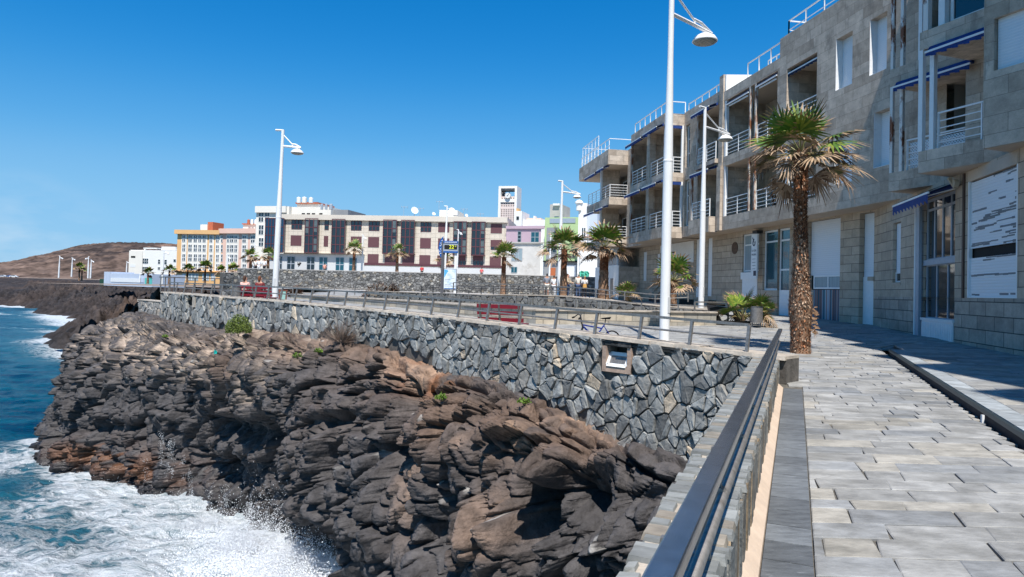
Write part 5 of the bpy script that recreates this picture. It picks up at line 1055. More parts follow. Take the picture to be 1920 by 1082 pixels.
    for (za, zb_) in ((F1z, 7.5), (8.13, 11.4)): b.quad(PF1.W(-3.4, -2.2, za), PF1.W(.5, -2.2, za), PF1.W(.5, -2.2, zb_), PF1.W(-3.4, -2.2, zb_))
    b.build('bay_wall', mats, BLD)
    for z0, z1 in ((F1z, 7.5), (8.13, 11.4)):
        column(PF1, -.06, z0, z1, -.06, .11, 'rusty'); column(PF1, -.46, z0, z1, -.06, .12, 'rusty')
    lattice = mat('lattice_board', (.72, .76, .8), .6)
    rail4(PF1, -.62, -3.1, F1z, -.12, 1.05); rail4(PF1, -1.25, -2.6, 8.13, -.12, 1.05, ret=(-1.25, -1.4)); column(PF1, -1.15, 8.13, 11.4, -.1, .14, 'white')
    b = MB(); r = random.Random(2); x = -3.05; n = 26
    for i in range(-8, n):
        for sg_ in (1, -1):
            s = x+i*.1; z0 = F1z+.08; z1 = F1z+.95; a = (s, z0) if sg_ > 0 else (s+.87, z0); c = (s+.87, z1) if sg_ > 0 else (s, z1)
            def cl(p, q): 
                if p[0] > q[0]: p, q = q, p
                if q[0] < -3.05 or p[0] > -.68: return None
                def at_(v): t = (v-p[0])/(q[0]-p[0]); return (v, p[1]+(q[1]-p[1])*t)
                return (at_(-3.05) if p[0] < -3.05 else p), (at_(-.68) if q[0] > -.68 else q)
            k = cl(a, c)
            if k and abs(k[0][0]-k[1][0]) > .02: b.bar(PF1.W(k[0][0], -.2+.008*sg_, k[0][1]), PF1.W(k[1][0], -.2+.008*sg_, k[1][1]), .008, .035)
    b.build('lattice_screen', lattice, BLD)
    awning(PF1, -.35, -3.1, 7.5, .05, .22, .18); win(PF1, -2.9, -1.6, F1z, 6.6, -2.17, 'glass', 1, [5.8], .09)
    # tooth 2
    b = MB()
    for (za, zb_) in ((S1, F1z), (7.5, 8.05), (11.4, 17.0)): b.lbox(PF2, -3.35, 0, -2.3, 0, za, zb_)
    b.quad(PF2.W(-3.4, -2.2, F1z), PF2.W(.2, -2.2, F1z), PF2.W(.2, -2.2, 11.4), PF2.W(-3.4, -2.2, 11.4)); b.lbox(PF2, -3.4, -3.2, -2.2, -.5, F1z, 7.5)
    b.lbox(PF2, -.15, .0, -2.2, -.3, 8.05, 11.4); b.build('bay_wall', mats, BLD)
    column(PF2, -.05, F1z, 7.5, -.06, .14, 'white'); column(PF2, -.42, F1z, 7.5, -.06, .14, 'white'); column(PF2, -.2, 8.05, 11.4, -.06, .16, 'rusty')
    rail4(PF2, -.55, -3.2, F1z, -.1, 1.05); awning(PF2, -.4, -3.1, 7.42, .04, .22, .2); shutter(PF2, -2.7, -1.9, F1z, 6.6, -2.17)
    f = win(PF2, -3.3, -.75, 8.1, 11.3, -.35, 'glass', 2, 0, .1); column(PF2, -.62, 8.05, 11.4, -.2, .2, 'white')
    # the block goes on towards and past the camera, five storeys high, out of view
    for cx_, cy_ in ((11.0, 13.5), (10.3, 10.0), (9.3, 6.6), (8.2, 3.1), (7.1, -.5), (6.2, -4)):
        pq = PL((cx_, cy_), -19.4) if cx_*.943+cy_*.332 > 0 else PL((cx_, cy_), 160.6); pq.n = np.array([-.943, -.332]); pq.t = np.array([-.332, .943]); b = MB(); b.lbox(pq, -3.45, 0, -6, 0, S1, 17.0); b.build('bay_wall', mats, BLD)
    # tooth 3
    b = MB(); face(b, PR3, -5.5, 0, S1+.02, 17.0, [(-1.9, -.25, 5.7, 7.0, .2, 2), (-1.9, -.25, 9.3, 11, .2, 2)]); ret(PR3, 0, 2.6, S1+.02, 17.0, b); b.quad(PR3.W(-5.5, 0, S1), PR3.W(-5.5, -6, S1), PR3.W(-5.5, -6, 17.0), PR3.W(-5.5, 0, 17.0)); b.quad(PR3.W(0, 0, 17), PR3.W(0, -6, 17), PR3.W(-5.5, -6, 17), PR3.W(-5.5, 0, 17)); b.build('bay_wall', mats, BLD)
    shutter(PR3, -1.88, -.27, 5.7, 7.0, -.15, 'shut'); shutter(PR3, -1.88, -.27, 9.3, 11, -.15, 'shut')
    b = MB(); b.add([PF1.W(0, 0, S1-.003), PF1.W(-3.25, 0, S1-.003), PF1.W(-3.25, -2.4, S1-.003), PF1.W(0, -2.4, S1-.003)], [(0, 1, 2, 3)]); b.add([PF2.W(0, 0, S1-.003), PF2.W(-3.35, 0, S1-.003), PF2.W(-3.35, -2.3, S1-.003), PF2.W(0, -2.3, S1-.003)], [(0, 1, 2, 3)])
    b.add([PR3.W(0, 0, S1+.016), PR3.W(-5.5, 0, S1+.016), PR3.W(-5.5, -5, S1+.016), PR3.W(0, -5, S1+.016)], [(0, 1, 2, 3)])
    b.add([P0.W(4, -.1, S1+.008), P0.W(-3.6, -.1, S1+.008), PF1.W(-3.3, -2.0, S1+.008), PR.W(-13, -1, S1+.008), PR.W(-13, -3, S1+.008), PR.W(3, -3, S1+.008)], [tuple(range(6))])
    b.build('soffit', M['soffit'], BLD)
    b = MB(); b.add([P0.W(-3.6, -.3, 12.9), PF1.W(0, -1, 12.9), PF1.W(-3.2, -.5, 12.9), PF2.W(-3.3, -.5, 12.9), PR3.W(-5.5, -.3, 12.9), PR3.W(-5.5, -9, 12.9), P0.W(-3.6, -9, 12.9)], [tuple(range(7))])
    b.quad(P0.W(-3.6, -.3, S1), P0.W(-3.6, -9, S1), P0.W(-3.6, -9, 12.9), P0.W(-3.6, -.3, 12.9)); b.quad(PR.W(-24, -6, -2), PR.W(2, -6, -2), PR.W(2, -6, 12.9), PR.W(-24, -6, 17)); b.build('roof', M['concrete'], BLD)
M['greymetal'] = mat('grey_painted_metal', (.33, .37, .42), .45, var=.1)
M['shutfine'] = slatmat('white_scraped_shutter', (.76, .77, .78), .082, .014)
wing()
for c in BLD.children:               # sub-parts were made in local space of parts that already carry the offset
    for g in c.children: g.location = (0, 0, 0)
# ================================================================== the town behind
def FP(xa, Ya, xb, Yb, y=520):
    a, b = at(xa, y, Ya), at(xb, y, Yb); th = math.degrees(math.atan2(b[0]-a[0], b[1]-a[1])); return PL(a[:2], th)
def uvr(pl, x0, y0, x1, y1):
    s0, z1 = pl.uv(x0, y0); s1, z0 = pl.uv(x1, y1); return s0, s1, z0, z1
def body(root, pl, x0, y0, x1, y1, m, depth=10, o=0, z0=None, name='wall'):
    s0, s1, zb, zt = uvr(pl, x0, y0, x1, y1); zb = z0 if z0 is not None else zb
    b = MB(); b.lbox(pl, s0, s1, o-depth, o, zb, zt); return b.build(name, m, root)
def fwin(root, pl, x0, y0, x1, y1, o=0, fm=None, gm=None, nv=1, nh=0, fw=.09, proud=.06, name='window'):
    s0, s1, z0, z1 = uvr(pl, x0, y0, x1, y1); b = MB(); b.lbox(pl, s0, s1, o, o+proud*.4, z0, z1)
    for i in range(nv+1): c = s0+(s1-s0)*i/nv; b.lbox(pl, max(s0, c-fw/2), min(s1, c+fw/2), o+proud*.4, o+proud, z0, z1)
    for i in range(nh+2): c = z0+(z1-z0)*i/(nh+1); b.lbox(pl, s0, s1, o+proud*.4, o+proud*.94, max(z0, c-fw/2), min(z1, c+fw/2))
    f = b.build(name, fm or M['white'], root); g = MB(); e = o+proud*.55; g.quad(pl.W(s0, e, z0), pl.W(s1, e, z0), pl.W(s1, e, z1), pl.W(s0, e, z1)); g.build('pane', gm or M['glass'], f, world=False); return f
def panel(root, pl, x0, y0, x1, y1, m, o=.04, name='panel', o0=0):
    s0, s1, z0, z1 = uvr(pl, x0, y0, x1, y1); b = MB(); b.lbox(pl, s0, s1, o0, o, z0, z1); return b.build(name, m, root)
M['beige'] = brickmat('beige_panels', (.60, .53, .44), (.63, .56, .47), (.45, .40, .33), .8, .62, .02, .05, .01, off=0)
M['corn'] = mat('beige_cornice', (.60, .54, .46), .85, var=.05, vscale=.5)
M['maroon'] = slatmat('maroon_shutter', (.115, .045, .052), .16, .01, .6)
M['maroonf'] = mat('maroon_frame', (.09, .03, .038), .5)
M['curtdim'] = mat('curtain_behind_glass', (.10, .125, .13), .25, var=.3, vscale=3)
M['darkglass'] = glassmat('dark_bay_glass', (.012, .016, .02), .05)
M['blueglass'] = glassmat('blue_bay_glass', (.004, .03, .07), .06)
M['ltgrey'] = mat('light_grey_cladding', (.55, .56, .56), .7, var=.04)
M['ochre'] = mat('ochre_paint', (.72, .43, .19), .9, var=.06, vscale=.4)
M['pink'] = mat('pale_pink_paint', (.75, .50, .40), .9, var=.06, vscale=.4)
M['cream2'] = mat('cream_white_paint', (.78, .74, .66), .9, var=.05, vscale=.4)
M['concrete2'] = mat('pale_bare_concrete', (.56, .54, .51), .9, var=.12, vscale=.8, dirt=(.4, .37, .33), dlo=.58, dhi=.72, dscale=.5)
M['mauve'] = mat('mauve_paint', (.46, .34, .40), .9, var=.06, vscale=.5)
M['green'] = mat('light_green_paint', (.40, .53, .27), .9, var=.05, vscale=.5)
M['greyp'] = mat('mid_grey_paint', (.25, .26, .27), .85, var=.1, vscale=1)
M['bluegrey'] = mat('pale_blue_grey_paint', (.50, .56, .66), .85, var=.05, vscale=.6)
M['rusttile'] = mat('terracotta_red', (.42, .12, .06), .85, var=.2)
# ---- the long beige block with dark glass bays
def beige_block():
    pl = FP(503, 113, 950, 108.5); r = thing('beige_apartment_block', 'long beige panelled block with maroon shutters and dark glass bays above the far stone wall', 'building', pl.W(20, 0, 0))
    body(r, pl, 534, 408, 950, 520, M['beige'], 12, z0=-.5); 
    b = MB(); s0, s1, z0, z1 = uvr(pl, 523, 402, 952, 418); za = pl.uv(523, 402)[1]; zb = pl.uv(523, 411.5)[1]; b.lbox(pl, s0, s1, -12.5, .5, zb, za); b.build('roof_cornice', M['corn'], r)
    for (x0, x1, y0) in ((576, 598, 411), (626, 648.5, 412), (721.5, 745, 413.5), (755, 778, 414), (852.5, 875.5, 416.5), (886.5, 909.5, 417)):
        low = 474.5+(x0-576)*.018 if x0 < 700 else 476.5+(x0-755)*.02
        s0, s1, z0, z1 = uvr(pl, x0, y0, x1, low); b = MB(); b.lbox(pl, s0, s1, .0, .75, z0+.05, z1-.15); f = b.build('glass_bay', M['darkglass'], r); g = MB()
        for i in range(4): c = s0+(s1-s0)*i/3; g.lbox(pl, max(s0-.03, c-.08), min(s1+.03, c+.08), .75, .83, z0, z1-.1)
        for i in range(5): c = z0+(z1-z0)*i/4; g.lbox(pl, s0-.03, s1+.03, .75, .81, c-.07, c+.07)
        g.lbox(pl, s0-.05, s1+.05, 0, .8, z0-.1, z0+.04); g.build('bay_frame', M['maroonf'], f, world=False)
        m = (s0+s1)/2
        for q, zz in ((.7, z0+.4), (.7, z0+3.4), (-.75, z0+3.2)):
            if int(x0+q*10) % 3: c = MB(); c.lbox(pl, m+q-.26, m+q+.26, .751, .77, zz, zz+1.9); c.build('curtain', M['curtdim'], f, world=False)
    # corner bay, blue glass
    s0, s1, z0, z1 = uvr(pl, 502.5, 410, 534.5, 474); b = MB(); b.lbox(pl, s0, s1, -6, .75, z0, z1); f = b.build('glass_bay', M['blueglass'], r); g = MB()
    for i in range(7): c = s0+(s1-s0)*i/6; g.lbox(pl, c-.06, c+.06, .75, .82, z0, z1)
    for i in range(5): c = z0+(z1-z0)*i/4; g.lbox(pl, s0, s1, .75, .8, c-.06, c+.06)
    g.build('bay_frame', M['maroonf'], f, world=False)
    d = lambda x: (x-547)*.0205
    for (x0, x1, nv) in ((547, 566.5, 3), (609, 616.5, 1), (658.5, 678, 3), (692, 711.5, 3), (789, 808.5, 3)): fwin(r, pl, x0, 412+d(x0), x1, 430+d(x0), 0, M['maroonf'], M['glass'], nv, 1, .14)
    for (x0, x1) in ((822, 842.5), (920.5, 941)): panel(r, pl, x0, 412+d(x0), x1, 430+d(x0), M['maroon'], name='window_shutter')
    for (x0, x1) in ((545.5, 565), (607.5, 615), (658, 677.5), (690.5, 710.5), (788, 807.5), (821.5, 842)): panel(r, pl, x0, 441.3+d(x0), x1, 461+d(x0), M['maroon'], name='window_shutter')
    panel(r, pl, 920, 442+d(920), 941, 455+d(920), M['maroon'], name='window_shutter'); fwin(r, pl, 920, 455+d(920), 941, 461+d(920), 0, M['maroonf'], M['glass'], 3, 0, .1)
    for (x0, x1) in ((689.5, 709.5), (721.5, 744), (754.5, 776.5), (786.5, 806.5), (820, 840.5), (918.5, 939)): panel(r, pl, x0, 476.3+(x0-690)*.02, x1, 497+(x0-690)*.02, M['maroon'], name='window_shutter')
    for (x0, x1) in ((857, 873), (887, 906)): panel(r, pl, x0, 478, x1, 489, M['maroonf'], name='panel'); fwin(r, pl, x0, 489, x1, 500, 0, M['maroonf'], M['glass'], 3, 0, .1)
    panel(r, pl, 503, 475, 682, 520, M['ltgrey'], .06, 'ground_floor_cladding', -.01); panel(r, pl, 683, 498.5, 951, 524, M['ltgrey'], .06, 'ground_floor_cladding', -.01)
    panel(r, pl, 503, 473.2, 684, 477, M['cream2'], .9, 'ledge'); panel(r, pl, 683, 496.8, 951, 498.6, M['maroonf'], .12, 'ledge')
    for (x0, x1) in ((521, 529), (539, 553), (576, 590), (599, 614), (630, 645), (655, 669)): fwin(r, pl, x0, 481+d(x0), x1, 508+d(x0), .06, M['greymetal'], M['glassteal'] if x0 > 595 else M['darkglass'], 2, 1, .12)
    # scrawled tag on the wall
    sc = MB(); pts = [(558.5, 492), (561, 498), (563, 491.5), (560, 499.5), (565, 493), (558, 496), (564, 495)]
    for p, q in zip(pts[:-1], pts[1:]): a = pl.uv(*p); c = pl.uv(*q); sc.bar(pl.W(a[0], .09, a[1]), pl.W(c[0], .09, c[1]), .05, .1)
    sc.build('scrawl', M['dark'], r)
    # roof: stair box, dishes and aerials are things of their own
    body(r, pl, 819, 391, 853, 404, M['cream2'], 6, -2, name='roof_box')
    return pl
PLB = beige_block()
def dish(x, y, Y, d, label):
    p = at(x, y, Y); r = thing('satellite_dish', label, 'satellite dish', (p[0], p[1], p[2]-d*.9), 'satellite dishes on the roofs'); b = MB(); n = 16
    vs = [(0, 0, d*.9)]; c = Vector((0, 0, d*.9)); ax = Vector((.45, -.8, .35)).normalized(); u = ax.cross(Vector((0, 0, 1))).normalized(); v = u.cross(ax)
    for ring in (.5, 1): vs += [tuple(c+(u*math.cos(2*math.pi*i/n)+v*math.sin(2*math.pi*i/n))*d*.5*ring+ax*(.12*d*ring*ring)) for i in range(n)]
    fs = [(0, 1+i, 1+(i+1) % n) for i in range(n)]+[(1+i, 1+n+i, 1+n+(i+1) % n, 1+(i+1) % n) for i in range(n)]; b.add(vs, fs); b.build('reflector', M['white'], r, world=False)
    b = MB(); b.tube([(0, .05, 0), (0, .05, d*.8)], .05, 6); b.build('mast', M['greymetal'], r, world=False); b = MB(); b.tube([c-v*d*.45, c+ax*d*.5], .03, 5); b.build('feed_arm', M['greymetal'], r, world=False)
for (x, y, d, lb) in ((777, 395, 1.25, 'large white satellite dish tilted at the left of the rooftop'), (847, 395, 1.05, 'white satellite dish just right of the beige roof box'), (813, 401, .6, 'small white dish beside the white roof hut'), (874.5, 404, .55, 'small dish right of centre on the beige roof'), (854, 398, .5, 'smallest dish behind the large roof dishes')): dish(x, y, 112.5, d, lb)
def aerial(x, y0, y1, Y, label):
    a = at(x, y1, Y); b_ = at(x, y0, Y); h = b_[2]-a[2]; r = thing('roof_aerial', label, 'aerial', a, 'aerials on the roofs'); b = MB(); b.tube([(0, 0, -.3), (0, 0, h)], .03, 5); b.build('mast', M['greymetal'], r, world=False)
    b = MB(); b.tube([(-.5, 0, h-.1), (.7, 0, h-.1)], .025, 5); [b.tube([(x_, -.3, h-.1), (x_, .3, h-.1)], .015, 4) for x_ in (-.4, -.15, .1, .35, .6)]; [b.tube([(x_, 0, h-.35), (x_, 0, h+.12)], .015, 4) for x_ in (-.4, .1, .6)]; b.build('elements', M['greymetal'], r, world=False)
for (x, y0, y1, lb) in ((757, 387, 402, 'tall aerial left of the large roof dish'), (823, 377, 391, 'aerial standing on the beige roof box'), (869, 391, 404, 'aerial near the middle of the long roof'), (787, 390, 401, 'short aerial behind the roof hut'), (900, 400, 406, 'low aerial near the right end of the beige roof')): aerial(x, y0, y1, 114, lb)
def simple_building(name, label, xa, Ya, xb, Yb, parts, wins=(), z0=-1):
    pl = FP(xa, Ya, xb, Yb); r = thing(name, label, 'building', pl.W(1, 0, 0))
    for p in parts:
        kind, x0, y0, x1, y1, m, depth, o = p
        if kind in ('wall',): body(r, pl, x0, y0, x1, y1, m, depth, o, z0=z0)
        elif kind == 'up': body(r, pl, x0, y0, x1, y1, m, depth, o, name='roof_storey')
        else: panel(r, pl, x0, y0, x1, y1, m, o, kind, o-depth)
    for w_ in wins: fwin(r, pl, *w_[:4], o=w_[4] if len(w_) > 4 else 0, nv=w_[5] if len(w_) > 5 else 1, nh=w_[6] if len(w_) > 6 else 0, fm=w_[7] if len(w_) > 7 else None, gm=w_[8] if len(w_) > 8 else None, fw=w_[9] if len(w_) > 9 else .1)
    return r, pl
def cyl_tank(x0, y0, x1, y1, Y, m, label, grp='tanks on the roofs'):
    a = at((x0+x1)/2, y1, Y); t = at((x0+x1)/2, y0, Y); w_ = (x1-x0)/2/FOC*Y; h = t[2]-a[2]; r = thing('water_tank', label, 'tank', a, grp); b = MB(); b.lathe((0, 0, -.2), [(0, 0), (w_, 0), (w_, h*.85+.2), (w_*.9, h*.95+.2), (w_*.35, h+.2), (0, h+.2)], 14); b.build('drum', m, r, world=False, smooth=False); b = MB(); b.lathe((0, 0, h*.94), [(w_*.36, 0), (w_*.36, .12), (0, .14)], 10); b.build('lid', m, r, world=False)
# white block behind, upper left
SW = []
for (x0, x1) in ((485.5, 494), (497, 505)):
    for (y0, y1) in ((398, 416), (422, 440), (446, 462)): SW.append((x0, y0, x1, y1, 0, 2, 1))
r_, pw = simple_building('white_block', 'tall cream white apartment block rising behind the beige one', 481, 135, 640, 131, [('wall', 481, 387, 538, 520, M['cream2'], 14, 0), ('up', 481, 387, 538, 399, M['cream2'], 15, .5), ('up', 540, 387, 615, 420, M['cream2'], 10, -1), ('up', 547, 379, 587, 388, M['cream2'], 6, -2), ('roof_edge', 546, 377, 588, 380, M['rusttile'], 7, -1.6), ('up', 615, 391, 643, 420, M['greyp'], 8, -2)], SW)
for q in (561, 570.5, 580, 594): panel(r_, pw, q, 398.5, q+6, 401, M['dark'], -.95, 'vent_slot', -1.05)
for i, (x0, x1, y0, c, lb) in enumerate(((556, 564, 370, 'white', 'left white drum tank on the red edged roof'), (566, 575, 369.5, 'cream2', 'middle cream drum tank on the red edged roof'), (579, 587, 370.5, 'white', 'right white drum tank on the red edged roof'), (601, 606, 382.5, 'greymetal', 'first small grey tank on the grey roof'), (609, 614, 382, 'greymetal', 'second small grey tank on the grey roof'), (617, 624, 382.5, 'greymetal', 'widest grey tank at the right end of the tanks'))): cyl_tank(x0, y0, x1, 378.5 if i < 3 else 391, 130, M[c], lb)
# ochre and pink blocks
W1 = []
rows = ((440.5, 454), (458, 471.5), (476, 489.5), (493.5, 506.5))
for (y0, y1) in rows:
    for (x0, x1) in ((342.3, 347.7), (353.5, 360), (363.5, 369.5), (372.3, 377.7), (380.3, 386), (393.3, 398.5), (405.5, 410.5)): W1.append((x0, y0+(x0-342)*.02, x1, y1+(x0-342)*.02, 0, 2, 1, None, None, .16))
for (x0, x1) in ((342, 348), (354, 372), (380, 392), (396, 404)): W1.append((x0, 513, x1, 526, 0, 3, 0, None, M['curtain'], .2))
r_, po = simple_building('ochre_block', 'orange and white apartment block above the far rocky shore', 331, 196, 414, 194, [('wall', 333, 436, 414, 530, M['ochre'], 16, 0), ('cornice', 330.5, 431, 414, 440, M['ochre'], 17, .9), ('white_band', 341, 439.5, 348.5, 508, M['cream2'], .05, .05), ('white_band', 353, 439.5, 387, 508, M['cream2'], .05, .05), ('white_band', 392.5, 439.5, 399.5, 508, M['cream2'], .05, .05), ('white_band', 404.5, 439.5, 413.5, 508, M['cream2'], .05, .05), ('ledge', 331, 508.5, 414, 510, M['ochre'], 1, .8)], [tuple(list(w_[:4])+[.06]+list(w_[5:])) for w_ in W1], z0=-1.5)
W2 = []
for (y0, y1) in ((441, 454), (458.5, 472), (476.5, 490), (494, 506)):
    for (x0, x1) in ((415, 417.8), (426, 430.5), (432, 438), (440, 445), (455, 461.5), (471, 478)): W2.append((x0, y0+(x0-400)*.02, x1, y1+(x0-400)*.02, .06, 2 if x1-x0 > 4 else 1, 1, None, None, .16))
r_, pp_ = simple_building('pink_block', 'pale pink and white apartment block joined to the orange one', 414, 194, 484, 190, [('wall', 414.2, 434, 484, 530, M['pink'], 16, 0), ('cornice', 414.2, 429, 484, 438, M['pink'], 17, .9), ('white_band', 425, 438.5, 446, 508, M['cream2'], .05, .05), ('white_band', 454, 438.5, 463, 508, M['cream2'], .05, .05), ('white_band', 470, 438.5, 482, 508, M['cream2'], .05, .05)], W2, z0=-1.5)
simple_building('roof_house', 'small white roof house on the pink block with brown eaves', 376, 205, 484, 200, [('up', 376, 421, 388, 433, M['cream2'], 6, 0), ('up', 388, 416, 397, 433, M['rusttile'], 5, -.4), ('up', 456, 420, 484, 433, M['cream2'], 6, 0), ('roof_edge', 455, 419, 485, 421, M['rusttile'], 6, .4)])
for (x0, x1, lb) in ((463.5, 468.5, 'brown barrel tank furthest left on the pink block'), (470, 475, 'pale barrel tank in the middle on the pink block'), (477, 482, 'last barrel tank on the pink block roof')): cyl_tank(x0, 411.5, x1, 419.5, 200, M['cream2'] if x0 > 465 else M['rusttile'], lb)
# white modern house and low hall, far left
ww = [(267.5, 484.5, 278, 494.5, .02, 3, 1), (267, 500, 277.5, 509.5, .02, 3, 1), (296.5, 486.5, 300.5, 495, .02, 1, 1), (308.5, 487, 313, 495.5, .02, 1, 1), (325.5, 486, 330, 491.5, .02, 1, 0), (296, 500.5, 300.5, 506, .02, 2, 0), (308, 501, 313, 506.5, .02, 2, 0), (324.5, 501.5, 330, 507, .02, 2, 0)]
r_, ph = simple_building('white_house', 'white modern house with stone clad left part at the foot of the brown hill', 243, 236, 333, 232, [('wall', 245, 468.5, 333, 520, M['whitewall'], 14, 0), ('stone_cladding', 243.5, 470, 267, 516, M['cream2'], 8, .3), ('up', 267, 464, 292, 466.5, M['whitewall'], 6, -.5), ('up', 268, 464, 270, 470, M['whitewall'], 1, -.5), ('up', 299, 462, 325, 469, M['whitewall'], 8, -1), ('retaining_base', 262, 514, 333, 534, M['greyp'], 3, .5)], ww, z0=-1.5)
for (x0, y0, x1, y1) in ((247, 480, 255, 483.5), (246, 495, 255, 501)): panel(r_, ph, x0, y0, x1, y1, M['white'] if y0 > 490 else M['dark'], .34, 'louvre_panel')
r_, pq = simple_building('low_hall', 'low pale blue grey hall with sloping top edge near the shore', 196, 170, 292, 158, [('wall', 197, 509.5, 207, 532, M['bluegrey'], 6, .2), ('wall', 207, 512.5, 285, 534, M['bluegrey'], 8, 0), ('white_strip', 208, 521, 262, 530, M['white'], .06, .08), ('end_panel', 262, 521, 270, 530, M['bluegrey'], .06, .1)], z0=-1.6)
panel(r_, pq, 272, 521, 285, 533, mat('turquoise_paint', (.1, .48, .42), .7), .05, 'turquoise_panel')
simple_building('green_kiosk', 'small dark green shed left of the low hall', 186, 172, 198, 171, [('wall', 187, 523, 198, 530, mat('dark_green_paint', (.015, .06, .035), .7), 3, 0)], z0=-1.6)
# clock tower
def tower():
    pl = FP(935, 152, 968, 151); r = thing('clock_tower', 'white square bell tower with a round clock rising behind the beige block', 'tower', pl.W(2, 0, 0)); s0, s1, z0, z1 = uvr(pl, 935, 349, 967.5, 430); b = MB(); D = s1-s0; fw = .12*D
    b.lbox(pl, s0, s0+fw, -D, 0, -1, z1); b.lbox(pl, s1-fw, s1, -D, 0, -1, z1); b.lbox(pl, s0+fw, s1-fw, -D+.0, -D+.3, -1, z1-5.5); b.lbox(pl, s0+fw, s1-fw, -D, 0, z1-.5, z1); zz = pl.uv(950, 376)[1]; b.lbox(pl, s0+fw, s1-fw, -D, -.1, zz-.35, zz+.35); b.build('frame', M['whitewall'], r)
    b = MB(); za = pl.uv(950, 368)[1]; b.lbox(pl, s0+fw, s1-fw, -1.0, -.35, -1, za); b.build('lattice_wall', mat('pale_pink_block', (.72, .6, .55), .9), r)
    b = MB(); n = 6; y = 367.3
    for yy in (371.3, 381.5, 385.5, 392.5, 396, 400, 404, 408, 412, 416):
        zc = pl.uv(950, yy)[1]
        for i in range(n): c = s0+fw+(s1-s0-2*fw)*(i+.5)/n; b.lbox(pl, c-.11, c+.11, -.352, -.33, zc-.13, zc+.13)
    b.build('perforations', M['dark'], r)
    b = MB(); z_a, z_b = pl.uv(950, 352.5)[1], pl.uv(950, 356.5)[1]; b.lbox(pl, s0+fw, s1-fw, -1, -.4, z_b, z_a); b.build('upper_shade', M['greyp'], r)
    b = MB(); z_c = pl.uv(950, 358.5)[1]; b.lbox(pl, s0+fw, s1-fw, -1.2, -.8, z_c, z_b-.003); b.build('bell_beam', M['dark'], r)
    for q in (.2, .85, .5):
        c = s0+(s1-s0)*q; zc = z_c; b = MB(); p = pl.W(c, -1.4, zc-1.1); b.lathe(p, [(0, 1.0), (.12, 1), (.2, .8), (.24, .4), (.36, .1), (.38, 0), (0, 0)], 12); b.build('bell', M['darkmetal'], r)
    c = pl.uv(952.5, 367); b = MB(); b.tube([pl.W(c[0], -.3, c[1]), pl.W(c[0], .35, c[1])], .62, 28); f = b.build('clock', M['white'], r)
    b = MB(); b.bar(pl.W(c[0]-.1, .37, c[1]-.2), pl.W(c[0]+.25, .37, c[1]+.35), .04, .07); b.bar(pl.W(c[0]-.2, .37, c[1]-.05), pl.W(c[0]+.05, .37, c[1]+.02), .04, .07)
    for i in range(12): t = i*math.pi/6; b.bar(pl.W(c[0]+.5*math.cos(t), .36, c[1]+.5*math.sin(t)), pl.W(c[0]+.57*math.cos(t), .36, c[1]+.57*math.sin(t)), .03, .05)
    b.build('clock_hands', M['dark'], f, world=False)
tower()
# small white houses right of the tower, mauve, bare concrete and green houses
simple_building('white_rear_house', 'white rear house with a dark window just right of the bell tower', 966, 140, 1030, 138, [('wall', 969, 397, 978, 520, M['whitewall'], 6, 1), ('wall', 978, 412, 1027, 520, M['whitewall'], 8, 0), ('up', 970, 391.5, 973.5, 398, M['ochre'], 2, .8), ('up', 985, 408, 1012, 413, M['pink'], 4, -1), ('up', 998, 404, 1001, 413, M['whitewall'], 1.5, -1)], [(971, 407, 975.5, 413, 1.02, 2, 0, M['dark'])])
simple_building('mauve_house', 'mauve upper storey on a bare grey concrete wall', 949.5, 108, 1024, 106, [('wall', 949.5, 425, 1021.5, 456, M['mauve'], 9, 0), ('parapet_strip', 949.5, 424, 1021.5, 429, M['mauve'], .3, .25), ('wall', 948.5, 457, 1020, 530, M['concrete2'], 9, .1), ('ledge', 949, 454, 1019, 457, M['concrete'], 1, .35), ('white_pier', 1015.5, 427, 1024, 530, M['whitewall'], 9, .2)],
    [(971, 434, 977, 455, .02, 1, 2, M['curtain']), (996, 435, 1010.5, 454.5, .02, 2, 1, M['curtain'], M['glassteal']), (960, 466, 979.5, 489, .12, 3, 0, M['greymetal'], M['curtain']), (959, 500.5, 970, 511.5, .12, 2, 0, M['curtain'], M['glassteal'])])
gr = [(1040, 432, 1045, 443, .22, 1, 1, M['greyp']), (1028, 461, 1044, 474, .22, 2, 1, M['greyp']), (1054, 433, 1075, 445, .02, 3, 0, M['greyp']), (1063, 480, 1078, 483, .02, 3, 0, M['greyp'])]
r_, pg = simple_building('green_house', 'light green house with grey stair panel and grey ground floor', 1020, 104, 1088, 102, [('up', 1022, 408, 1087, 491, M['green'], 9, 0), ('wall', 1019.5, 489.5, 1087, 530, M['greyp'], 9, -.1), ('stair_panel', 1026, 427, 1044, 487, M['greyp'], .2, .2), ('ledge', 1019, 489, 1086, 492, M['dark'], .5, .3), ('up', 1024, 380, 1045, 409, M['concrete'], 5, -2), ('up', 1031, 379, 1043, 382.5, M['white'], 1.5, -1.6), ('up', 1050, 407, 1078, 413, M['cream2'], 6, -3), ('garage_door', 1062, 497, 1080, 520, M['shutl'], .05, -.02)], gr)
panel(r_, pg, 1030, 502, 1041, 520, mat('orange_brown_door', (.42, .12, .04), .6), -.02, 'door', -.12); fwin(r_, pg, 1032, 403, 1041, 415, -1.95, M['curtain'], M['glassteal'], 1, 0)
panel(r_, pg, 1031, 410, 1079, 418, mat('grey_glass_balustrade', (.3, .36, .42), .2), .08, 'balustrade')
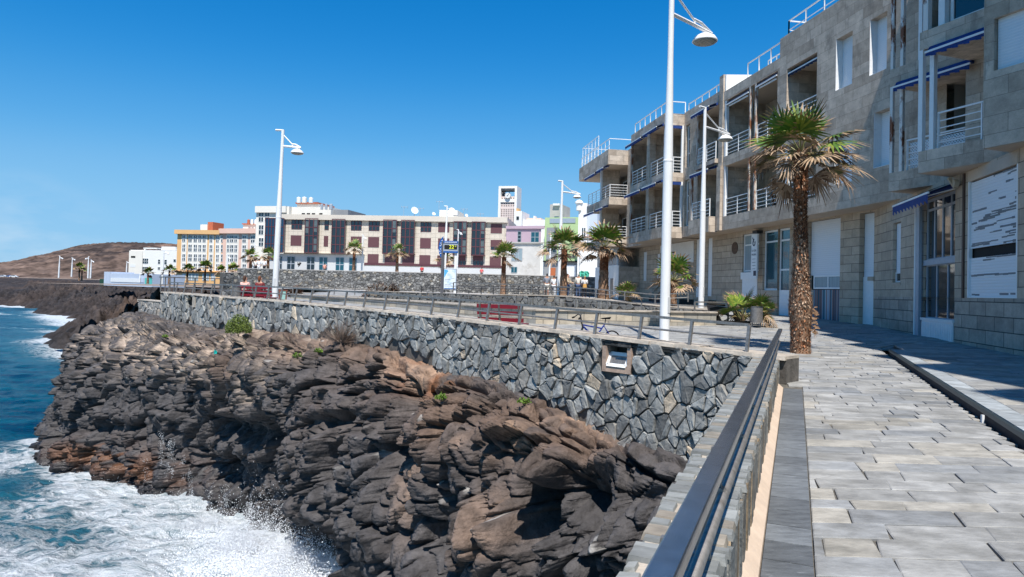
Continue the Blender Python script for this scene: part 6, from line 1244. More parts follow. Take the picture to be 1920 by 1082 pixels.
r_, pk_ = simple_building('white_tall_house', 'white house with a round capped chimney and green graffiti', 1083, 98, 1150, 96, [('wall', 1088, 444, 1152, 530, M['whitewall'], 9, 0), ('wall', 1083, 380, 1097, 444.5, M['whitewall'], 4, -.6), ('wall', 1097, 395, 1115, 445, M['bluegrey'], 6, -1.2), ('up', 1100, 390, 1116, 403, M['cream2'], 5, -3), ('ledge', 1086, 444, 1116, 446, M['pink'], 4, .2)], [(1089, 426, 1096, 444, -.55, 2, 0), (1101, 405, 1109, 412, -2.9, 1, 0)])
p = at(1087.5, 380, 97.5); b = MB(); b.lathe((float(p[0]), float(p[1])+1.2, float(p[2])-1), [(.42, 0), (.42, 1), (.62, 1.05), (.62, 1.2), (.3, 1.5), (0, 1.6)], 16); b.build('chimney', M['whitewall'], r_)
gmm = mat('green_spray_paint', (.12, .62, .42), .8); outm = mat('dark_green_spray', (.01, .16, .1), .8)
s_, z_ = pk_.uv(1091.5, 514.5)
for (mm, o, sz) in ((gmm, .06, 1.0),): text('HS', pk_, pk_.uv(1095.5, 514)[0], pk_.uv(1095.5, 514)[1], o, 1.15, mm, r_, 'graffiti')
for c in r_.children:
    if c.name.startswith('graffiti'): c.data.transform(Matrix.Diagonal((1.0, .95, 1, 1)))
b = MB(); s0, s1, z0, z1 = uvr(pk_, 1087, 508, 1104.5, 520.5); 
b.add([pk_.W(s0+(s1-s0)*u, .04, z0+(z1-z0)*v) for u, v in ((.0, .1), (.3, -.05), (.7, .02), (1, .2), (1.03, .7), (.75, 1), (.45, .9), (.2, 1.05), (-.02, .8))], [tuple(range(9))]); b.build('graffiti', outm, r_)
# distant low town to the right end, beyond the promenade block
# ================================================================== palms
def frond_mesh(b, r, origin, az, el, Lp, Lf, n, col_fn, droop, width=.045, spread=115, web=.45, curl=.0, segs=3):
    """one fan leaf: a stalk, then pleated blades spreading from its tip"""
    o = Vector(origin); d = Vector((math.sin(az)*math.cos(el), math.cos(az)*math.cos(el), math.sin(el))); side = d.cross(Vector((0, 0, 1))); side = side.normalized() if side.length > .05 else Vector((1, 0, 0)); up = side.cross(d).normalized()
    tip = o+d*Lp-Vector((0, 0, droop*Lp*.35)); mid = o+d*Lp*.5+Vector((0, 0, .02)); b.tube([o, mid, tip], [.022, .016, .010], 4, 0, col_fn(r, -1), caps=False)
    ax = (tip-mid).normalized(); tl = r.uniform(-.5, .5); side2 = (side*math.cos(tl)+up*math.sin(tl)).normalized(); nrm = side2.cross(ax).normalized()
    for i in range(n):
        ph = R(spread)*((i+.5)/n*2-1); L = Lf*(1-.28*abs(ph)/R(spread))*r.uniform(.85, 1.1); dr = (ax*math.cos(ph)+side2*math.sin(ph)); fold = nrm*(.10*(1 if i % 2 else -1))
        dr = (dr+nrm*.12*(abs(ph)/2)).normalized(); w = dr.cross(nrm).normalized(); P = []; hw = width*(.5+.5*Lf)
        for k in range(segs+1):
            t = k/segs; q = tip+dr*L*t-Vector((0, 0, 1))*(droop*L*(t**2.0)*.75)+nrm*curl*L*t*t*r.uniform(-.6, 1); q = q+fold*hw*2*min(t*3, 1)
            ww = hw*(.25+1.0*min(1, t/web)) if t < web else hw*1.25*max(.06, (1-t)/(1-web))**.7
            P += [q-w*ww, q+w*ww]
        for k in range(segs): b.add([P[2*k], P[2*k+1], P[2*k+3], P[2*k+2]], [(0, 1, 2, 3)], 0, col_fn(r, (k+.5)/segs))
def green_c(r, t):
    g = r.uniform(.7, 1.25)
    if t < 0: return (.20, .19, .07)
    if t > .82 and r.random() < .7: return (.30*g, .20*g, .11*g)
    return (.07*g, .145*g, .018*g) if r.random() < .65 else (.17*g, .21*g, .03*g)
def mixed_c(r, t):
    g = r.uniform(.7, 1.25)
    if t < 0: return (.26, .20, .08)
    if t > .4: return (.36*g, .25*g, .155*g)
    return (.10*g, .12*g, .02*g) if r.random() < .6 else (.26*g, .17*g, .06*g)
def dry_c(r, t):
    g = r.uniform(.55, 1.2)
    if t < 0: return (.2*g, .12*g, .06*g)
    return (.34*g, .235*g, .155*g) if r.random() < .75 else (.16*g, .09*g, .05*g)
def crown(root, h, rad, seed, ng, nm, nd, nl, world=False, width=.045):
    r = random.Random(seed); cg = MB(); cd = MB()
    for i in range(ng):
        el = R(78-62*(i/ng)**.9+r.uniform(-8, 8)); az = i*2.4+r.uniform(-.3, .3); frond_mesh(cg, r, (0, 0, h-.05), az, el, rad*r.uniform(.42, .6), rad*r.uniform(.5, .62), nl, green_c, .18+.25*i/ng, width, 118, curl=.04)
    for i in range(nm):
        el = R(22-34*(i/nm)+r.uniform(-9, 9)); az = i*2.4+1+r.uniform(-.4, .4); frond_mesh(cg, r, (0, 0, h-.12), az, el, rad*r.uniform(.5, .68), rad*r.uniform(.42, .55), nl, mixed_c, .22+.25*r.random(), width*.8, 105, curl=.12)
    for i in range(nd):
        el = R(20-40*(i/max(nd, 1))+r.uniform(-12, 12)); az = i*2.4+2+r.uniform(-.5, .5); frond_mesh(cd, r, (0, 0, h-.2), az, el, rad*r.uniform(.40, .66), rad*r.uniform(.30, .44), nl, dry_c, .35+.45*r.random(), width*.72, 88, curl=.35)
    cg.build('green_crown', M['leaf'], root, world=world); cd.build('dry_fronds', M['leaf'], root, world=world)
def trunk(root, h, r0, r1, seed, flakes, bulge=None, burls=False):
    r = random.Random(seed); b = MB(); n = 16; N = 26; rings = []
    for i in range(N+1):
        t = i/N; z = h*t-.05; rad = r0+(r1-r0)*min(1, t*1.6)+.10*r0*math.exp(-(t/.05)**2)
        if bulge: rad += bulge[1]*math.exp(-((t-bulge[0])/bulge[2])**2)
        rings.append([(rad*(1+r.uniform(-.07, .07))*math.cos(2*math.pi*k/n), rad*(1+r.uniform(-.07, .07))*math.sin(2*math.pi*k/n), z+r.uniform(-.02, .02)) for k in range(n)])
    for i in range(N):
        for k in range(n): g = r.uniform(.5, 1.1); dk = (.17*g, .072*g, .038*g) if i > N*.55 else (.27*g, .165*g, .105*g); b.add([rings[i][k], rings[i][(k+1) % n], rings[i+1][(k+1) % n], rings[i+1][k]], [(0, 1, 2, 3)], 0, dk)
    b.build('trunk', M['bark'], root, world=False); b = MB()
    for i in range(flakes):          # old leaf bases and fibre
        t = r.random(); z = h*t; a = r.uniform(0, 2*math.pi); rad = (r0+(r1-r0)*min(1, t*1.6))*1.0+(bulge[1]*math.exp(-((t-bulge[0])/bulge[2])**2) if bulge else 0)
        l = r.uniform(.03, .09)*(h/4.5)**.5*(1.5 if t > .8 else 1); w_ = r.uniform(.006, .024); o = r.uniform(.004, .032); up = 1 if r.random() < .7 else -1
        c, s = math.cos(a), math.sin(a); p = Vector((c*rad*.96, s*rad*.96, z)); tan_ = Vector((-s, c, 0))*w_; q = Vector((c*(rad+o), s*(rad+o), z+up*l*.6)); e = Vector((c*(rad+o*1.6), s*(rad+o*1.6), z+up*l))+Vector((-s, c, 0))*r.uniform(-.03, .03)
        g = r.uniform(.5, 1.3); k = r.random(); pale = .16 < t < .55
        col = (.44*g, .31*g, .22*g) if (k < (.6 if pale else .14)) else ((.30*g, .135*g, .07*g) if k < .82 else (.09*g, .045*g, .028*g))
        b.add([p-tan_, p+tan_, q+tan_*.9, q-tan_*.9, e], [(0, 1, 2, 3), (3, 2, 4)], 0, col)
    b.build('bark_fibres', M['bark'], root, world=False)
def palm(label, x, base_y, Y, top_y, rad, r0, seed, ng=12, nm=9, nd=16, nl=14, zbase=None, flakes=260, group=None, width=.05, dead=True, lean=0):
    a = at(x, base_y, Y); z0 = float(a[2]) if zbase is None else zbase; top = at(x, top_y, Y)[2]; h = float(top)-z0
    t = thing('fan_palm', label, 'palm tree', (a[0], a[1], z0), group); t.rotation_euler = (0, R(lean), 0); trunk(t, h, r0, r0*.72, seed, flakes); crown(t, h, rad, seed+1, ng, nm, nd, nl, width=width); return t
def main_palm():
    a = atz(1501, 664, float(zg(16.9))); z0 = float(a[2]); top = at(1495, 285, a[1])[2]; h = float(top)-z0
    t = thing('fan_palm', 'nearest and tallest fan palm with shaggy trunk beside the end of the near handrail', 'palm tree', (a[0], a[1], z0), 'fan palms of the promenade')
    t.rotation_euler = (0, R(-.9), 0); trunk(t, h, .235, .155, 5, 5200, (.235, .07, .10)); crown(t, h, 1.58, 10, 10, 12, 12, 24, width=.036)
    b = MB(); r = random.Random(6)         # torn bark flap and tuft at mid height
    for i in range(70):
        a_ = r.uniform(-1.2, .2); z = r.uniform(.5, 1.2); rad = .3+.05*r.random(); p = Vector((math.cos(a_)*rad, math.sin(a_)*rad, z)); g = r.uniform(.6, 1.2); e = p+Vector((r.uniform(-.03, .12), r.uniform(-.08, .03), r.uniform(-.16, .05))); w_ = Vector((0, 0, r.uniform(.008, .03)))
        b.add([p-w_, p+w_, e+w_*.5, e-w_*.5], [(0, 1, 2, 3)], 0, (.33*g, .2*g, .12*g))
    b.build('bark_fibres', M['bark'], t, world=False)
main_palm()
G = 'fan palms of the promenade'
palm('stout fan palm with thick shaggy trunk before the white graffiti house', 1131, 562, 48, 462, 2.2, .42, 31, 11, 8, 9, 14, zbase=-.62, flakes=500, group=G, width=.075)
palm('fan palm with slim trunk in front of the green house', 1056, 556, 56, 466, 2.3, .34, 41, 12, 7, 7, 14, zbase=-.52, flakes=300, group=G, width=.08)
palm('fan palm with dark trunk in front of the stone wall near the mauve house', 943, 560, 66, 481, 1.75, .30, 51, 10, 4, 4, 13, zbase=-.5, flakes=200, group=G, width=.08)
palm('small fan palm behind the main lamp post against the stone facade', 1262, 590, 34, 524, 1.45, .2, 61, 9, 8, 5, 14, zbase=-.85, flakes=160, group=G, width=.06)
for i, (x, ty, lb, rd, sd) in enumerate(((663, 466, 'dry topped palm behind the wall in front of the maroon shuttered window', 1.35, 71), (744, 473, 'dry topped palm right of centre in front of the second glass bay', 1.45, 72), (834, 485, 'palm partly hidden behind the temperature display', 1.4, 73), (469, 480, 'palm just left of the beige block corner', 1.3, 74), (502, 480, 'palm right beside the tall lamp post at the beige corner', 1.5, 75))):
    palm(lb, x, 515, 79 if x > 600 else 84, ty, rd, .22, sd, 7, 7, 5, 9, zbase=1.2, flakes=60, group=G, width=.10)
for (x, ty, Y, rd, sd, lb) in ((277, 513, 140, 1.5, 81, 'small palm in front of the low hall right end'), (317, 509, 138, 1.7, 82, 'palm in front of the white house right end'), (351, 508, 150, 1.9, 83, 'palm before the left part of the orange block'), (384, 503, 150, 2.1, 84, 'taller palm before the middle of the orange block'), (414, 510, 145, 1.6, 85, 'palm at the joint of orange and pink blocks'), (436, 507, 145, 1.8, 86, 'palm before the pink block'), (148, 504, 205, 2.0, 87, 'lone palm between far lamp posts on the hill foot'), (153, 509, 208, 1.5, 88, 'second smaller palm beside the lone far palm')):
    palm(lb, x, 530, Y, ty-2, rd, .26, sd, 7, 5, 3, 7, zbase=-.7, flakes=12, group='small palms along the far shore road', width=.22)
# potted palm bush and small roadside palms without trunks
def bush_palm(label, x, by, Y, h, rad, seed, n=9, nl=22, width=.03, z0=None):
    a = at(x, by, Y); t = thing('low_palm', label, 'palm plant', (a[0], a[1], z0 if z0 is not None else a[2]), 'low palms without trunks'); r = random.Random(seed); b = MB()
    for i in range(n): el = R(r.uniform(25, 80)); az = i*2.4+r.uniform(-.3, .3); frond_mesh(b, r, (r.uniform(-.15, .15), r.uniform(-.1, .1), .05), az, el, h*r.uniform(.45, .8), rad*r.uniform(.5, .7), nl, green_c if r.random() < .72 else mixed_c, .3, width, 112, curl=.05)
    for i in range(n//2): frond_mesh(b, r, (0, 0, .1), i*2.1+r.random(), R(r.uniform(0, 35)), h*r.uniform(.5, .8), rad*.6, nl-4, mixed_c, .8, width*.8, 100, curl=.15)
    b.build('leaves', M['leaf'], t, world=False); b = MB(); b.lathe((0, 0, -.1), [(.12, 0), (.1, .3), (0, .35)], 8, col=(.1, .07, .04)); b.build('stem', M['bark'], t, world=False)
bush_palm('large potted fan palm bush in the dark slatted planter', 1392, 600, 27.6, 1.15, 1.15, 91, 11, 26, .032)
bush_palm('fan leaves of the potted palm leaning right over the bin', 1424, 590, 27.2, .75, .9, 92, 5, 22, .03)
bush_palm('small low palm on the ramp between the shaggy palm and the lamp', 1175, 560, 42, 1.1, 1.1, 93, 8, 16, .04)
# ================================================================== street lamps
def lamp(label, x, by, Y, top_y, group, lean=0.0, arm=1.0, zbase=None, rot=0, sc=1.0, r0=.085):
    a = at(x, by, Y); z0 = float(a[2]) if zbase is None else zbase; H = float(at(x, top_y, Y)[2])-z0; t = thing('street_lamp', label, 'street lamp', (a[0], a[1], z0), group); t.rotation_euler = (0, R(lean), rot)
    b = MB(); b.lathe((0, 0, 0), [(0, 0), (r0*1.05, 0), (r0*1.0, H*.5), (r0*.62, H*.78), (r0*.55, H), (0, H)], 18); pl_ = b.build('pole', M['pole'], t, world=False, smooth=False)
    if Y < 70:
        b = MB(); b.box(-r0*.35, r0*.35, -r0*1.12, -r0*.9, .9, 1.35); b.build('access_hatch', M['ltgrey'], pl_, world=False); b = MB(); b.lathe((0, 0, 0), [(r0*1.04, H*.5-.03), (r0*1.06, H*.5), (r0*1.0, H*.5+.04)], 18); b.lathe((0, 0, 0), [(r0*2.0, 0), (r0*2.0, .03), (r0*1.1, .05)], 18); b.build('collar', M['pole'], pl_, world=False)
    k = .1*H*sc; yh = H-.93*k; L = 1.72*k*arm; b = MB()
    b.tube([(0, 0, yh), (L*.55, 0, yh-.02*k), (L*1.1, 0, yh-.06*k)], r0*.42, 8); b.tube([(0, 0, H-.25*k), (L*.62, 0, yh+.10*k), (L*.62, 0, yh)], r0*.25, 6)
    b.tube([(L*.6, 0, yh+.13*k), (L*.8, 0, yh+.12*k), (L*1.12, 0, yh-.05*k)], r0*.33, 6); b.tube([(-.42*k, 0, H-.03), (.03, 0, H-.03)], r0*.4, 6); b.build('arm', M['white'], t, world=False)
    c = (L*.92, 0, yh-.08*k); s = .36*k; b = MB(); b.lathe(c, [(0, .02), (.10*s, 0), (.12*s, -.18*s), (.45*s, -.22*s), (.8*s, -.42*s), (1.0*s, -.72*s), (1.0*s, -.80*s), (.93*s, -.82*s)], 24); sh = b.build('lamp_shade', M['white'], t, world=False, smooth=False)
    b = MB(); b.lathe(c, [(.93*s, -.80*s), (.85*s, -.92*s), (.5*s, -1.04*s), (0, -1.08*s)], 24); b.build('diffuser', mat('lamp_diffuser', (.28, .28, .25), .35, var=.2), sh, world=False)
    return t
GL = 'white lamp posts of the promenade'
lamp('tallest nearest white lamp post standing on the terrace behind the sea wall', 1245, 655, 19.6, -38, GL, lean=.1, zbase=-1.45, r0=.135, rot=R(40))
lamp('second white lamp post in front of the grey apartment block', 1314, 592, 32, 201, GL, lean=.1, zbase=-1.0, r0=.125, arm=1.05, rot=R(38))
lamp('tall white lamp post beside the occupied bench on the left', 514.5, 566, 34, 243, GL, lean=.9, zbase=-1.1, arm=.55, r0=.135)
lamp('white lamp post standing among the group of people', 1047.5, 560, 60, 339, GL, lean=.5, zbase=-.52, arm=.95, r0=.17, rot=R(25))
lamp('white lamp post rising behind the temperature display', 833, 530, 78, 386, GL, lean=.6, zbase=1.2, arm=.75, r0=.15)
for (x, ty, by, Y, lb) in ((856.5, 430, 512, 80, 'slim lamp pole just right of the display'), (678, 440, 512, 80, 'slim lamp pole in front of the maroon windows'), (1030, 435, 518, 84, 'thin lamp pole before the green house door'), (475, 455, 512, 86, 'slim lamp pole left of the beige block'), (424, 478, 546, 76, 'lamp pole before the low side wall')):
    lamp(lb, x, by, Y, ty, 'slim lamp poles of the upper promenade', lean=.5, arm=.5, zbase=1.2 if by < 520 else None, r0=.1, sc=.8)
for (x, ty, by, Y, lb, rt) in ((110, 480, 521, 190, 'first far lamp post from the left before the hill', 0), (134, 483, 519, 200, 'far lamp post left of the lone palm', 0), (165, 481, 522, 180, 'far lamp post with its lamp pointing left', math.pi), (169.5, 487, 522, 186, 'far lamp post close behind the left pointing one', 0), (237, 490, 514, 200, 'far lamp post before the white house stone wall', 0), (304, 468, 533, 140, 'tall pole before the white house', 0), (262, 512, 530, 150, 'short pole before the low hall', 0)):
    lamp(lb, x, by, Y, ty, 'far lamp posts along the shore road', lean=.7, arm=.8, r0=.19, rot=rt)
# ================================================================== benches, bins, planter
def bench(label, p, rz, L=1.95, s=1.25):
    t = thing('park_bench', label, 'bench', p, 'red slatted benches', rz); H = .92*s
    for x in (-L/2+.12, 0, L/2-.12) if L > 1.5 else (-L/2+.1, L/2-.1):
        b = MB(); b.bar((x, -.28, 0), (x, -.24, .42*s), .05, .06); b.bar((x, .22, 0), (x, .22, .42*s), .05, .06); b.bar((x, .2, .40*s), (x, .36, H), .05, .06); b.bar((x, -.3, .42*s), (x, .24, .42*s), .05, .06); b.build('leg', M['steel'], t, world=False)
    for i in range(3): f = .50+.165*i; b = MB(); y = .22+.14*(f-.4)/.5; b.bar((-L/2, y-.035, f*s+.05), (L/2, y-.035, f*s+.05), .03, .098*s); b.build('back_slat', M['red'], t, world=False)
    for i in range(3): b = MB(); b.bar((-L/2, -.2+.17*i, .45*s), (L/2, -.2+.17*i, .45*s), .13, .035); b.build('seat_slat', M['red'], t, world=False)
    return t
pb = at(943, 600, 21.5); bench('empty red slatted bench seen from behind on the terrace', (pb[0], pb[1], -1.62), R(-22)+math.pi, 1.55)
pb2 = at(482, 545, 32.0); bench('red slatted bench with two people sitting on it', (pb2[0], pb2[1], -1.14), R(-14)+math.pi, 1.9, 1.05)
def bin_(label, x, by, Y, r, h, pole=False, z=None):
    a = at(x, by, Y); z0 = float(a[2]) if z is None else z; t = thing('litter_bin', label, 'bin', (a[0], a[1], z0), 'round steel litter bins'); b = MB(); zb = .35 if pole else 0
    b.lathe((0, 0, zb), [(0, 0), (r, 0), (r, h), (r*.93, h+.01), (r*.9, h-.04), (0, h-.05)], 24); b.build('drum', M['steel'], t, world=False); b = MB(); b.lathe((0, 0, zb), [(r*1.02, h-.03), (r*1.03, h+.015), (r*.95, h+.02)], 24); b.build('rim', M['steelrail'], t, world=False)
    if pole: b = MB(); [b.tube([(x_, 0, 0), (x_, 0, zb+.2)], .03, 6) for x_ in (-r*.7, r*.7)]; b.build('stand', M['steel'], t, world=False)
bin_('steel litter bin on legs beside the potted palm', 1418, 622, 26.5, .23, .62, True)
bin_('grey round bin left of the occupied bench', 443, 562, 31.5, .2, .95, z=-1.15)
def planter():
    a = at(1372, 617, 27.3); t = thing('planter', 'dark slatted wooden planter box holding the palm bush', 'planter', a, None, R(0)); r = random.Random(3); b = MB()
    for i in range(17): x = -.72+i*.087; g = r.uniform(.5, 1.3); b.box(x, x+.075, -.02, .02, .0, .33+r.uniform(-.01, .01), 0, (.07*g, .06*g, .045*g))
    for i in range(6): y = .03+i*.1; [b.box(x, x+.03, y, y+.08, 0, .33, 0, (.05, .045, .035)) for x in (-.72, .72)]
    b.build('slats', M['bark'], t, world=False); b = MB(); b.box(-.69, .72, .03, .62, .02, .29); b.build('soil', M['joint'], t, world=False)
planter()
def scooter():
    a = at(1360, 604, 28.6); t = thing('parked_scooter', 'dark covered scooter parked behind the potted palm', 'scooter', a, None, R(8)); m = M['darkmetal']; pp = mat('scooter_paint', (.025, .028, .035), .3)
    for x in (-.55, .6): 
        b = MB(); n = 20; vs = []; b.tube([(x, -.04, .24), (x, .04, .24)], .24, 18); w_ = b.build('wheel', M['dark'], t, world=False); b = MB(); b.tube([(x, -.05, .24), (x, .05, .24)], .12, 12); b.build('hub', M['steel'], w_, world=False)
    b = MB(); b.hexa([(-.7, -.13, .35), (.1, -.13, .28), (.1, .13, .28), (-.7, .13, .35), (-.82, -.1, .72), (.0, -.12, .62), (.0, .12, .62), (-.82, .1, .72)]); b.hexa([(.1, -.15, .25), (.45, -.15, .25), (.45, .15, .25), (.1, .15, .25), (.1, -.15, .3), (.45, -.15, .3), (.45, .15, .3), (.1, .15, .3)]); b.hexa([(.42, -.16, .28), (.5, -.12, .28), (.5, .12, .28), (.42, .16, .28), (.3, -.18, 1.0), (.38, -.14, 1.0), (.38, .14, 1.0), (.3, .18, 1.0)]); b.build('body', pp, t, world=False, bevel=.03)
    b = MB(); b.hexa([(-.8, -.12, .72), (-.05, -.13, .66), (-.05, .13, .66), (-.8, .12, .72), (-.78, -.1, .82), (-.05, -.11, .76), (-.05, .11, .76), (-.78, .1, .82)]); b.build('seat', M['dark'], t, world=False, bevel=.03)
    b = MB(); b.tube([(.34, -.32, 1.03), (.36, 0, 1.0), (.34, .32, 1.03)], .02, 6); b.tube([(.36, 0, 1.0), (.6, 0, .24)], .035, 6); b.build('handlebar', m, t, world=False)
scooter()
# ================================================================== bicycle (leaning by the rail)
def bicycle():
    a = at(1112, 640, 19.0); z0 = -1.53; t = thing('bicycle', 'dark bicycle with blue frame standing behind the rail on the terrace', 'bicycle', (a[0], a[1], z0), None, R(9)); blk = M['darkmetal']
    bl = mat('blue_frame_paint', (.01, .03, .22), .35)
    def B(pts, r, m, name, par=None, sm=True): b = MB(); b.tube(pts, r, 8); return b.build(name, m, par or t, world=False, smooth=False)
    b = MB(); bb = (.05, 0, .22); seat = (.30, 0, .58); head = (-.28, 0, .56)
    for p, q, r_ in (((-.26, 0, .50), bb, .022), (bb, seat, .018), ((.22, 0, .46), (-.27, 0, .54), .018), (bb, (.48, .05, .2), .012), (bb, (.48, -.05, .2), .012), ((.27, 0, .52), (.48, .05, .2), .01), ((.27, 0, .52), (.48, -.05, .2), .01)): b.tube([p, q], r_, 8)
    b.build('frame', bl, t, world=False)
    b = MB(); b.tube([(-.27, 0, .47), (-.31, 0, .62), (-.335, 0, .76)], .018, 8); b.tube([(-.27, .05, .47), (-.20-.2, .05, .2)], .014, 6); b.tube([(-.27, -.05, .47), (-.40, -.05, .2)], .014, 6); b.build('fork', blk, t, world=False)
    b = MB(); b.tube([(-.42, -.27, .72), (-.36, -.14, .80), (-.335, 0, .77), (-.36, .14, .80), (-.42, .27, .72)], .014, 8); hb = b.build('handlebar', blk, t, world=False); b = MB(); [b.tube([(-.42, s*.27, .72), (-.46, s*.33, .70)], .022, 8) for s in (-1, 1)]; b.build('grip', M['dark'], hb, world=False)
    b = MB(); b.tube([(.29, 0, .56), (.31, 0, .70)], .014, 8); b.build('seat_post', blk, t, world=False)
    b = MB(); b.add([(.17, 0, .715), (.22, -.025, .72), (.33, -.055, .73), (.43, -.075, .745), (.45, 0, .75), (.43, .075, .745), (.33, .055, .73), (.22, .025, .72), (.22, 0, .69), (.42, 0, .69)], [(0, 1, 2, 3, 4, 5, 6, 7), (0, 8, 1), (0, 7, 8), (1, 8, 2), (7, 6, 8), (2, 8, 9, 3), (6, 5, 9, 8), (3, 9, 4), (4, 9, 5)]); b.build('saddle', M['dark'], t, world=False)
    for x in (-.40, .48):
        b = MB(); n = 28; b.tube([(x+.2*math.cos(2*math.pi*i/n), 0, .2+.2*math.sin(2*math.pi*i/n)) for i in range(n+1)], .02, 6, caps=False); w_ = b.build('wheel', M['dark'], t, world=False); b = MB(); [b.tube([(x, 0, .2), (x+.19*math.cos(k*math.pi/6), 0, .2+.19*math.sin(k*math.pi/6))], .002, 3) for k in range(12)]; b.tube([(x, -.03, .2), (x, .03, .2)], .02, 8); b.build('spokes', M['steel'], w_, world=False)
    b = MB(); b.tube([(.05, -.06, .22), (.05, .06, .22)], .05, 12); b.bar((.05, .07, .22), (.13, .07, .12), .01, .02); b.bar((.05, -.07, .22), (-.03, -.07, .32), .01, .02); b.build('crank', M['steel'], t, world=False)
    t.scale = (1.12,)*3
bicycle()
# ================================================================== temperature display and map totem
def totem():
    Y = 46; pl = FP(820, Y, 862, Y, 540); t = thing('information_totem', 'tall information totem with a digital temperature display, a blue sail and a map panel', 'sign', pl.W(.8, 0, -.5)); gm = M['greymetal']
    def bx(x0, y0, x1, y1, o0, o1, m, name, par=None): s0, s1, z0, z1 = uvr(pl, x0, y0, x1, y1); b = MB(); b.lbox(pl, s0, s1, o0, o1, z0, z1); return b.build(name, m, par or t, world=par is None)
    bx(828.5, 452, 831.6, 550, -.12, .06, mat('anthracite_post', (.09, .09, .1), .5), 'post'); bx(852.5, 474, 855, 550, -.12, .02, M['white'], 'post'); bx(831.7, 474, 833.6, 504, -.12, .02, M['white'], 'post')
    d = bx(831.7, 452.5, 858.5, 474.5, -.25, .10, gm, 'display_box'); blue = mat('sign_blue', (.005, .09, .33), .5); bx(831.5, 451.5, 859, 456.6, -.2, .125, blue, 'header', d); bx(831.5, 470.8, 858.5, 474.6, -.2, .125, blue, 'footer', d); bx(833.5, 459.3, 857.3, 468, .1, .112, M['dark'], 'screen', d)
    em = bpy.data.materials.new('display_digits'); em.use_nodes = True; q = em.node_tree.nodes['Principled BSDF']; q.inputs['Base Color'].default_value = (.4, .45, .02, 1); q.inputs['Emission Color'].default_value = (.75, .85, .04, 1); q.inputs['Emission Strength'].default_value = .8
    s, z = pl.uv(847.5, 463.5); text('22', pl, s-.02, z, .114, .34, em, t, 'digits'); s, z = pl.uv(854.5, 461.5); text('o', pl, s+.0, z, .114, .17, em, t, 'degree_mark')
    b = MB(); r = random.Random(3); x = 834.0
    while x < 857: w_ = r.uniform(.5, 1.1); s0, s1, z0, z1 = uvr(pl, x, 453.6, x+w_, 455.2); b.lbox(pl, s0, s1, .125, .13, z0, z1); x += w_+.5
    b.build('header_lettering', M['white'], d, world=False)
    m_ = bx(831.8, 503.5, 855.3, 543, -.16, .06, gm, 'map_case'); mp = mat('map_print', (.72, .8, .86), .4, dirt=(.5, .64, .76), dscale=2.5, dlo=.52, dhi=.56); bx(833, 505, 854, 541.5, .06, .065, mp, 'map_sheet', m_); bx(833, 540.2, 854, 542.2, .065, .07, blue, 'map_border', m_)
    sea_ = mat('map_sea', (.1, .42, .72), .5); b = MB(); P = [pl.uv(x_, y_) for x_, y_ in ((833.2, 505.5), (839, 506), (841, 509), (838.5, 511), (837, 514), (835, 518), (833.2, 520))]; b.add([pl.W(a, .0665, c) for a, c in P], [tuple(range(7))]); b.build('map_sea', sea_, m_, world=False)
    b = MB(); [b.lbox(pl, *[pl.uv(x0, 500)[0], pl.uv(x1, 500)[0]], .0652, .068, pl.uv(843, y_)[1]-.012, pl.uv(843, y_)[1]+.012) for (x0, x1, y_) in ((835, 845, 524), (835, 842, 527), (847, 853, 522), (845, 851, 531), (835, 846, 534), (834, 853.5, 536.5))]; b.build('map_lines', M['greyp'], m_, world=False)
    b = MB(); P = [pl.uv(x_, y_) for x_, y_ in ((831.4, 443), (828, 446.5), (825, 452), (823, 459), (822.3, 466), (823, 473), (825, 480), (828.4, 485.5))]; n = len(P)
    b.add([pl.W(a, .02, c) for a, c in P]+[pl.W(a, -.05, c) for a, c in P], [tuple(range(n)), tuple(range(n, 2*n))[::-1]]+[(i, (i+1) % n, n+(i+1) % n, n+i) for i in range(n)]); f = b.build('sail', blue, t)
    b = MB(); r = random.Random(9)
    for (x_, y_) in ((829, 451), (827, 456), (825.5, 461), (829, 463), (826, 467), (824.8, 471), (828.5, 470), (826.5, 475), (828.5, 479), (828, 459)): a, c = pl.uv(x_, y_); b.tube([pl.W(a, .02, c), pl.W(a, .03, c)], .035, 8)
    b.build('sail_dots', M['white'], f, world=False)
totem()
